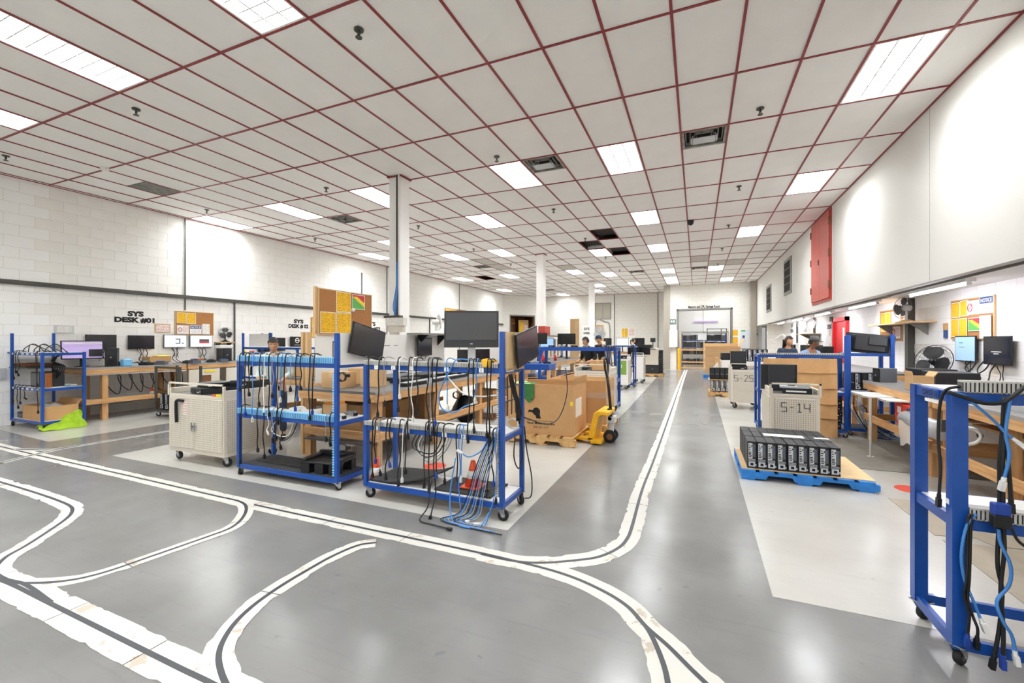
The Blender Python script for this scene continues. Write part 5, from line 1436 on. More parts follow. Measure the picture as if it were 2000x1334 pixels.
# ---------------------------------------------------------------- second blue cart and desk 02 on the far side of the partition
t, w_, d_ = blue_cart('blue cart with a white end panel behind the woman in mint', -9.3, -7.6, 6.55, 7.05, levels=(.12, .72, 1.37), posts=(1.68, 1.37, 1.68, 1.37))
MB().box(-w_ + .1, -d_ + .1, 1.38, -w_ + .75, -d_ + .12, 1.66).build('white_panel', 'white laminate', t)
MB().box(-w_ + .72, -d_ + .1, 1.3, -w_ + .8, -d_ + .13, 1.68).build('post', 'blue steel', t)
for px0, px1, z0, z1, lab, yy in ((503, 527, 1.2, 1.6, 'black monitor left of the woman, tilted up behind the blue cart', 0), (531, 558, 1.22, 1.6, 'black monitor directly behind the head of the woman in mint', 0), (566, 594, 1.30, 1.64, 'black monitor with a round white emblem, below SYS DESK # 02', 0)):
    a, b_ = onX(px0, 660, XL + .06), onX(px1, 660, XL + .06)
    m_ = monitor(lab, (XL + .05, (a.y + b_.y) / 2, (z0 + z1) / 2), R(90), b_.y - a.y - .02, z1 - z0, stand='wall', bez=.012)
    if 'emblem' in lab:
        MB().tube([(.07 * math.cos(k * .5236), -.017, .05 + .07 * math.sin(k * .5236)) for k in range(12)], .012, 4, closed=True).box(-.05, -.018, .043, .05, -.0165, .057).build('emblem', 'label white', m_)
        MB().box(-.1, -.018, -.09, .1, -.0165, -.08).build('screen_text', 'label white', m_)
t, w_, d_ = bench('third bench along the left wall below the emblem monitor', -11.22, -10.45, 8.5, 13.0, 1.0)
for i, (y, s1) in enumerate(((8.9, 1), (9.6, -1), (10.3, 1), (11.2, -1))):
    flat_pc('black low computer on the third left wall bench, %s from left' % ORD[i], (-10.8, y, 1.001), R(80 + 8 * s1))
t, w_, d_ = bench('pine bench behind the left cable cart, on the near side of the woman', -6.9, -4.86, 5.15, 6.2, .9, front='-X', legs=(-.4, .4))
MB().box(-w_, -d_ + .0, .3, w_, -d_ + .04, .39).build('low_rail', 'pine along x', t)
MB().box(-w_, -d_ + .05, .28, w_, d_ - .05, .3).build('low_shelf', 'grey worktop', t)
closed_box('brown carton on the bench left of the partition', (-6.2, 5.55, .901), (.5, .35, .2), 'cardboard')
closed_box('second brown carton on the bench, next to the partition', (-5.3, 5.6, .901), (.55, .4, .16), 'cardboard')
monitor('black monitor turned away on the bench between woman and partition', (-5.35, 5.35, 1.062), R(20), .44, .27, stand='foot')

# ---------------------------------------------------------------- partition with big cork board, its bench
PX = -4.72
t = thing('partition', 'white partition of framed panels between the two middle benches', 'partition', (PX, 4.3, 0))
for i, (y, x) in enumerate(((-.06, -.04), (-.06, -.12))): MB().box(x - .02, y, 0, x + .02, y + .07, 1.62).build('stud', 'oak frame', t)
for y0, y1 in ((.06, 1.1), (1.11, 2.16), (2.17, 3.3)): MB().box(-.02, y0, .93, 0, y1, 1.61).build('panel', 'white laminate', t)
MB().box(-.07, .1, .3, -.025, 3.3, .38).build('low_rail', 'pine along y', t)
MB().box(.002, 1.4, 1.42, .003, 1.6, 1.43).box(.002, 1.7, 1.42, .003, 1.8, 1.43).box(.002, .35, 1.25, .003, .37, 1.5).box(.002, .37, 1.48, .003, .42, 1.5).build('marker_scribble', 'ink grey', t)
t = cork_board('big cork board with four yellow sheets and a coloured chart above the partition', PX + .002, 4.40, 5.42, 1.60, 2.21, 1,
           [(.30, .58, .52, 1.0, 'yellow'), (.02, .29, .02, .5, 'yellow'), (.30, .58, .02, .51, 'yellow'), (.60, .86, .62, .98, 'chart')])
MB().box(-.04, -.56, .0, -.002, -.52, .64).build('side_board', 'oak frame', t)
MB().ball((.02, .12, .36), .03).build('paper_tag', 'paper', t)
t, w_, d_ = bench('long middle bench with grey top behind the right cable cart', -4.69, -3.45, 4.05, 9.2, .9, low=.36, legs=(-2.45, -1.2, .2, 1.4, 2.45))
MB().box(-w_ + .1, -d_, .26, w_ - .1, -d_ + 2.6, .28).build('low_shelf', 'grey worktop', t)
monitor('black square monitor fixed to the white partition right of the column', (PX + .06, onX(831, 676, PX + .08).y, 1.40), R(90), .46, .33, stand='wall', bez=.02)
single(MB().text('insert', .05, (PX + .0455 + .001, 6.95, 1.40), (0, 1, 0), (0, 0, 1)), 'screen_word', 'label white', 'tiny white word on the square partition monitor', 'sign') if False else None
t = thing('wall_shelf', 'grey shelf on top of the partition carrying a white fan', 'shelf', (PX, 7.0, 1.615))
MB().box(-.02, -.62, 0, .3, .62, .03).build('shelf_board', 'grey metal', t)
for y in (-.3, .35): MB().prism([(.0, 0), (.22, 0), (.0, -.2)], y - .01, y + .01, 'Y').build('bracket', 'black plastic', t)
fan('white desk fan seen from the side on the partition shelf', (PX + .15, onX(857, 640, PX + .15).y, 1.646), R(140), .15, .2, .11, cage='white enamel', blade='silver plastic', body='white enamel')
for i, (y, rz) in enumerate(((5.6, 12), (6.25, -8))):
    t = thing('monitor_shell', 'grey curved monitor lying face down on the middle bench, %s one' % ('near', 'far')[i], 'monitor', (-4.25 + .15 * i, y, .905), R(70 + rz))
    g = [[(-.3 + .06 * k, -.2 + .1 * j, .05 + .06 * math.cos((k - 5) * .3) * math.cos((j - 2) * .5)) for j in range(5)] for k in range(11)]
    bb = MB(); bb.sheet(g); bb.sheet([[(p[0], p[1], p[2] * .3) for p in reversed(r)] for r in g]); bb.build('shell', 'mid grey plastic', t)
    MB().box(-.3, -.2, 0, .3, .2, .03).build('housing', 'black plastic', t); MB().box(-.06, -.05, .08, .06, .05, .115).build('mount_plate', 'charcoal plastic', t)
for i, (x, y, sx, sy, sz) in enumerate(((-4.3, 4.35, .3, .3, .2), (-3.95, 4.6, .26, .22, .24), (-4.4, 4.85, .22, .3, .22))):
    closed_box('tan carton on the near end of the middle bench, %s one' % ORD[i], (x, y, .901), (sx, sy, sz), 'cardboard pale', R(8 * i))
for i, (y, x) in enumerate(((5.15, -3.85), (6.5, -3.8), (7.2, -3.9), (7.9, -3.8))):
    flat_pc('black low computer on the middle bench, %s from the camera' % ORD[i], (x, y, .901), R(75 + 9 * i), .32, .3, .075)
for i, (y, lab) in enumerate(((7.75, 'left'), (8.45, 'right'))):
    monitor('black monitor on the middle bench half hidden below the large monitor, %s one' % lab, (-4.3, y, .901), R(75), .5, .3, stand='foot')
t = thing('spray_can', 'white bottle on the middle bench under the large monitor', 'bottle', (-3.95, 6.05, .901))
MB().lathe([(.04, 0), (.04, .14), (.02, .17), (.02, .2)], (0, 0, 0), 14).build('bottle_body', 'white enamel', t); MB().cyl((0, 0, .2), (0, 0, .22), .022, 10).build('cap', 'sign blue', t)
# long light fixture lying on the bench, boxes and bag below
t = thing('fixture_rail', 'long black aluminium rail lying along the middle bench edge', 'rail', (-3.6, 5.6, .905), R(3))
MB().box(-.06, -.9, 0, .06, .9, .04).build('rail_body', 'black plastic', t); MB().box(-.05, -.88, .04, .05, .88, .05).build('rail_cover', 'silver plastic', t)
MB().box(.061, -.4, -.12, .065, -.25, .06).build('hanging_plate', 'silver plastic', t)
for i, (x, y, sx, sy, sz, m_) in enumerate(((-4.2, 4.6, .5, .5, .4, 'cardboard'), (-4.2, 5.25, .45, .45, .36, 'cardboard'), (-4.15, 5.9, .4, .4, .42, 'brown wood'))):
    closed_box('carton stored under the middle bench, %s from the camera' % ORD[i], (x, y, .281), (sx, sy, sz), m_ if i < 2 else 'cardboard', R(5 * i))
b = MB()
g = []
for i in range(9):
    row = []
    for j in range(13):
        a = 2 * math.pi * j / 12; u = i / 8
        r = (.19 * math.sin(math.pi * (.15 + .8 * (1 - u))) + .03) * (1 + .12 * math.sin(a * 3 + i) + .06 * math.sin(a * 7))
        row.append((-3.85 + r * math.cos(a), 6.9 + r * math.sin(a), .01 + .5 * u))
    g.append(row)
b.sheet(g)
single(b, 'rubbish_bag', 'dark bag', 'dark crumpled rubbish bag on the floor under the middle bench', 'bag')
t = thing('wooden_crate', 'brown wooden crate frame stored under the far part of the middle bench', 'crate', (-3.85, 7.8, 0))
for z in (.0, .26): MB().box(-.28, -.3, z, .28, .3, z + .02).build('crate_shelf', 'brown wood', t)
for x in (-.26, .24):
    for y in (-.29, .27): MB().box(x, y, .02, x + .02, y + .02, .26).build('crate_post', 'pine', t)
closed_box('brown carton inside the wooden crate under the middle bench', (-3.85, 7.8, .281), (.45, .4, .26), 'cardboard')
coil('yellow-taped black cable coil hung under the middle bench', (-3.43, 5.9, .66), .06, 4, 'cable black', 'Y')

# ---------------------------------------------------------------- printed boxes, pallet, pallet jack
wood_pallet('worn wooden pallet under the printed cardboard box', -2.72, -1.56, 5.95, 6.97, h=.135, boards=6)
tX, wX, dX = open_box('big open cardboard box with printed bird emblem, next to the pallet jack', -2.62, -1.62, 6.03, 6.83, .136, .73, flaps=(('E', .12, .11),), th=.014)
e = MB()
cx, cz = -.05, .33
e.ball((cx, -dX - .002, cz), .06, 14, 8, sq=(1, .03, 1)); e.prism([(cx - .03, cz + .02), (cx - .12, cz + .02), (cx - .13, cz - .02), (cx - .09, cz - .01), (cx - .03, cz - .03)], -dX - .003, -dX - .001, 'Y')
e.prism([(cx - .02, cz - .04), (cx + .05, cz - .03), (cx + .07, cz - .1), (cx, cz - .1)], -dX - .003, -dX - .001, 'Y')
e.box(cx - .16, -dX - .003, cz - .135, cx + .28, -dX - .001, cz - .13)
e.text('Raven Moving & Storage', .05, (cx + .07, -dX - .001, cz - .185), (1, 0, 0), (0, 0, 1), bold=.001, width=.42)
e.text('204-222-1077', .045, (cx + .07, -dX - .001, cz - .24), (1, 0, 0), (0, 0, 1), width=.24)
e.build('printed_emblem', 'ink', tX)
MB().box(wX, -.25, .25, wX + .002, .1, .52).build('shipping_label', 'white notice', tX)
MB().box(wX - .04, -dX - .002, .44, wX - .0, -dX, .5).build('yellow_sticker', 'safety yellow', tX)
b = MB(); g = []
for i in range(9):
    row = []
    for j in range(6):
        u, v = i / 8, j / 5
        row.append((-2.4 + .2 * u, 6.025 - .014 - .012 * math.sin(u * 9) * v, .87 - .30 * v * (.5 + .8 * u if u < .6 else .98 - .35 * (u - .6) / .4) ))
    g.append(row)
b.sheet(g); b.sheet([[(p[0], p[1] - .004, p[2]) for p in reversed(r)] for r in g])
g = [[(-2.4 + .2 * i / 4, 6.01 + .1 * j, .876 + .004 * math.sin(i + j)) for j in range(3)] for i in range(5)]
b.sheet(g)
single(b, 'green_cloth', 'green cloth', 'green cloth hanging over the front of the printed box', 'cloth')
wood_pallet('wooden pallet under the second, plain cardboard box', -2.45, -1.3, 7.05, 8.0, h=.135, boards=6)
tX2, w2_, d2_ = open_box('plain open cardboard box with plastic stretch wrap behind the printed box', -2.35, -1.36, 7.12, 7.86, .136, .72, mt='cardboard')
MB().box(-w2_ - .004, -d2_ - .004, .42, w2_ + .004, d2_ + .004, .52).build('stretch_wrap', 'plastic wrap', tX2)
single(MB().ball((-2.5, 6.3, .80), .16, 12, 8, sq=(.8, 1.2, .55)), 'packing_paper', 'pale green', 'pale green crumpled paper inside the printed box', 'paper')
# pallet jack: forks run under the pallets towards -X
t = thing('pallet_jack', 'yellow hand pallet jack with black handle parked at the printed box', 'pallet jack', (-1.28, 6.51, 0))
for y in (-.22, .16): MB().prism([(-1.1, .05), (-1.16, .07), (-1.1, .085), (-.12, .085), (-.12, .05)], y, y + .14, 'Y').build('fork', 'yellow paint', t)
MB().prism([(-.2, .05), (-.1, .05), (-.03, .40), (.02, .43), (.12, .42), (.12, .48), (-.04, .49), (-.1, .45)], -.22, .30, 'Y').build('frame', 'yellow paint', t, bevel=.008)
MB().box(-.14, -.26, .02, .02, .34, .07).build('toe_plate', 'yellow paint', t)
MB().cyl((.10, .04, .16), (.10, .04, .4), .045, 12).cyl((.10, -.05, .36), (.10, .13, .36), .03, 10).cbox((.12, .04, .34), (.1, .18, .09)).build('hydraulic_pump', 'silver plastic', t)
for y in (-.06, .10):
    w_ = MB().lathe([(.04, -.025), (.085, -.025), (.095, -.018), (.095, .018), (.085, .025), (.04, .025)], (.1, y + .02, .095), 20, axis='Y').build('steering_wheel', 'rubber', t)
    MB().cyl((.1, y - .008, .095), (.1, y + .048, .095), .045, 14).build('hub', 'brown wood', w_)
MB().prism([(.11, .3), (.16, .3), (.10, .5), (.06, .5)], -.04, .12, 'Y').build('handle_foot', 'black plastic', t)
MB().tube([(.1, .04, .45), (.07, .04, .8), (.045, .04, .98)], .022, 10).build('handle_shaft', 'black plastic', t)
MB().tube(curve_pts([(.045, .04, .96), (.04, -.06, 1.06), (.03, -.08, 1.16), (.02, -.04, 1.24), (.02, .04, 1.26), (.02, .12, 1.24), (.03, .16, 1.16), (.04, .14, 1.06), (.045, .04, .96)], 4), .016, 8).build('handle_loop', 'black plastic', t)
MB().box(.0, .03, 1.1, .03, .05, 1.2).build('release_lever', 'dark grey metal', t)

# ---------------------------------------------------------------- middle of the room
xa, xb = onY(1008, 711, 8.1).x, onY(1073, 711, 8.1).x
t = thing('blue_table', 'small blue-topped table with pine legs behind the crooked end monitor', 'table', ((xa + xb) / 2, 8.3, 0)); w_ = (xb - xa) / 2
MB().box(-w_, -.22, .93, w_, .22, 1.05).build('table_top', 'blue steel', t, bevel=.006)
for sx in (-1, 1):
    for sy in (-1, 1): MB().box(sx * (w_ - .02) - .03, sy * .18 - .03, 0, sx * (w_ - .02) + .03, sy * .18 + .03, .93).build('leg', 'pine along z', t)
for i in range(3): coil('dark cable heap on the small blue table, %s from left' % ORD[i], (xa + .15 + .22 * i, 8.28, 1.052), .07, 5, ('cable black', 'cable grey', 'cable black')[i])
tM, wM, dM = storage_cart('beige perforated cart with brown carton on it, behind the open boxes', -2.28, -1.55, 8.6, 9.3, top=.97, doors=False)
closed_box('small brown carton on the beige cart behind the boxes', (-1.85, 8.95, .908), (.32, .26, .2), 'cardboard')
flat_pc('silver-grey low computer on the beige cart behind the boxes', (-2.1, 8.95, .908), R(10), .2, .3, .06)
tG, wG, dG = blue_cart('long blue cart behind the beige cart in mid room', -3.45, -1.62, 9.7, 10.25, levels=(.12, .66, 1.36), posts=(1.36,) * 4, board=('rubber mat', 'rubber mat', 'rubber mat'), rh=.08, pw=.06)
for i in range(6):
    coil('dark cable clump on the long blue mid room cart, %s from left' % ORD[i], (-3.2 + .28 * i, 9.95, 1.365), .07, 4, ('cable black', 'cable grey')[i % 2])
for i in range(4): hang('black cable hanging at the right end of the long blue cart, %s from left' % ORD[i], None, -1.85 + .06 * i, 9.69, 1.365, .4 + .12 * i, r=.009)
t, w_, d_ = bench('pine bench with grey top beyond the long blue cart', -4.7, -3.5, 10.75, 14.0, .95, low=.5)
MB().box(-w_ + .1, -d_ + .05, .5, w_, d_, .53).build('blue_shelf', 'blue steel', t)
t = thing('red_bottle', 'red squeeze bottle on the pine bench in mid room', 'bottle', (onZ(1068, 697, 1.0).x if False else -3.75, 10.95, .951))
MB().lathe([(.04, 0), (.045, .1), (.02, .17), (.012, .23)], (0, 0, 0), 12).build('bottle_body', 'bright red', t); MB().cyl((0, 0, .23), (0, 0, .26), .006, 6).build('nozzle', 'paper', t)
t = thing('red_bottle', 'second red bottle farther along the pine bench in mid room', 'bottle', (-3.65, 11.7, .951))
MB().lathe([(.045, 0), (.045, .1), (.02, .14), (.02, .17)], (0, 0, 0), 12).build('bottle_body', 'bright red', t); MB().cyl((0, 0, .17), (0, 0, .19), .022, 10).build('cap', 'paper', t)
monitor('black monitor seen from behind, right of the crooked end monitor', (-3.95, 11.1, .951), R(205), .5, .3, stand='foot', hc=.62, cable=False)
monitor('monitor with a pale blue screen on the mid room bench', (-4.2, 12.6, .951), R(50), .5, .3, stand='foot', screen='screen blue', hc=.5)
monitor('black monitor seen from behind, left of the dark-haired worker', (-3.75, 13.2, .951), R(200), .56, .34, stand='foot', hc=.62, cable=False)
t = thing('parts_rack', 'blue-ended rack of upright white panels on the mid room bench', 'rack', (-4.35, 13.9, .951))
MB().box(-.1, -1.2, .0, 0, -1.16, .75).build('rack_end', 'blue steel', t); MB().box(-.1, .9, 0, 0, .94, .75).build('rack_end', 'blue steel', t)
MB().box(-.2, -1.2, .70, .05, .94, .74).build('rack_top', 'grey metal', t)
for i in range(10): MB().box(-.15, -1.08 + .2 * i, .05, .0, -.95 + .2 * i, .62).build('upright_panel', ('white enamel', 'mid grey plastic', 'white enamel', 'cardboard pale')[i % 4], t)
single(MB().box(-4.62, 13.0, 1.695, -4.4, 13.55, 1.98), 'red_case', 'red paint', 'red case with white front on top of the mid room rack', 'case', bevel=.01)
t = thing('door_panel', 'pale wooden panel leaning upright in mid room', 'board', (-3.77, 14.26, 0), R(6))
MB().box(-.15, -.02, 0, .15, .02, 2.25).build('panel', 'plywood', t); MB().box(-.12, -.03, 1.5, .0, -.02, 2.2).build('inset', 'oak frame', t)
t = thing('door_panel', 'brown wooden panel upright left of the small far fan', 'board', (-3.86, 18.75, 0), R(10))
MB().box(-.18, -.02, 0, .18, .02, 2.2).build('panel', 'plywood', t)
t = thing('paper_sign', 'white paper sign with two lines of black letters in mid room', 'sign', (-3.75, 15.9, 1.66), R(20))
MB().box(-.15, -.01, 0, .15, 0, .42).build('panel', 'label white', t); MB().text('SYS', .13, (0, -.011, .25), (1, 0, 0), (0, 0, 1), bold=.004).text('DESK', .1, (0, -.011, .1), (1, 0, 0), (0, 0, 1), bold=.004).build('sign_text', 'ink', t)
MB().cyl((0, .0, -.709), (0, .0, 0), .02, 8).build('sign_pole', 'grey metal', t)
t, w_, d_ = bench('fourth pine bench beyond the dark-haired worker', -4.5, -3.3, 14.5, 18.5, .95)
fan('pale grey fan on the far bench near the back wall door', (-3.55, 17.2, 1.5), R(20), .26, .3, .14, cage='silver plastic', body='silver plastic', blade='silver plastic')
t = thing('fan_crate', 'white crate that lifts the pale grey far fan', 'crate', (-3.55, 17.26, .951)); MB().box(-.2, -.2, 0, .2, .2, .54).build('crate', 'white enamel', t, bevel=.01); MB().box(-.15, -.205, .3, .15, -.2, .4).build('slot', 'dark grey metal', t)
# green labelled cart, blue frame, white cart along the aisle
tK, wK, dK = storage_cart('white narrow cart with a green sheet on its front, along the aisle', -2.33, -1.93, 13.55, 14.2, top=1.02, doors=False, mt='white enamel', holes='white enamel')
MB().box(-wK + .02, -dK - .014, .48, wK - .04, -dK - .012, .9).build('green_sheet', 'green label', tK)
MB().text('01', .14, (-.02, -dK - .014, .68), (1, 0, 0), (0, 0, 1), bold=.003).build('sheet_number', 'label white', tK)
flat_pc('black low computer on the green-sheet cart', (-2.12, 13.85, .957), 0, .3, .3, .1)
blue_cart('tall blue frame cart right of the green-sheet cart', -2.75, -1.86, 14.5, 15.0, levels=(.12, .7, 1.36), posts=(1.36,) * 4)
for i in range(3): hang('dark cable hanging on the tall blue frame cart, %s from left' % ORD[i], None, -1.95 + .035 * i, 14.49, 1.36, .3 + .2 * i, r=.012)
tN, wN, dN = storage_cart('plain white cart on casters third along the left side of the aisle', -2.12, -1.72, 15.8, 16.5, top=1.02, doors=False, mt='white enamel', holes='white enamel')
MB().box(-.02, -dN - .016, .45, .0, -dN - .011, .62).build('pull_handle', 'label white', tN)
monitor('black monitor lying back on the plain white cart, left one', (-2.1, 16.1, .957), 0, .4, .26, stand='foot', hc=.2)
monitor('black monitor standing on the plain white cart, right one', (-1.75, 16.2, .957), R(-8), .46, .28, stand='foot', hc=.2)
# far pallet stack beside the aisle
wood_pallet('small wooden pallet of computers far up the left side of the aisle', -2.2, -1.3, 19.2, 20.2, h=.13)
t = thing('server_crate', 'wide black chassis at the bottom of the far pallet stack', 'computer', (-1.78, 19.6, .131)); MB().box(-.4, -.35, 0, .32, .35, .36).build('case', 'black plastic', t, bevel=.004); MB().box(-.38, -.356, .03, .3, -.35, .33).build('front_grille', 'charcoal plastic', t); MB().cyl((.05, -.36, .2), (.05, -.355, .2), .015, 8).build('latch', 'silver plastic', t)
t = thing('grey_panel', 'beige metal chassis on top of the black one on the far pallet', 'computer', (-1.8, 19.58, .492)); MB().box(-.34, -.3, 0, .3, .3, .7).build('case', 'beige metal', t, bevel=.006); MB().box(-.2, -.31, .66, .2, -.3, .7).build('handle', 'black plastic', t)
for i in range(5): pc('black computer piled at the right of the far pallet stack, %s from bottom' % ORD[i], (-1.40, 19.6, .131 + .2 * i), R(90), front=False, h=.19, w=.3, d=.16)
for i in range(4):
    pc('black computer in the row on top of the far cart, %s from left' % ORD[i], (-2.35 + .12 * i, 21.4, .998), 0, front=True, w=.11, h=.34)
storage_cart('distant grey cart carrying a row of black computers beside the steel post', -2.6, -1.75, 20.9, 21.6, top=1.06, doors=False)
monitor('distant black flat monitor in front of the far row of computers', (-2.3, 21.05, .998), 0, .5, .26, stand='foot', hc=.18)
t, w_, d_ = bench('distant bench under the far wall with lit monitor', -6.2, -2.4, 22.6, 23.4, .95)
for i, (x, sm, lab) in enumerate(((-5.2, 'window blind', 'distant tan-screened monitor on the far bench'), (-4.35, 'screen off', 'distant dark monitor on the far bench left of the lit one'), (-3.55, 'screen white', 'distant bright white monitor on the far bench'), (-2.75, 'screen off', 'distant black monitor right of the woman in white'))):
    monitor(lab, (x, 23.0, .951), 0, .62 if i > 1 else .5, .42, stand='foot', screen=sm, hc=.5 if i else .45)
a, b_ = onY(1214, 641, YB), onY(1240, 659, YB)
t = thing('notice_board', 'distant board with yellow sheets and a pink notice on the back wall', 'board', ((a.x + b_.x) / 2, YB - .01, b_.z))
w_ = (b_.x - a.x) / 2; h_ = a.z - b_.z
MB().box(-w_, -.02, 0, w_, 0, h_).build('backing', 'paper', t); MB().box(-w_ + .03, -.025, .03, -w_ * .55, -.02, h_ - .03).box(-w_ * .5, -.025, .03, -.02, -.02, h_ - .03).build('yellow_sheet', 'yellow notice', t); MB().box(.05, -.025, .1, w_ - .03, -.02, h_ - .05).build('pink_notice', 'red notice', t)
t = thing('gooseneck_stand', 'distant black camera stand beside the steel corner post', 'stand', (-1.95, 22.0, 0)); MB().cyl((0, 0, 0), (0, 0, 1.5), .02, 8).build('pole', 'black plastic', t); MB().cbox((0, 0, 1.55), (.22, .2, .2)).build('head', 'black plastic', t); MB().cyl((0, 0, 0), (0, 0, .02), .18, 14).build('foot', 'black plastic', t)
# ---------------------------------------------------------------- right of the aisle
# blue pallet with three rows of computers
tP, wP, dP = wood_pallet('blue painted pallet loaded with rows of black computers', .45, 1.66, 5.34, 6.36, mt='pallet blue', h=.104, boards=7)
t = thing('plywood_sheet', 'pale plywood sheet between the blue pallet and its computers', 'board', (1.055, 5.86, .1045))
MB().box(-.60, -.48, 0, .58, .5, .008).build('sheet', 'plywood', t)
P0 = pc('black computer with its ports facing the camera, first from left, front row of the blue pallet', (.555, 5.55, .113), 0)
P0['label'] = 'black computer on the blue pallet, first from left in the front row'
for r, (y, rz, n, nm) in enumerate(((5.55, 0, 9, 'front'), (5.86, 0, 9, 'middle'), (6.17, R(180), 9, 'back'))):
    for i in range(n):
        if r == 0 and i == 0: continue
        dup(P0, (.555 + .0945 * i + rnd.uniform(-.002, .002), y + rnd.uniform(-.006, .006), .113), rz, 'black computer on the blue pallet, %s from left in the %s row' % (ORD[i], nm), 'computers on the blue pallet')
P0['group'] = 'computers on the blue pallet'
single(MB().box(.72, 5.8, .4035, 1.12, 5.94, .4045), 'paper_sheet', 'white notice', 'white paper sheet lying on the computers on the blue pallet', 'paper')
single(MB().box(1.22, 5.84, .4035, 1.36, 5.90, .4045), 'paper_slip', 'paper', 'small white slip on the computers, right of the paper sheet', 'paper')

# S-14, S-25 carts
t14, w14, d14 = storage_cart('beige perforated cart stencilled S-14 behind the blue pallet', .885, 1.43, 6.55, 7.35, top=.885, number='S-14', doors=False)
MB().box(-w14 - .0085, -.15, .66, -w14 - .006, -.08, .75).build('yellow_label', 'pale green', t14)
tower('black computer at the left back on the S-14 cart', (1.0, 7.12, .823), R(90), .1, .32, .35)
tower('black computer in front of the other one on the S-14 cart', (1.08, 6.95, .823), R(92), .1, .33, .36)
t = thing('open_chassis', 'silver open computer chassis lying on the S-14 cart', 'computer', (1.2, 6.68, .823), R(-8))
MB().box(-.16, -.11, 0, .16, .11, .07).build('base_case', 'black plastic', t, bevel=.003); MB().box(-.19, -.1, .07, .13, .12, .09).build('cover_plate', 'silver plastic', t)
MB().box(.0, -.08, .09, .14, .02, .12).build('power_supply', 'silver plastic', t); MB().box(-.12, -.113, .02, .1, -.11, .04).build('front_print', 'label white', t); MB().box(-.1, .0, .09, -.02, .08, .105).build('bracket', 'mid grey plastic', t)
t25, w25, d25 = storage_cart('beige perforated cart stencilled S-25, farther along the aisle', .69, 1.24, 10.7, 11.5, top=.94, number='S-25', doors=False)
t = thing('black_box_computer', 'square black computer standing on the S-25 cart', 'computer', (.85, 10.9, .96)); MB().box(-.15, -.1, 0, .15, .2, .32).build('case', 'black plastic', t, bevel=.006); MB().box(-.13, -.106, .03, .13, -.1, .29).build('front_panel', 'charcoal plastic', t)
flat_pc('flat black computer under the square one on the S-25 cart', (.86, 10.95, .877), 0, .32, .34, .08)
cable('black cable with blue plug hanging on the right side of the S-25 cart', [(1.2, 10.75, .95), (1.27, 10.69, .8), (1.27, 10.69, .5), (1.26, 10.69, .3)], 'cable black', .009, 'plug blue')
# small pallet with two tiers
wood_pallet('small wooden pallet with two tiers of computers beside the S-25 cart', .30, 1.1, 13.0, 13.8, h=.13)
for i in range(4):
    pc('black computer in the lower tier of the small pallet, %s from left, ports out' % ORD[i], (.40 + .125 * i, 13.2, .1305), 0, w=.105, h=.31)
    pc('black computer in the upper tier of the small pallet, %s from left, front out' % ORD[i], (.385 + .125 * i, 13.2, .465), 0, front=True, w=.118, h=.31)
single(MB().box(.3, 13.02, .4425, .98, 13.6, .4605), 'shelf_board', 'pallet wood', 'brown board between the two tiers of the small pallet', 'board')
single(MB().prism([(.42, .7755), (.56, .7755), (.53, .93)], 13.3, 13.31, 'Y'), 'paper_card', 'paper', 'folded white paper card on the small pallet of computers', 'paper')
# carts and boxes behind
tW, wW, dW = storage_cart('white cart with black top between the wrapped box and the S-25 cart', .68, 1.15, 14.5, 15.2, top=1.0, doors=False, mt='white enamel', holes='white enamel', handle=False)
MB().box(-wW, -dW, .94, wW, dW, 1.14).build('black_bin', 'black plastic', tW)
tV, wV, dV = storage_cart('white trolley carrying a row of computers behind the S-25 cart', 1.22, 2.0, 14.2, 14.9, top=.98, doors=False, mt='white enamel', holes='white enamel', handle=False)
for i in range(5): pc('black computer in the row above the white trolley, %s from left, ports out' % ORD[i], (1.29 + .13 * i, 14.4, .92), 0, w=.11, h=.34)
wood_pallet('blue edged pallet under the big wrapped box near the storage room', .25, 1.7, 19.4, 20.7, mt='pallet blue', h=.13)
tY, wY, dY = open_box('huge brown box in stretch wrap near the storage room door', .32, 1.6, 19.5, 20.6, .131, 1.16, mt='cardboard pale', flaps=(('E', .5, .3), ('N', .1, .12)), th=.02)
for i in range(5): MB().box(-wY - .004, -dY - .004, .15 + .2 * i, wY + .004, dY + .004, .17 + .2 * i).build('wrap_band', 'plastic wrap', tY)
t = thing('cardboard_sheet', 'folded brown cardboard strip standing by the white cart', 'cardboard', (.6, 16.2, 0)); MB().box(-.04, -.25, 0, .04, .3, .95).build('sheet', 'cardboard', t); MB().box(.04, -.25, 0, .2, -.22, .9).build('fold', 'cardboard pale', t)

# blue cart D with cardboard, blue frame E with the monitor seen from behind
tD, wD, dD = blue_cart('blue shelf cart with a tall cardboard sheet leaning on its front', .93, 2.14, 8.2, 8.7, levels=(.12, .70, 1.28), posts=(1.28, 1.58, 1.28, 1.28))
slotted_duct(tD, -wD + .02, wD - .06, -dD - .002, 1.28, .03, .05, 'grey duct', .03)
t = thing('cardboard_sheet', 'tall brown cardboard sheet leaning on the blue cart behind S-14', 'cardboard', (1.5, 8.165, 0), 0)
b = MB(); g = [[(-.50 + .1 * i, -.04 * (1 - j / 6) + .008 * math.sin(i * 1.3 + j), 1.225 * j / 6) for j in range(7)] for i in range(11)]
b.sheet(g, smooth=False); b.sheet([[(p[0], p[1] + .008, p[2]) for p in reversed(r)] for r in g], smooth=False)
for e in (0, -1): b.sheet([g[e], [(p[0], p[1] + .008, p[2]) for p in g[e]]], smooth=False)
b.sheet([[r[-1] for r in g], [(r[-1][0], r[-1][1] + .008, r[-1][2]) for r in g]], smooth=False)
b.build('sheet', 'cardboard', t)
for z in (.3, .52, .76, 1.0): MB().box(-.5, -.052 + .033 * z - .006, z, .5, -.04 + .033 * z - .002, z + .005).build('crease', 'cardboard pale', t)
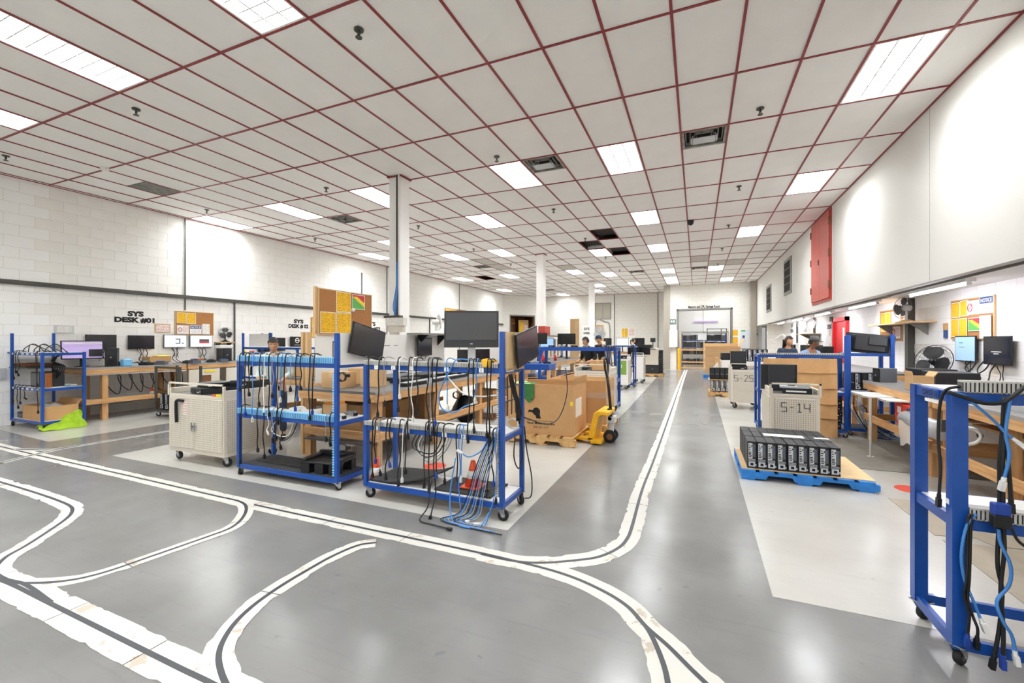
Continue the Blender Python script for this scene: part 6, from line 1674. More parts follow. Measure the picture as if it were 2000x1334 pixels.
tE, wE, dE = blue_cart('blue frame at the bench end holding a monitor seen from behind', 2.2, 2.8, 8.45, 8.95, levels=(.12, .71, 1.31), posts=(1.6, 1.6, 1.31, 1.31), pw=.05)
t = monitor('large black monitor seen from behind, tilted between the blue posts', (2.5, 8.50, 1.46), R(176), .62, .31, tilt=R(8), roll=R(-7), stand='none', hc=0.0, depth=.06, cable=False)
bb = MB(); bb.T = Matrix.Rotation(R(8), 4, 'X') @ Matrix.Rotation(R(-7), 4, 'Y'); bb.box(-.2, .048, -.02, .02, .07, .1); bb.build('rear_cover', 'charcoal plastic', t)
bb = MB(); bb.T = Matrix.Rotation(R(8), 4, 'X') @ Matrix.Rotation(R(-7), 4, 'Y'); bb.box(-.2, .049, .02, -.12, .051, .075); bb.build('rating_label', 'cardboard pale', t)
for i in range(8):
    cable('%s cable tangled at the foot of the blue frame, %s strand' % (('blue', 'black', 'grey')[i % 3], ORD[i]), [(2.25 + .03 * i, 8.42, .7 - .05 * i), (2.22 + .05 * i, 8.36, .45), (2.35 + .03 * i, 8.3 + .02 * i, .2), (2.5 + .05 * i, 8.35, .02), (2.75 + .04 * i, 8.3 - .06 * i, .012)], ('cable blue', 'cable black', 'cable grey')[i % 3], .008, None)
for i in range(5):
    flat_pc('flat black computer stacked in the blue cart behind the cardboard, %s from bottom' % ORD[i], (1.95, 8.45, .128 + .09 * i), R(4 * (i % 3)), .26, .34, .085)
for i in range(6):
    pc('black computer in the far shelf of the blue frame, %s from left' % ORD[i], (2.28 + .085 * i, 8.7, .718), 0, front=i % 2 == 0, w=.078, h=.28)
single(MB().box(1.02, 8.26, 1.285, 1.4, 8.36, 1.31), 'wire_tray', 'cable black', 'thin black strip lying on the blue cart behind S-14', 'strip') if False else None

# benches
tR, wR, dR = bench('pine bench along the right alcove wall, nearer the blue frame', 2.35, 3.42, 6.2, 8.25, .9, front='-X', legs=(-.95, .93), low=.36)
tQ, wQ, dQ = bench('pine bench along the right alcove wall behind the foreground cart', 2.35, 3.42, 3.3, 6.12, .9, front='-X', legs=(-1.0, .3, 1.25), low=.34)
for t_, w_, d_, n in ((tR, wR, dR, 1), (tQ, wQ, dQ, 2)):
    MB().box(-w_ + .3, -d_ + .05, .62, w_ - .05, d_ - .05, .64).build('under_shelf', 'pine along y', t_)
for i, (y, x) in enumerate(((7.55, 2.12), (7.2, 2.12), (6.8, 2.2))):
    t = thing('shelf_board', 'white board jutting out under the right bench top, %s from the blue frame' % ORD[i], 'board', (x + .28, y, .76), R(-4))
    MB().box(-.36, -.14, 0, .3, .14, .016).build('board', 'white laminate', t); MB().box(-.36, -.14, -.006, -.34, .14, .018).build('edge', 'grey duct', t)
single(MB().cyl((2.07, 7.0, 0), (2.07, 7.0, .758), .014, 8).cyl((2.07, 7.0, 0), (2.07, 7.0, .01), .04, 12), 'support_pole', 'grey duct', 'thin grey pole propping up the white boards by the right bench', 'pole')
t = thing('red_sack', 'red triangular sack with white print hanging below the right bench', 'bag', (2.34, 6.75, .52))
MB().prism([(-.28, .2), (.18, .24), (.14, -.02), (.05, -.05), (-.28, .16)], -.05, .02, 'X').build('sack', 'bright red', t); MB().box(-.052, -.02, .1, -.05, .08, .18).build('print', 'label white', t)
for i, (y, x, s_) in enumerate(((7.7, 2.8, .34), (7.3, 2.8, .32), (6.9, 2.85, .3))):
    closed_box('brown carton on the shelf under the right bench, %s from the blue frame' % ORD[i], (x, y, .641), (.4, s_, .2), 'cardboard')
t = thing('plastic_roll', 'roll of clear plastic film hung on the right bench behind the foreground cart', 'roll', (2.24, 6.05, .60))
MB().lathe([(.03, -.38), (.095, -.375), (.095, .375), (.03, .38)], (0, 0, 0), 20, axis='Y').build('film_roll', 'clear bag', t)
g = [[(-.095 - .01 * math.sin(i * .9 + j), -.3 + .6 * i / 8, -.0 - .26 * j / 4 * (1 + .15 * math.sin(i))) for j in range(5)] for i in range(9)]
b = MB(); b.sheet(g); b.sheet([[(p[0] + .003, p[1], p[2]) for p in reversed(r)] for r in g]); b.build('loose_end', 'clear bag', t)
MB().lathe([(.03, .36), (.03, .44)], (0, 0, 0), 12, axis='Y').build('core', 'cardboard', t)
MB().box(.0, -.4, .0, .12, -.38, .12).box(.0, .38, .0, .12, .4, .12).build('hanger', 'dark grey metal', t)
coil('white hose coil on the right bench front below the top', (2.30, 5.35, .62), .09, 3, 'cable white', 'Y', wr=.014)
open_box('open cardboard box with plastic wrap on the floor under the right bench', 2.52, 3.2, 4.45, 5.25, .004, .42, mt='cardboard', flaps=(('N', .3, .1),))
b = MB(); g = [[(2.57 + .56 * i / 8, 4.5 + .7 * j / 6, .36 + .07 * math.sin(i * 1.1) * math.cos(j * 1.3) + rnd.uniform(-.02, .02)) for j in range(7)] for i in range(9)]; b.sheet(g)
single(b, 'wrapping_plastic', 'clear bag', 'crumpled clear plastic in the box under the right bench', 'plastic')
# on the right benches
t = thing('tower_computer', 'black tower computer lying on its side at the left on the right bench', 'computer', (3.05, 8.0, .901), R(92))
MB().box(-.22, -.2, 0, .2, .2, .21).build('case', 'black plastic', t, bevel=.005); MB().box(-.225, -.19, .02, -.22, .19, .19).build('front_bezel', 'charcoal plastic', t)
t = thing('tower_computer', 'black tower computer on its side with rear ports, right bench', 'computer', (2.95, 7.25, .901), R(86))
MB().box(-.24, -.2, 0, .24, .2, .21).build('case', 'black plastic', t, bevel=.005); MB().box(-.22, -.206, .03, -.12, -.2, .19).build('rear_plate', 'mid grey plastic', t); MB().box(-.2, -.208, .05, -.15, -.206, .17).build('port_cluster', 'silver plastic', t)
tower('small grey tower at the blue frame end of the right bench', (2.55, 8.05, .901), R(-70), .12, .26, .2, 'mid grey plastic')
open_box('small open carton on the right bench, in front of the black towers', 2.42, 2.62, 6.78, 7.0, .901, .17, mt='cardboard pale', flaps=(('E', .6, .07), ('W', .2, .06)))
fan('big black floor fan head leaning back on the right bench under the wall monitors', (3.2, 8.32, .901), R(-55), .25, .28, .14, cage='black plastic', blade='black plastic', body='black plastic', tilt=R(-18), rings=(.4, .7, .85, 1.0), spokes=20)
closed_box('low yellow-topped tool case at the back of the right bench', (3.3, 7.55, .901), (.2, .3, .07), 'yellow paint')
t = thing('pill_bottle', 'white bottle with a label at the back of the right bench', 'bottle', (3.3, 6.85, .901)); MB().lathe([(.04, 0), (.04, .1), (.03, .12)], (0, 0, 0), 14).build('bottle_body', 'white enamel', t); MB().cyl((0, 0, .12), (0, 0, .15), .032, 12).build('cap', 'paper', t); MB().lathe([(.0405, .03), (.0405, .08)], (0, 0, 0), 14).build('label', 'sign blue', t)
b = MB(); b.sheet([[(2.9 + .1 * i, 6.1 + .1 * j, .905 + .05 * math.sin(i * 1.4) + .012 * j) for j in range(6)] for i in range(5)]); b.sheet([[(2.9 + .1 * i, 6.1 + .1 * j, .902 + .05 * math.sin(i * 1.4) + .012 * j) for j in range(6)] for i in reversed(range(5))])
single(b, 'pink_bag', 'sign red', 'crumpled pink bag at the right end of the alcove bench', 'bag')
for i, (x, y, w_, d_, h_) in enumerate(((2.75, 5.55, .3, .24, .06), (2.65, 5.1, .26, .2, .05), (2.8, 4.65, .3, .22, .05))):
    t = thing('open_computer', 'silver opened computer part on the right bench, %s from the roll' % ORD[i], 'computer part', (x, y, .901), R(15 * i))
    MB().box(-w_ / 2, -d_ / 2, 0, w_ / 2, d_ / 2, h_).build('chassis', 'silver plastic', t); MB().box(-w_ / 3, -d_ / 3, h_, w_ / 4, d_ / 3, h_ + .015).build('component', 'mid grey plastic', t)
for i in range(5):
    y = 7.9 - .14 * i
    cable('black monitor cable drooping to the right bench, %s from left' % ORD[i], [(3.44, y, 1.24), (3.40, y + .05, 1.12), (3.38 - .03 * i, y + .18 * (1 if i % 2 else -1), 1.0), (3.3, y + .25, .93), (3.2, y + .3, .915)], 'cable black', .008, None)
# alcove wall: monitors, boards, shelf fans, door, lettering
for pa, pb, sm, lab in (((1862, 661), (1902, 703), 'screen blue', 'pale blue lit wall monitor on the right alcove wall'), ((1917, 660), (1971, 712), 'screen off', 'dark wall monitor with a line of white text, right alcove wall')):
    a, b_ = onX(*pa, XA - .08), onX(*pb, XA - .08)
    m_ = monitor(lab, (XA - .05, (a.y + b_.y) / 2, (a.z + b_.z) / 2), R(-90), abs(a.y - b_.y), .36, stand='wall', screen=sm, bez=.016)
    if sm == 'screen off': MB().box(-.1, -.018, -.02, .1, -.0165, -.012).box(-.05, -.018, -.045, .05, -.0165, -.037).build('screen_text', 'label white', m_)
    else: MB().box(-.14, -.018, .08, -.04, -.0165, .087).box(-.14, -.018, .02, .0, -.0165, .026).build('screen_text', 'sign blue', m_)
ya, yb = onX(1945, 600, XA).y, onX(1862, 600, XA).y
cork_board('cork board with NOTICE sign, yellow sheets and chart on the right alcove wall', XA - .006, ya, yb, 1.54, 2.08, -1,
           [(.0, .22, .56, .97, 'yellow'), (.23, .44, .58, .99, 'yellow'), (.40, .70, .60, .96, 'prohibit'), (.70, 1.0, .60, 1.02, 'notice'), (.0, .20, .04, .53, 'yellow'), (.22, .42, .03, .53, 'yellow'), (.45, .72, .18, .52, 'chart'), (.72, .97, .0, .55, 'white')])
ya, yb = onX(1764, 620, XA).y, onX(1722, 620, XA).y
cork_board('second cork board with pale yellow sheets behind the shelf fan', XA - .006, ya, yb, 1.52, 2.1, -1, [(.02, .24, .3, .95, 'yellow'), (.26, .5, .3, .95, 'yellow'), (.55, .95, .5, .95, 'white'), (.55, .95, .05, .45, 'prohibit')])
a, b_ = onX(1843, 632, XA), onX(1856, 660, XA)
t = thing('hanging_tool', 'small blue-brown tool hanging on the right alcove wall', 'tool', (XA - .006, (a.y + b_.y) / 2, b_.z)); MB().box(-.02, -.04, .0, 0, .04, .12).build('grip', 'sign blue', t); MB().box(-.02, -.05, .12, 0, .05, a.z - b_.z).build('head', 'cardboard', t)
for i, (px0, py0_, px1, py1_) in enumerate(((1786, 672, 1815, 690), (1838, 672, 1850, 692))):
    a, b_ = onX(px0, py0_, XA), onX(px1, py1_, XA)
    single(MB().box(XA - .009, b_.y, b_.z, XA - .006, a.y, a.z), 'wall_paper', 'white notice', 'white paper on the right alcove wall above the black fan, %s one' % ('left', 'right')[i], 'paper')
single(MB().box(XA - .10, 9.72, 0, XA, 9.84, SOF), 'dark_wall_strip', 'dark grey metal', 'dark strip for a shaded gap on the right alcove wall beside the shelf fan', 'channel')  # dark strips stand in for the shade in the wall's gaps
single(MB().box(XA - .06, 16.6, 0, XA, 16.68, SOF), 'dark_wall_strip', 'dark grey metal', 'dark vertical strip on the alcove wall behind the far shelf fan', 'channel')
single(MB().box(XA - .06, 19.2, 0, XA, 19.28, SOF), 'dark_wall_strip', 'dark grey metal', 'dark strip for a shaded gap farthest along the alcove wall', 'channel')
def wshelf(label, y0, y1, z, dep=.32):
    t = thing('wall_shelf', label, 'shelf', (XA, (y0 + y1) / 2, z)); d = (y1 - y0) / 2
    MB().box(-dep, -d, 0, -.005, d, .022).build('shelf_board', 'oak frame', t)
    for y in (-d * .7, d * .7): MB().prism([(-.005, 0), (-dep * .8, 0), (-.005, -.2)], y - .009, y + .009, 'Y').build('bracket', 'grey metal', t)
wshelf('long wooden wall shelf with a grey fan on the right alcove wall', 8.95, 10.9, 1.80)
fan('grey desk fan seen from behind on the right alcove wall shelf', (3.28, onX(1763, 628, 3.28).y, 1.823), R(215), .19, .24, .15, cage='grey metal', blade='mid grey plastic', body='silver plastic', basemat='cardboard pale', tilt=R(-10))
wshelf('far wooden wall shelf with a round fan above the two workers', 15.9, 17.2, 1.72, .45)
fan('round wire fan on the far wall shelf above the two workers', (3.2, 16.3, 1.743), R(-40), .3, .34, .16, cage='grey metal', blade='silver plastic', body='white enamel')
dd = struct(MB().box(XA - .08, 13.25, 0, XA, 13.35, 2.12).box(XA - .08, 14.35, 0, XA, 14.45, 2.12).box(XA - .08, 13.25, 2.02, XA, 14.45, 2.12).build('door_4', 'bright red'))
MB().box(XA - .03, 13.35, 0, XA - .005, 14.35, 2.02).build('door_leaf', 'bright red', dd); MB().box(XA - .036, 13.42, 1.2, XA - .03, 13.66, 1.85).build('door_paper', 'white notice', dd); MB().box(XA - .032, 13.38, 0, XA - .03, 13.42, 2.0).build('edge_strip', 'red paint', dd)
wall_text(['SYS', 'DESK # 12'], XA, onX(1624, 626, XA).y, onX(1624, 627, XA).z, -1, .16, 'black SYS DESK # 12 lettering left of the red door', gap=1.3, widths={0: .32, 1: .8})
wall_text(['SYS', 'DESK #'], XA, onX(1547, 640, XA).y, onX(1547, 639, XA).z, -1, .17, 'faint black SYS DESK lettering at the far end of the alcove', gap=1.2, mt='ink grey')
for i, (px, py) in enumerate(((1633, 644), (1633, 652), (1752, 618))):
    a = onX(px, py, XA); single(MB().box(XA - .008, a.y - .1, a.z - .06, XA - .006, a.y + .1, a.z + .07), 'wall_paper', 'white notice', 'small white paper on the alcove wall near the red door, %s one' % ORD[i], 'paper')
# tube lights below the overhang, with their conduit
TL = bpy.data.lights.new('tube_lamp', 'AREA'); TL.shape = 'RECTANGLE'; TL.size, TL.size_y = .1, 1.5; TL.energy = 13; TL.color = (.93, .93, 1)
for i, (y0, y1) in enumerate(((3.6, 5.2), (6.85, 8.45), (9.7, 11.3), (12.6, 14.2), (15.6, 17.2), (18.6, 20.2))):
    t = thing('tube_light', 'bare tube light under the right overhang, %s from the camera' % ORD[i], 'light', (2.98, (y0 + y1) / 2, SOF), 0, 'tube lights under the overhang')
    d = (y1 - y0) / 2
    MB().box(-.05, -d, -.045, .05, d, 0).build('channel', 'white enamel', t)
    MB().cyl((0, -d + .05, -.065), (0, d - .05, -.065), .014, 10).build('tube', 'tube light', t)
    for s_ in (-1, 1): MB().box(-.02, s_ * (d - .04) - .012, -.085, .02, s_ * (d - .04) + .012, -.045).build('lamp_holder', 'white enamel', t)
    la = bpy.data.objects.new('lamp', TL); COL.objects.link(la); la.parent = t; la.location = (0, 0, -.09)
single(MB().tube(curve_pts([(2.78, 3.3, 2.225), (2.78, 6.5, 2.225), (2.80, 8.6, 2.22), (2.86, 9.0, 2.225), (2.80, 11.6, 2.22), (2.78, 16, 2.225), (2.78, 21, 2.225)], 4), .016, 6), 'conduit', 'dark grey metal', 'dark conduit running along the underside of the right overhang', 'conduit')
# desks of the two workers and clutter on them
t, w_, d_ = bench('far alcove bench with speaker-like computers behind the two workers', 2.5, 3.4, 9.3, 16.8, .95, front='-X', legs=(-3.5, -1.5, .5, 2.5))
for i, (y, lab) in enumerate(((13.2, 'dark slim computer at the red door on the far alcove bench'), (13.9, 'dark slim computer left of the silver box on the far alcove bench'), (14.9, 'dark slim computer right beside the man in the cap'), (15.5, 'dark slim computer hidden behind the man in the cap'))):
    t = tower(lab, (2.75, y, .951), R(-80 + 30 * (i % 2)), .16, .34, .45)
closed_box('pale carton between the slim computers on the far alcove bench', (2.8, 14.4, .951), (.4, .4, .5), 'white enamel')
monitor('black monitor facing the man in the cap on the far alcove bench', (2.75, 12.2, .951), R(-60), .5, .3, stand='foot')
t = thing('blue_headset_bin', 'light blue round bin on the far alcove bench', 'bin', (2.7, 12.75, .951)); MB().lathe([(.1, 0), (.13, .16), (.12, .16), (.1, .02)], (0, 0, 0), 16).build('bin_body', 'light blue plastic', t); MB().tube(curve_pts([(-.12, 0, .15), (0, 0, .26), (.12, 0, .15)], 5), .01, 6).build('handle', 'label white', t)
t = thing('desk_lamp', 'white bent desk lamp behind the long-haired worker', 'lamp', (2.75, 16.2, .951)); MB().lathe([(.1, 0), (.1, .02), (.02, .03)], (0, 0, 0), 16).build('base', 'white enamel', t); MB().tube(curve_pts([(0, 0, .02), (-.05, .0, .4), (-.2, .05, .75), (-.42, .1, .62)], 5), .018, 8).build('arm', 'white enamel', t); MB().cbox((-.46, .1, .55), (.2, .12, .05), rot=Matrix.Rotation(.6, 3, 'Y')).build('lamp_head', 'white enamel', t)
t, w_, d_ = bench('pale table at the far end of the alcove with a white sheet', 2.0, 3.2, 17.4, 19.0, .9, front='-X')
b = MB(); b.sheet([[(2.05 + .1 * i, 17.45 + .15 * j, .905 + .06 * math.sin(i * .6) * math.sin(j * .5)) for j in range(10)] for i in range(11)]); single(b, 'white_sheet', 'paper', 'rumpled white sheet on the table at the far alcove end', 'sheet')
closed_box('small brown carton on the wall side of the far alcove table', (3.0, 18.6, .901), (.3, .4, .25), 'cardboard')
# things on the floor at right
single(MB().box(1.72, 6.3, .0018, 2.95, 8.15, .008), 'floor_mat', 'floor mat', 'grey anti-fatigue mat on the floor before the right bench', 'mat')
for i, (pts, lab) in enumerate((([(1.68, 5.22), (1.69, 4.36), (1.95, 4.42), (2.0, 4.30), (2.9, 4.36), (2.9, 5.3)], 'flat brown cardboard on the floor under the right bench, farther piece'), ([(1.70, 4.28), (1.72, 3.2), (2.9, 3.2), (2.9, 4.28)], 'flat brown cardboard on the floor behind the right edge cart, nearer piece'))):
    single(MB().prism(pts, .0018, .006), 'floor_cardboard', 'cardboard floor', lab, 'cardboard')

# ---------------------------------------------------------------- storage room wall
wx = MB().text('Memory and CPU Storage Room', .2, (.335, YS - .001, 3.21), (1, 0, 0), (0, 0, 1), bold=.008, width=1.5)
single(wx, 'wall_lettering', 'ink', 'black Memory and CPU Storage Room lettering over the far doorway', 'sign')
t = thing('fence_gate', 'chain-link gate with wooden rails closing the storage room doorway', 'gate', (.34, YS - .1, 0))
for x in (-1.12, 0.0, 1.12): MB().box(x - .03, -.03, 0.02, x + .03, .03, 2.0).build('gate_post', 'oak frame', t)
for z in (.12, .42, 1.05, 1.96): MB().box(-1.12, -.035, z - .035, 1.12, -.005, z + .035).build('gate_rail', 'pine along x' if z < 1.9 else 'grey metal', t)
b = MB(); s_ = .055
for i in range(-36, 42):
    x0 = -1.12 + i * s_
    for sg in (1, -1):
        xa, za, xb, zb = x0, .1, x0 + sg * 1.86, 1.96
        lo, hi = -1.12, 1.12
        if sg > 0:
            if xa < lo: za += lo - xa; xa = lo
            if xb > hi: zb -= xb - hi; xb = hi
        else:
            xa += .0; xb = xa - 1.86
            if xa > hi: za += xa - hi; xa = hi
            if xb < lo: zb -= lo - xb; xb = lo
        if zb - za > .05: b.beam((xa, .0 + .004 * sg, za), (xb, .004 * sg, zb), .009, .006)
tag(b.build('chain_link', 'dark grey metal', t), kind='stuff')
MB().box(-.3, -.045, 1.55, .12, -.036, 1.9).build('gate_sign', 'silver plastic', t)
rack = thing('storage_rack', 'long steel rack of dark computers behind the storage room gate', 'rack', (.34, YS + 1.3, 0))
for x in (-1.1, 1.06):
    for y in (-.3, .26): MB().box(x, y, 0, x + .04, y + .04, 1.9).build('rack_post', 'blue steel', rack)
for k, (z, n) in enumerate(((.25, 12), (.80, 12), (1.18, 12), (1.55, 12))):
    MB().box(-1.06, -.3, z - .04, 1.06, .3, z).build('rack_shelf', 'oak frame' if k < 2 else 'blue steel', rack)
    for i in range(n):
        w_ = .165
        single(MB().box(-.70 + i * (w_ + .008), YS + 1.03, z + .001, -.70 + i * (w_ + .008) + w_, YS + 1.5, z + .001 + .26 + .05 * rnd.random()), 'stored_computer', 'black plastic' if (i * 7 + k) % 5 else 'mid grey plastic', 'dark stored computer behind the gate, %s from left, %s shelf' % (ORD[i], ORD[k]), 'computer', 'computers in the storage room', bevel=.004)
t = thing('storage_rack', 'blue-grey shelf frame inside the storage room, upper right', 'rack', (1.0, YS + 1.78, 1.2))
for z in (0.7, .95): MB().box(-.5, -.1, z, .5, .1, z + .04).build('rack_shelf', 'grey metal', t)
for x in (-.5, .2, .46): MB().box(x, -.1, -1.2, x + .04, -.06, 1.0).build('rack_post', 'dark grey metal', t)
struct(MB().box(.33, YS + 2.88, 0, .35, YS + 2.9, H).build('trim_9', 'grey metal'))
single(MB().box(-.15, YS + 2.8, 2.6, 1.1, YS + 2.88, 2.66), 'wall_tube', 'screen lilac', 'pale violet strip lamp on the back wall of the storage room', 'light')
single(MB().cyl((-.84, YS - .42, 0), (-.84, YS - .42, 1.12), .075, 16).ball((-.84, YS - .42, 1.12), .075, 16, 6, sq=(1, 1, .3)), 'bollard', 'yellow paint', 'yellow bollard left of the storage room gate', 'bollard')
t = thing('wall_cabinet', 'white wall cabinet left of the storage room doorway', 'cabinet', (-1.13, YS - .005, 1.18)); MB().box(-.2, -.14, 0, .2, 0, .9).build('body', 'white enamel', t, bevel=.006); MB().box(-.19, -.15, .01, .19, -.14, .89).build('door', 'wall paint', t); MB().box(.1, -.16, .0, .15, -.15, .04).build('latch', 'grey metal', t)
t = thing('exit_sign', 'small grey-green sign on the wall above the white cabinet', 'sign', (-1.17, YS - .005, 2.42)); MB().box(-.16, -.03, 0, .16, 0, .24).build('plate', 'board green', t); MB().box(-.1, -.034, .06, -.02, -.03, .18).box(.02, -.034, .06, .1, -.03, .18).build('symbol', 'label white', t)
for i, (z, m_) in enumerate(((1.80, 'red notice'), (1.43, 'yellow notice'))):
    single(MB().box(1.68, YS - .008, z, 1.87, YS - .004, z + .25).box(1.66, YS - .004, z - .02, 1.89, YS - .001, z + .27), 'wall_paper', m_ if i else 'yellow notice', 'yellow paper right of the storage doorway, %s one' % ('upper', 'lower')[i], 'paper')
t = thing('whiteboard', 'white planning board with papers on the storage room wall', 'board', (2.42, YS - .001, 1.15))
MB().box(-.4, -.03, 0, .4, 0, .92).build('panel', 'cloth white', t); MB().box(-.38, -.034, .83, -.2, -.03, .9).build('green_title', 'chart green', t); MB().box(-.32, -.034, .5, -.22, -.03, .64).build('blue_note', 'sign blue', t); MB().box(.18, -.034, .66, .36, -.03, .72).build('blue_strip', 'sign blue', t)
for i in range(3):
    for j in range(3): MB().box(-.16 + .18 * i, -.033, .06 + .2 * j, -.02 + .18 * i, -.03, .22 + .2 * j).build('sheet', 'white notice', t)
MB().box(-.41, -.04, -.02, .41, 0, .0).build('frame', 'grey metal', t)
# ---------------------------------------------------------------- people: one skinned body each, hair and clothes as children
def skin_mesh(V, E, rad, sub=1, root=0):
    me = bpy.data.meshes.new('sk'); me.from_pydata([tuple(v) for v in V], E, [])
    ob = bpy.data.objects.new('sk', me); COL.objects.link(ob)
    m = ob.modifiers.new('s', 'SKIN'); m.use_smooth_shade = True
    for i, r in enumerate(rad):
        d = me.skin_vertices[0].data[i]; d.radius = r if isinstance(r, tuple) else (r, r); d.use_root = (i == root)
    if sub: s_ = ob.modifiers.new('u', 'SUBSURF'); s_.levels = sub; s_.render_levels = sub
    dg = bpy.context.evaluated_depsgraph_get()
    em = bpy.data.meshes.new_from_object(ob.evaluated_get(dg))
    vs = [tuple(v.co) for v in em.vertices]; fs = [tuple(p.vertices) for p in em.polygons]
    bpy.data.objects.remove(ob); bpy.data.meshes.remove(me); bpy.data.meshes.remove(em)
    return vs, fs
def remesh(mb, vox):
    me = bpy.data.meshes.new('rm'); me.from_pydata(mb.v, [], mb.f)
    ob = bpy.data.objects.new('rm', me); COL.objects.link(ob)
    m = ob.modifiers.new('r', 'REMESH'); m.mode = 'VOXEL'; m.voxel_size = vox
    s_ = ob.modifiers.new('sm', 'SMOOTH'); s_.iterations = 3; s_.factor = .5
    dg = bpy.context.evaluated_depsgraph_get(); em = bpy.data.meshes.new_from_object(ob.evaluated_get(dg))
    r = [tuple(v.co) for v in em.vertices], [tuple(p.vertices) for p in em.polygons]
    bpy.data.objects.remove(ob); bpy.data.meshes.remove(me); bpy.data.meshes.remove(em)
    return r
def person(label, loc, rotz, Ht=1.65, lean=0.0, head=(0.0, 0.0), elbows=None, wrists=None, skin='skin', shirt='cloth white', pants='denim', hair='hair black', style='short', hat=None, build=1.0):
    """faces local -Y; lean tips the trunk forward at the hips; head = (yaw, nod)"""
    k = Ht / 1.68; t = thing('person', label, 'person', loc, rotz)
    hip = Vector((0, 0, .90 * k))
    L = Matrix.Translation(hip) @ Matrix.Rotation(lean, 4, 'X') @ Matrix.Translation(-hip)
    U = lambda x, y, z: L @ Vector((x * k, y * k, z * k))
    D = lambda x, y, z: Vector((x * k, y * k, z * k))
    sh = [U(s * .165 * build, .0, 1.36) for s in (-1, 1)]
    el = [D(*e) for e in (elbows or ((-.24, -.06, 1.10), (.24, -.06, 1.10)))]
    wr = [D(*e) for e in (wrists or ((-.19, -.28, 1.02), (.19, -.28, 1.02)))]
    V = [D(0, 0, .93), U(0, 0, 1.06), U(0, -.005, 1.22), U(0, 0, 1.36), U(0, -.015, 1.44), U(0, -.03, 1.51)]
    E = [(0, 1), (1, 2), (2, 3), (3, 4), (4, 5)]
    rad = [(.145 * k * build, .10 * k * build), (.125 * k * build, .088 * k * build), (.145 * k * build, .10 * k * build), (.10 * k, .07 * k), .052 * k, .05 * k]
    arms = []
    for i in (0, 1):
        n = len(V); V += [sh[i], el[i], wr[i]]; E += [(3, n), (n, n + 1), (n + 1, n + 2)]; rad += [.055 * k, .042 * k, .027 * k]; arms.append(n)
    for s in (-1, 1):
        n = len(V); V += [D(s * .09, 0, .86), D(s * .10, -.01, .48), D(s * .105, .02, .09), D(s * .115, -.13, .035)]
        E += [(0, n), (n, n + 1), (n + 1, n + 2), (n + 2, n + 3)]; rad += [.088 * k, .056 * k, .038 * k, (.042 * k, .03 * k)]
    body = MB(); vs, fs = skin_mesh(V, E, rad); body.add(vs, fs)
    HC = U(0, -.045, 1.585)
    HM = Matrix.Translation(HC) @ Matrix.Rotation(lean * .6 + head[1], 4, 'X') @ Matrix.Rotation(head[0], 4, 'Z')
    hd = MB(); hd.T = HM
    q = k * 1.0
    n, m_ = 20, 16; pv = []
    for i in range(m_ + 1):
        a = math.pi * i / m_; z = -math.cos(a); r = max(1e-3, math.sin(a))
        for j in range(n):
            b = 2 * math.pi * j / n; x, y = math.cos(b) * r, math.sin(b) * r
            fx = .073 * (1 - .28 * max(0, -z) ** 1.3); fy = .094
            if y < 0: fy = .092 * (1 - .10 * max(0, z - .3))
            yy = y * fy
            if z < -.1 and y < -.2: yy -= .012 * max(0, 1 - abs(z + .75) * 3) * (1 if abs(x) < .5 else .3)
            if y < -.5 and .02 < z < .22 and .2 < abs(x) < .65: yy += .010
            pv.append((x * fx * q, yy * q, z * .118 * q))
    hd.add(pv, [(i * n + j, i * n + (j + 1) % n, (i + 1) * n + (j + 1) % n, (i + 1) * n + j) for i in range(m_) for j in range(n)])
    hd.add([(-.012 * q, -.088 * q, .015 * q), (.012 * q, -.088 * q, .015 * q), (.017 * q, -.086 * q, -.03 * q), (-.017 * q, -.086 * q, -.03 * q), (0, -.094 * q, .012 * q), (0, -.116 * q, -.026 * q)], [(0, 4, 5, 3), (4, 1, 2, 5), (3, 5, 2), (0, 1, 4), (0, 3, 2, 1)])
    for s in (-1, 1): hd.ball((s * .074 * q, .008 * q, -.002 * q), .022 * q, 8, 6, sq=(.35, .7, 1.2))
    hd.tube([(-.022 * q, -.089 * q, -.058 * q), (0, -.096 * q, -.056 * q), (.022 * q, -.089 * q, -.058 * q)], .006 * q, 6)
    allb = MB(); allb.v, allb.f = list(body.v), list(body.f); o = len(allb.v); allb.v += hd.v; allb.f += [tuple(i + o for i in f) for f in hd.f]
    rv, rf = remesh(allb, .0095)
    fin = MB(); fin.add(rv, rf, 0, True)
    for i in (0, 1):
        d = (wr[i] - el[i]).normalized(); dn = Vector((0, 0, -1)); side = d.cross(dn)
        side = side.normalized() if side.length > .05 else Vector((1, 0, 0)); up = side.cross(d).normalized()
        inn = side if (side.x > 0) == (i == 0) else -side
        pb = wr[i]
        fin.tube([pb - d * .01, pb + d * .03 * k, pb + d * .07 * k, pb + d * .088 * k], .03, 10, radii=[.024 * k, .031 * k, .035 * k, .028 * k])
        for f_, (off, ln) in enumerate(((.026, .068), (.009, .078), (-.009, .073), (-.026, .056))):
            s0 = pb + d * .075 * k + inn * off * k
            fin.tube([s0, s0 + d * ln * .5 * k - up * .006 * k, s0 + d * ln * .8 * k - up * .022 * k, s0 + d * ln * .92 * k - up * .042 * k], .008, 7, radii=[.0095 * k, .009 * k, .008 * k, .006 * k])
        s0 = pb + d * .025 * k + inn * .022 * k
        fin.tube([s0, s0 + d * .03 * k + inn * .025 * k, s0 + d * .06 * k + inn * .028 * k - up * .015 * k], .01, 7, radii=[.012 * k, .011 * k, .008 * k])
    fin.build('body', skin, t)
    # shirt
    r2 = lambda r, a: (r[0] + a, r[1] + a) if isinstance(r, tuple) else r + a
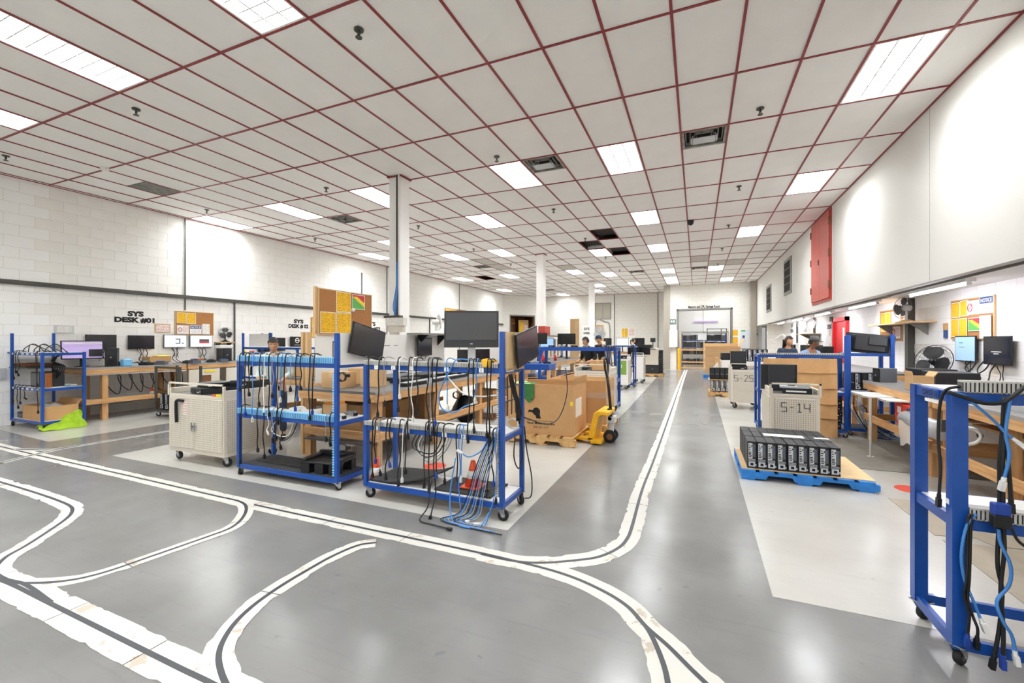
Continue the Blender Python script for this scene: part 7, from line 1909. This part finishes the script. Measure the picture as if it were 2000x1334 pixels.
    SV = [D(0, 0, .84), V[0], V[1], V[2], V[3], U(0, -.005, 1.405)]; SR = [(.155 * k * build, .115 * k * build), r2(rad[0], .016), r2(rad[1], .016), r2(rad[2], .014), r2(rad[3], .014), .068 * k]
    SE = [(0, 1), (1, 2), (2, 3), (3, 4), (4, 5)]
    for i in (0, 1):
        n = len(SV); SV += [sh[i], el[i] * .25 + sh[i] * .75, el[i], el[i] * .35 + wr[i] * .65]; SE += [(4, n), (n, n + 1), (n + 1, n + 2), (n + 2, n + 3)]; SR += [.07 * k, .062 * k, .054 * k, .044 * k]
    vs, fs = skin_mesh(SV, SE, SR); MB().add(vs, fs, 0, True).build('shirt', shirt, t)
    PV = [D(0, 0, .95), D(0, 0, .88)]; PE = [(0, 1)]; PR = [(.15 * k * build, .108 * k * build), (.15 * k * build, .11 * k * build)]
    for s in (-1, 1):
        n = len(PV); PV += [D(s * .09, 0, .82), D(s * .10, -.01, .48), D(s * .105, .015, .10)]; PE += [(1, n), (n, n + 1), (n + 1, n + 2)]; PR += [.1 * k, .07 * k, .058 * k]
    vs, fs = skin_mesh(PV, PE, PR); MB().add(vs, fs, 0, True).build('trousers', pants, t)
    for s in (-1, 1): MB().ball((s * .112 * k, -.06 * k, .045 * k), .05 * k, 12, 8, sq=(.9, 2.3, .9)).build('shoe', 'black matte', t)
    # face details and hair
    for s in (-1, 1):
        e = MB(); e.T = HM; e.ball((s * .029 * q, -.079 * q, .008 * q), .0105 * q, 10, 8); eo = e.build('eye', 'paper', t)
        e = MB(); e.T = HM; e.ball((s * .029 * q, -.0865 * q, .008 * q), .0052 * q, 8, 6); e.build('iris', 'ink', eo)
        e = MB(); e.T = HM; e.tube([(s * .014 * q, -.089 * q, .026 * q), (s * .03 * q, -.088 * q, .031 * q), (s * .046 * q, -.078 * q, .026 * q)], .0035 * q, 5); e.build('eyebrow', hair, t)
    e = MB(); e.T = HM; e.tube([(-.02 * q, -.0935 * q, -.058 * q), (0, -.1005 * q, -.0565 * q), (.02 * q, -.0935 * q, -.058 * q)], .004 * q, 5); e.build('lips', 'sign red', t)
    h = MB(); h.T = HM; hv = []
    n, m_ = 22, 12
    for i in range(m_ + 1):
        a = math.pi * .60 * i / m_
        for j in range(n):
            b = 2 * math.pi * j / n; x, y, z = math.cos(b) * math.sin(a), math.sin(b) * math.sin(a), math.cos(a)
            if y < -.25: z = max(z, .46 + .12 * abs(x))
            w_ = 1 + .03 * math.sin(j * 3 + i)
            hv.append((x * .082 * q * w_, (y * .103 * w_ + .004) * q, z * .128 * q * w_))
    h.add(hv, [(i * n + j, i * n + (j + 1) % n, (i + 1) * n + (j + 1) % n, (i + 1) * n + j) for i in range(m_) for j in range(n)], 0, True)
    if style == 'bun': h.ball((0, .115 * q, .03 * q), .045 * q, 10, 8)
    if style == 'long':
        g = []
        for i in range(8):
            u = i / 7
            g.append([(.09 * q * (1 + .25 * u) * math.cos(b), (.06 + .06 * math.sin(b)) * q + .01, (.03 - .32 * u) * q) for b in [math.pi * (j / 10) for j in range(11)]])
        h.sheet(g); h.sheet([[(p[0] * .75, p[1] * .6, p[2]) for p in reversed(r)] for r in g])
        h.sheet([g[-1], [(p[0] * .75, p[1] * .6, p[2]) for p in g[-1]]])
    if style == 'tail': h.tube(curve_pts([(0, .1 * q, .03 * q), (0, .15 * q, 0), (0, .14 * q, -.12 * q), (0, .12 * q, -.22 * q)], 4), .025 * q, 8, radii=None)
    h.build('hair', hair, t)
    if hat:
        c = MB(); c.T = HM
        c.lathe([(.09, .035), (.092, .06), (.085, .10), (.05, .135), (.004, .143)], (0, .0, 0), 20); c.build('cap', hat, t)
        c = MB(); c.T = HM; c.prism([(-.075, -.06), (.075, -.06), (.06, -.15), (0, -.165), (-.06, -.15)], .036, .044, 'Z'); c.build('cap_brim', hat, t)
    return t
person('woman in pale mint top and tied dark hair, working behind the left cable cart', (-5.95, 4.74, 0), R(38), 1.55, R(10), head=(R(8), R(8)), shirt='cloth mint', hair='hair black', style='bun', wrists=((-.17, -.36, 1.0), (.17, -.36, 1.0)))
person('dark-haired person in black top bent over work behind the long blue cart', (-2.6, 11.45, 0), R(-25), 1.62, R(14), head=(R(-20), R(6)), shirt='cloth black', hair='hair black', pants='cloth black')
person('person in dark cap and black top, arm raised, beyond the dark-haired worker', (-2.78, 13.9, 0), R(-40), 1.66, R(8), shirt='cloth black', hat='cloth navy', hair='hair black', elbows=((-.24, -.06, 1.1), (.3, -.08, 1.22)), wrists=((-.19, -.28, 1.02), (.18, -.16, 1.44)))
person('woman in white shirt with dark tied hair near the lit far monitor', (-2.95, 22.05, 0), R(120), 1.62, R(4), shirt='cloth white', hair='hair black', style='tail')
person('woman with long dark hair and navy top behind the right blue cart', (1.88, 11.6, 0), R(20), 1.60, R(6), head=(R(20), 0), shirt='cloth navy', hair='hair brown', style='long')
person('man with grey cap, beard and light blue shirt, right of the long-haired woman', (2.12, 10.75, 0), R(35), 1.58, R(10), head=(R(20), R(4)), skin='skin dark', shirt='cloth light blue', hair='hair black', hat='ink grey', build=1.12)
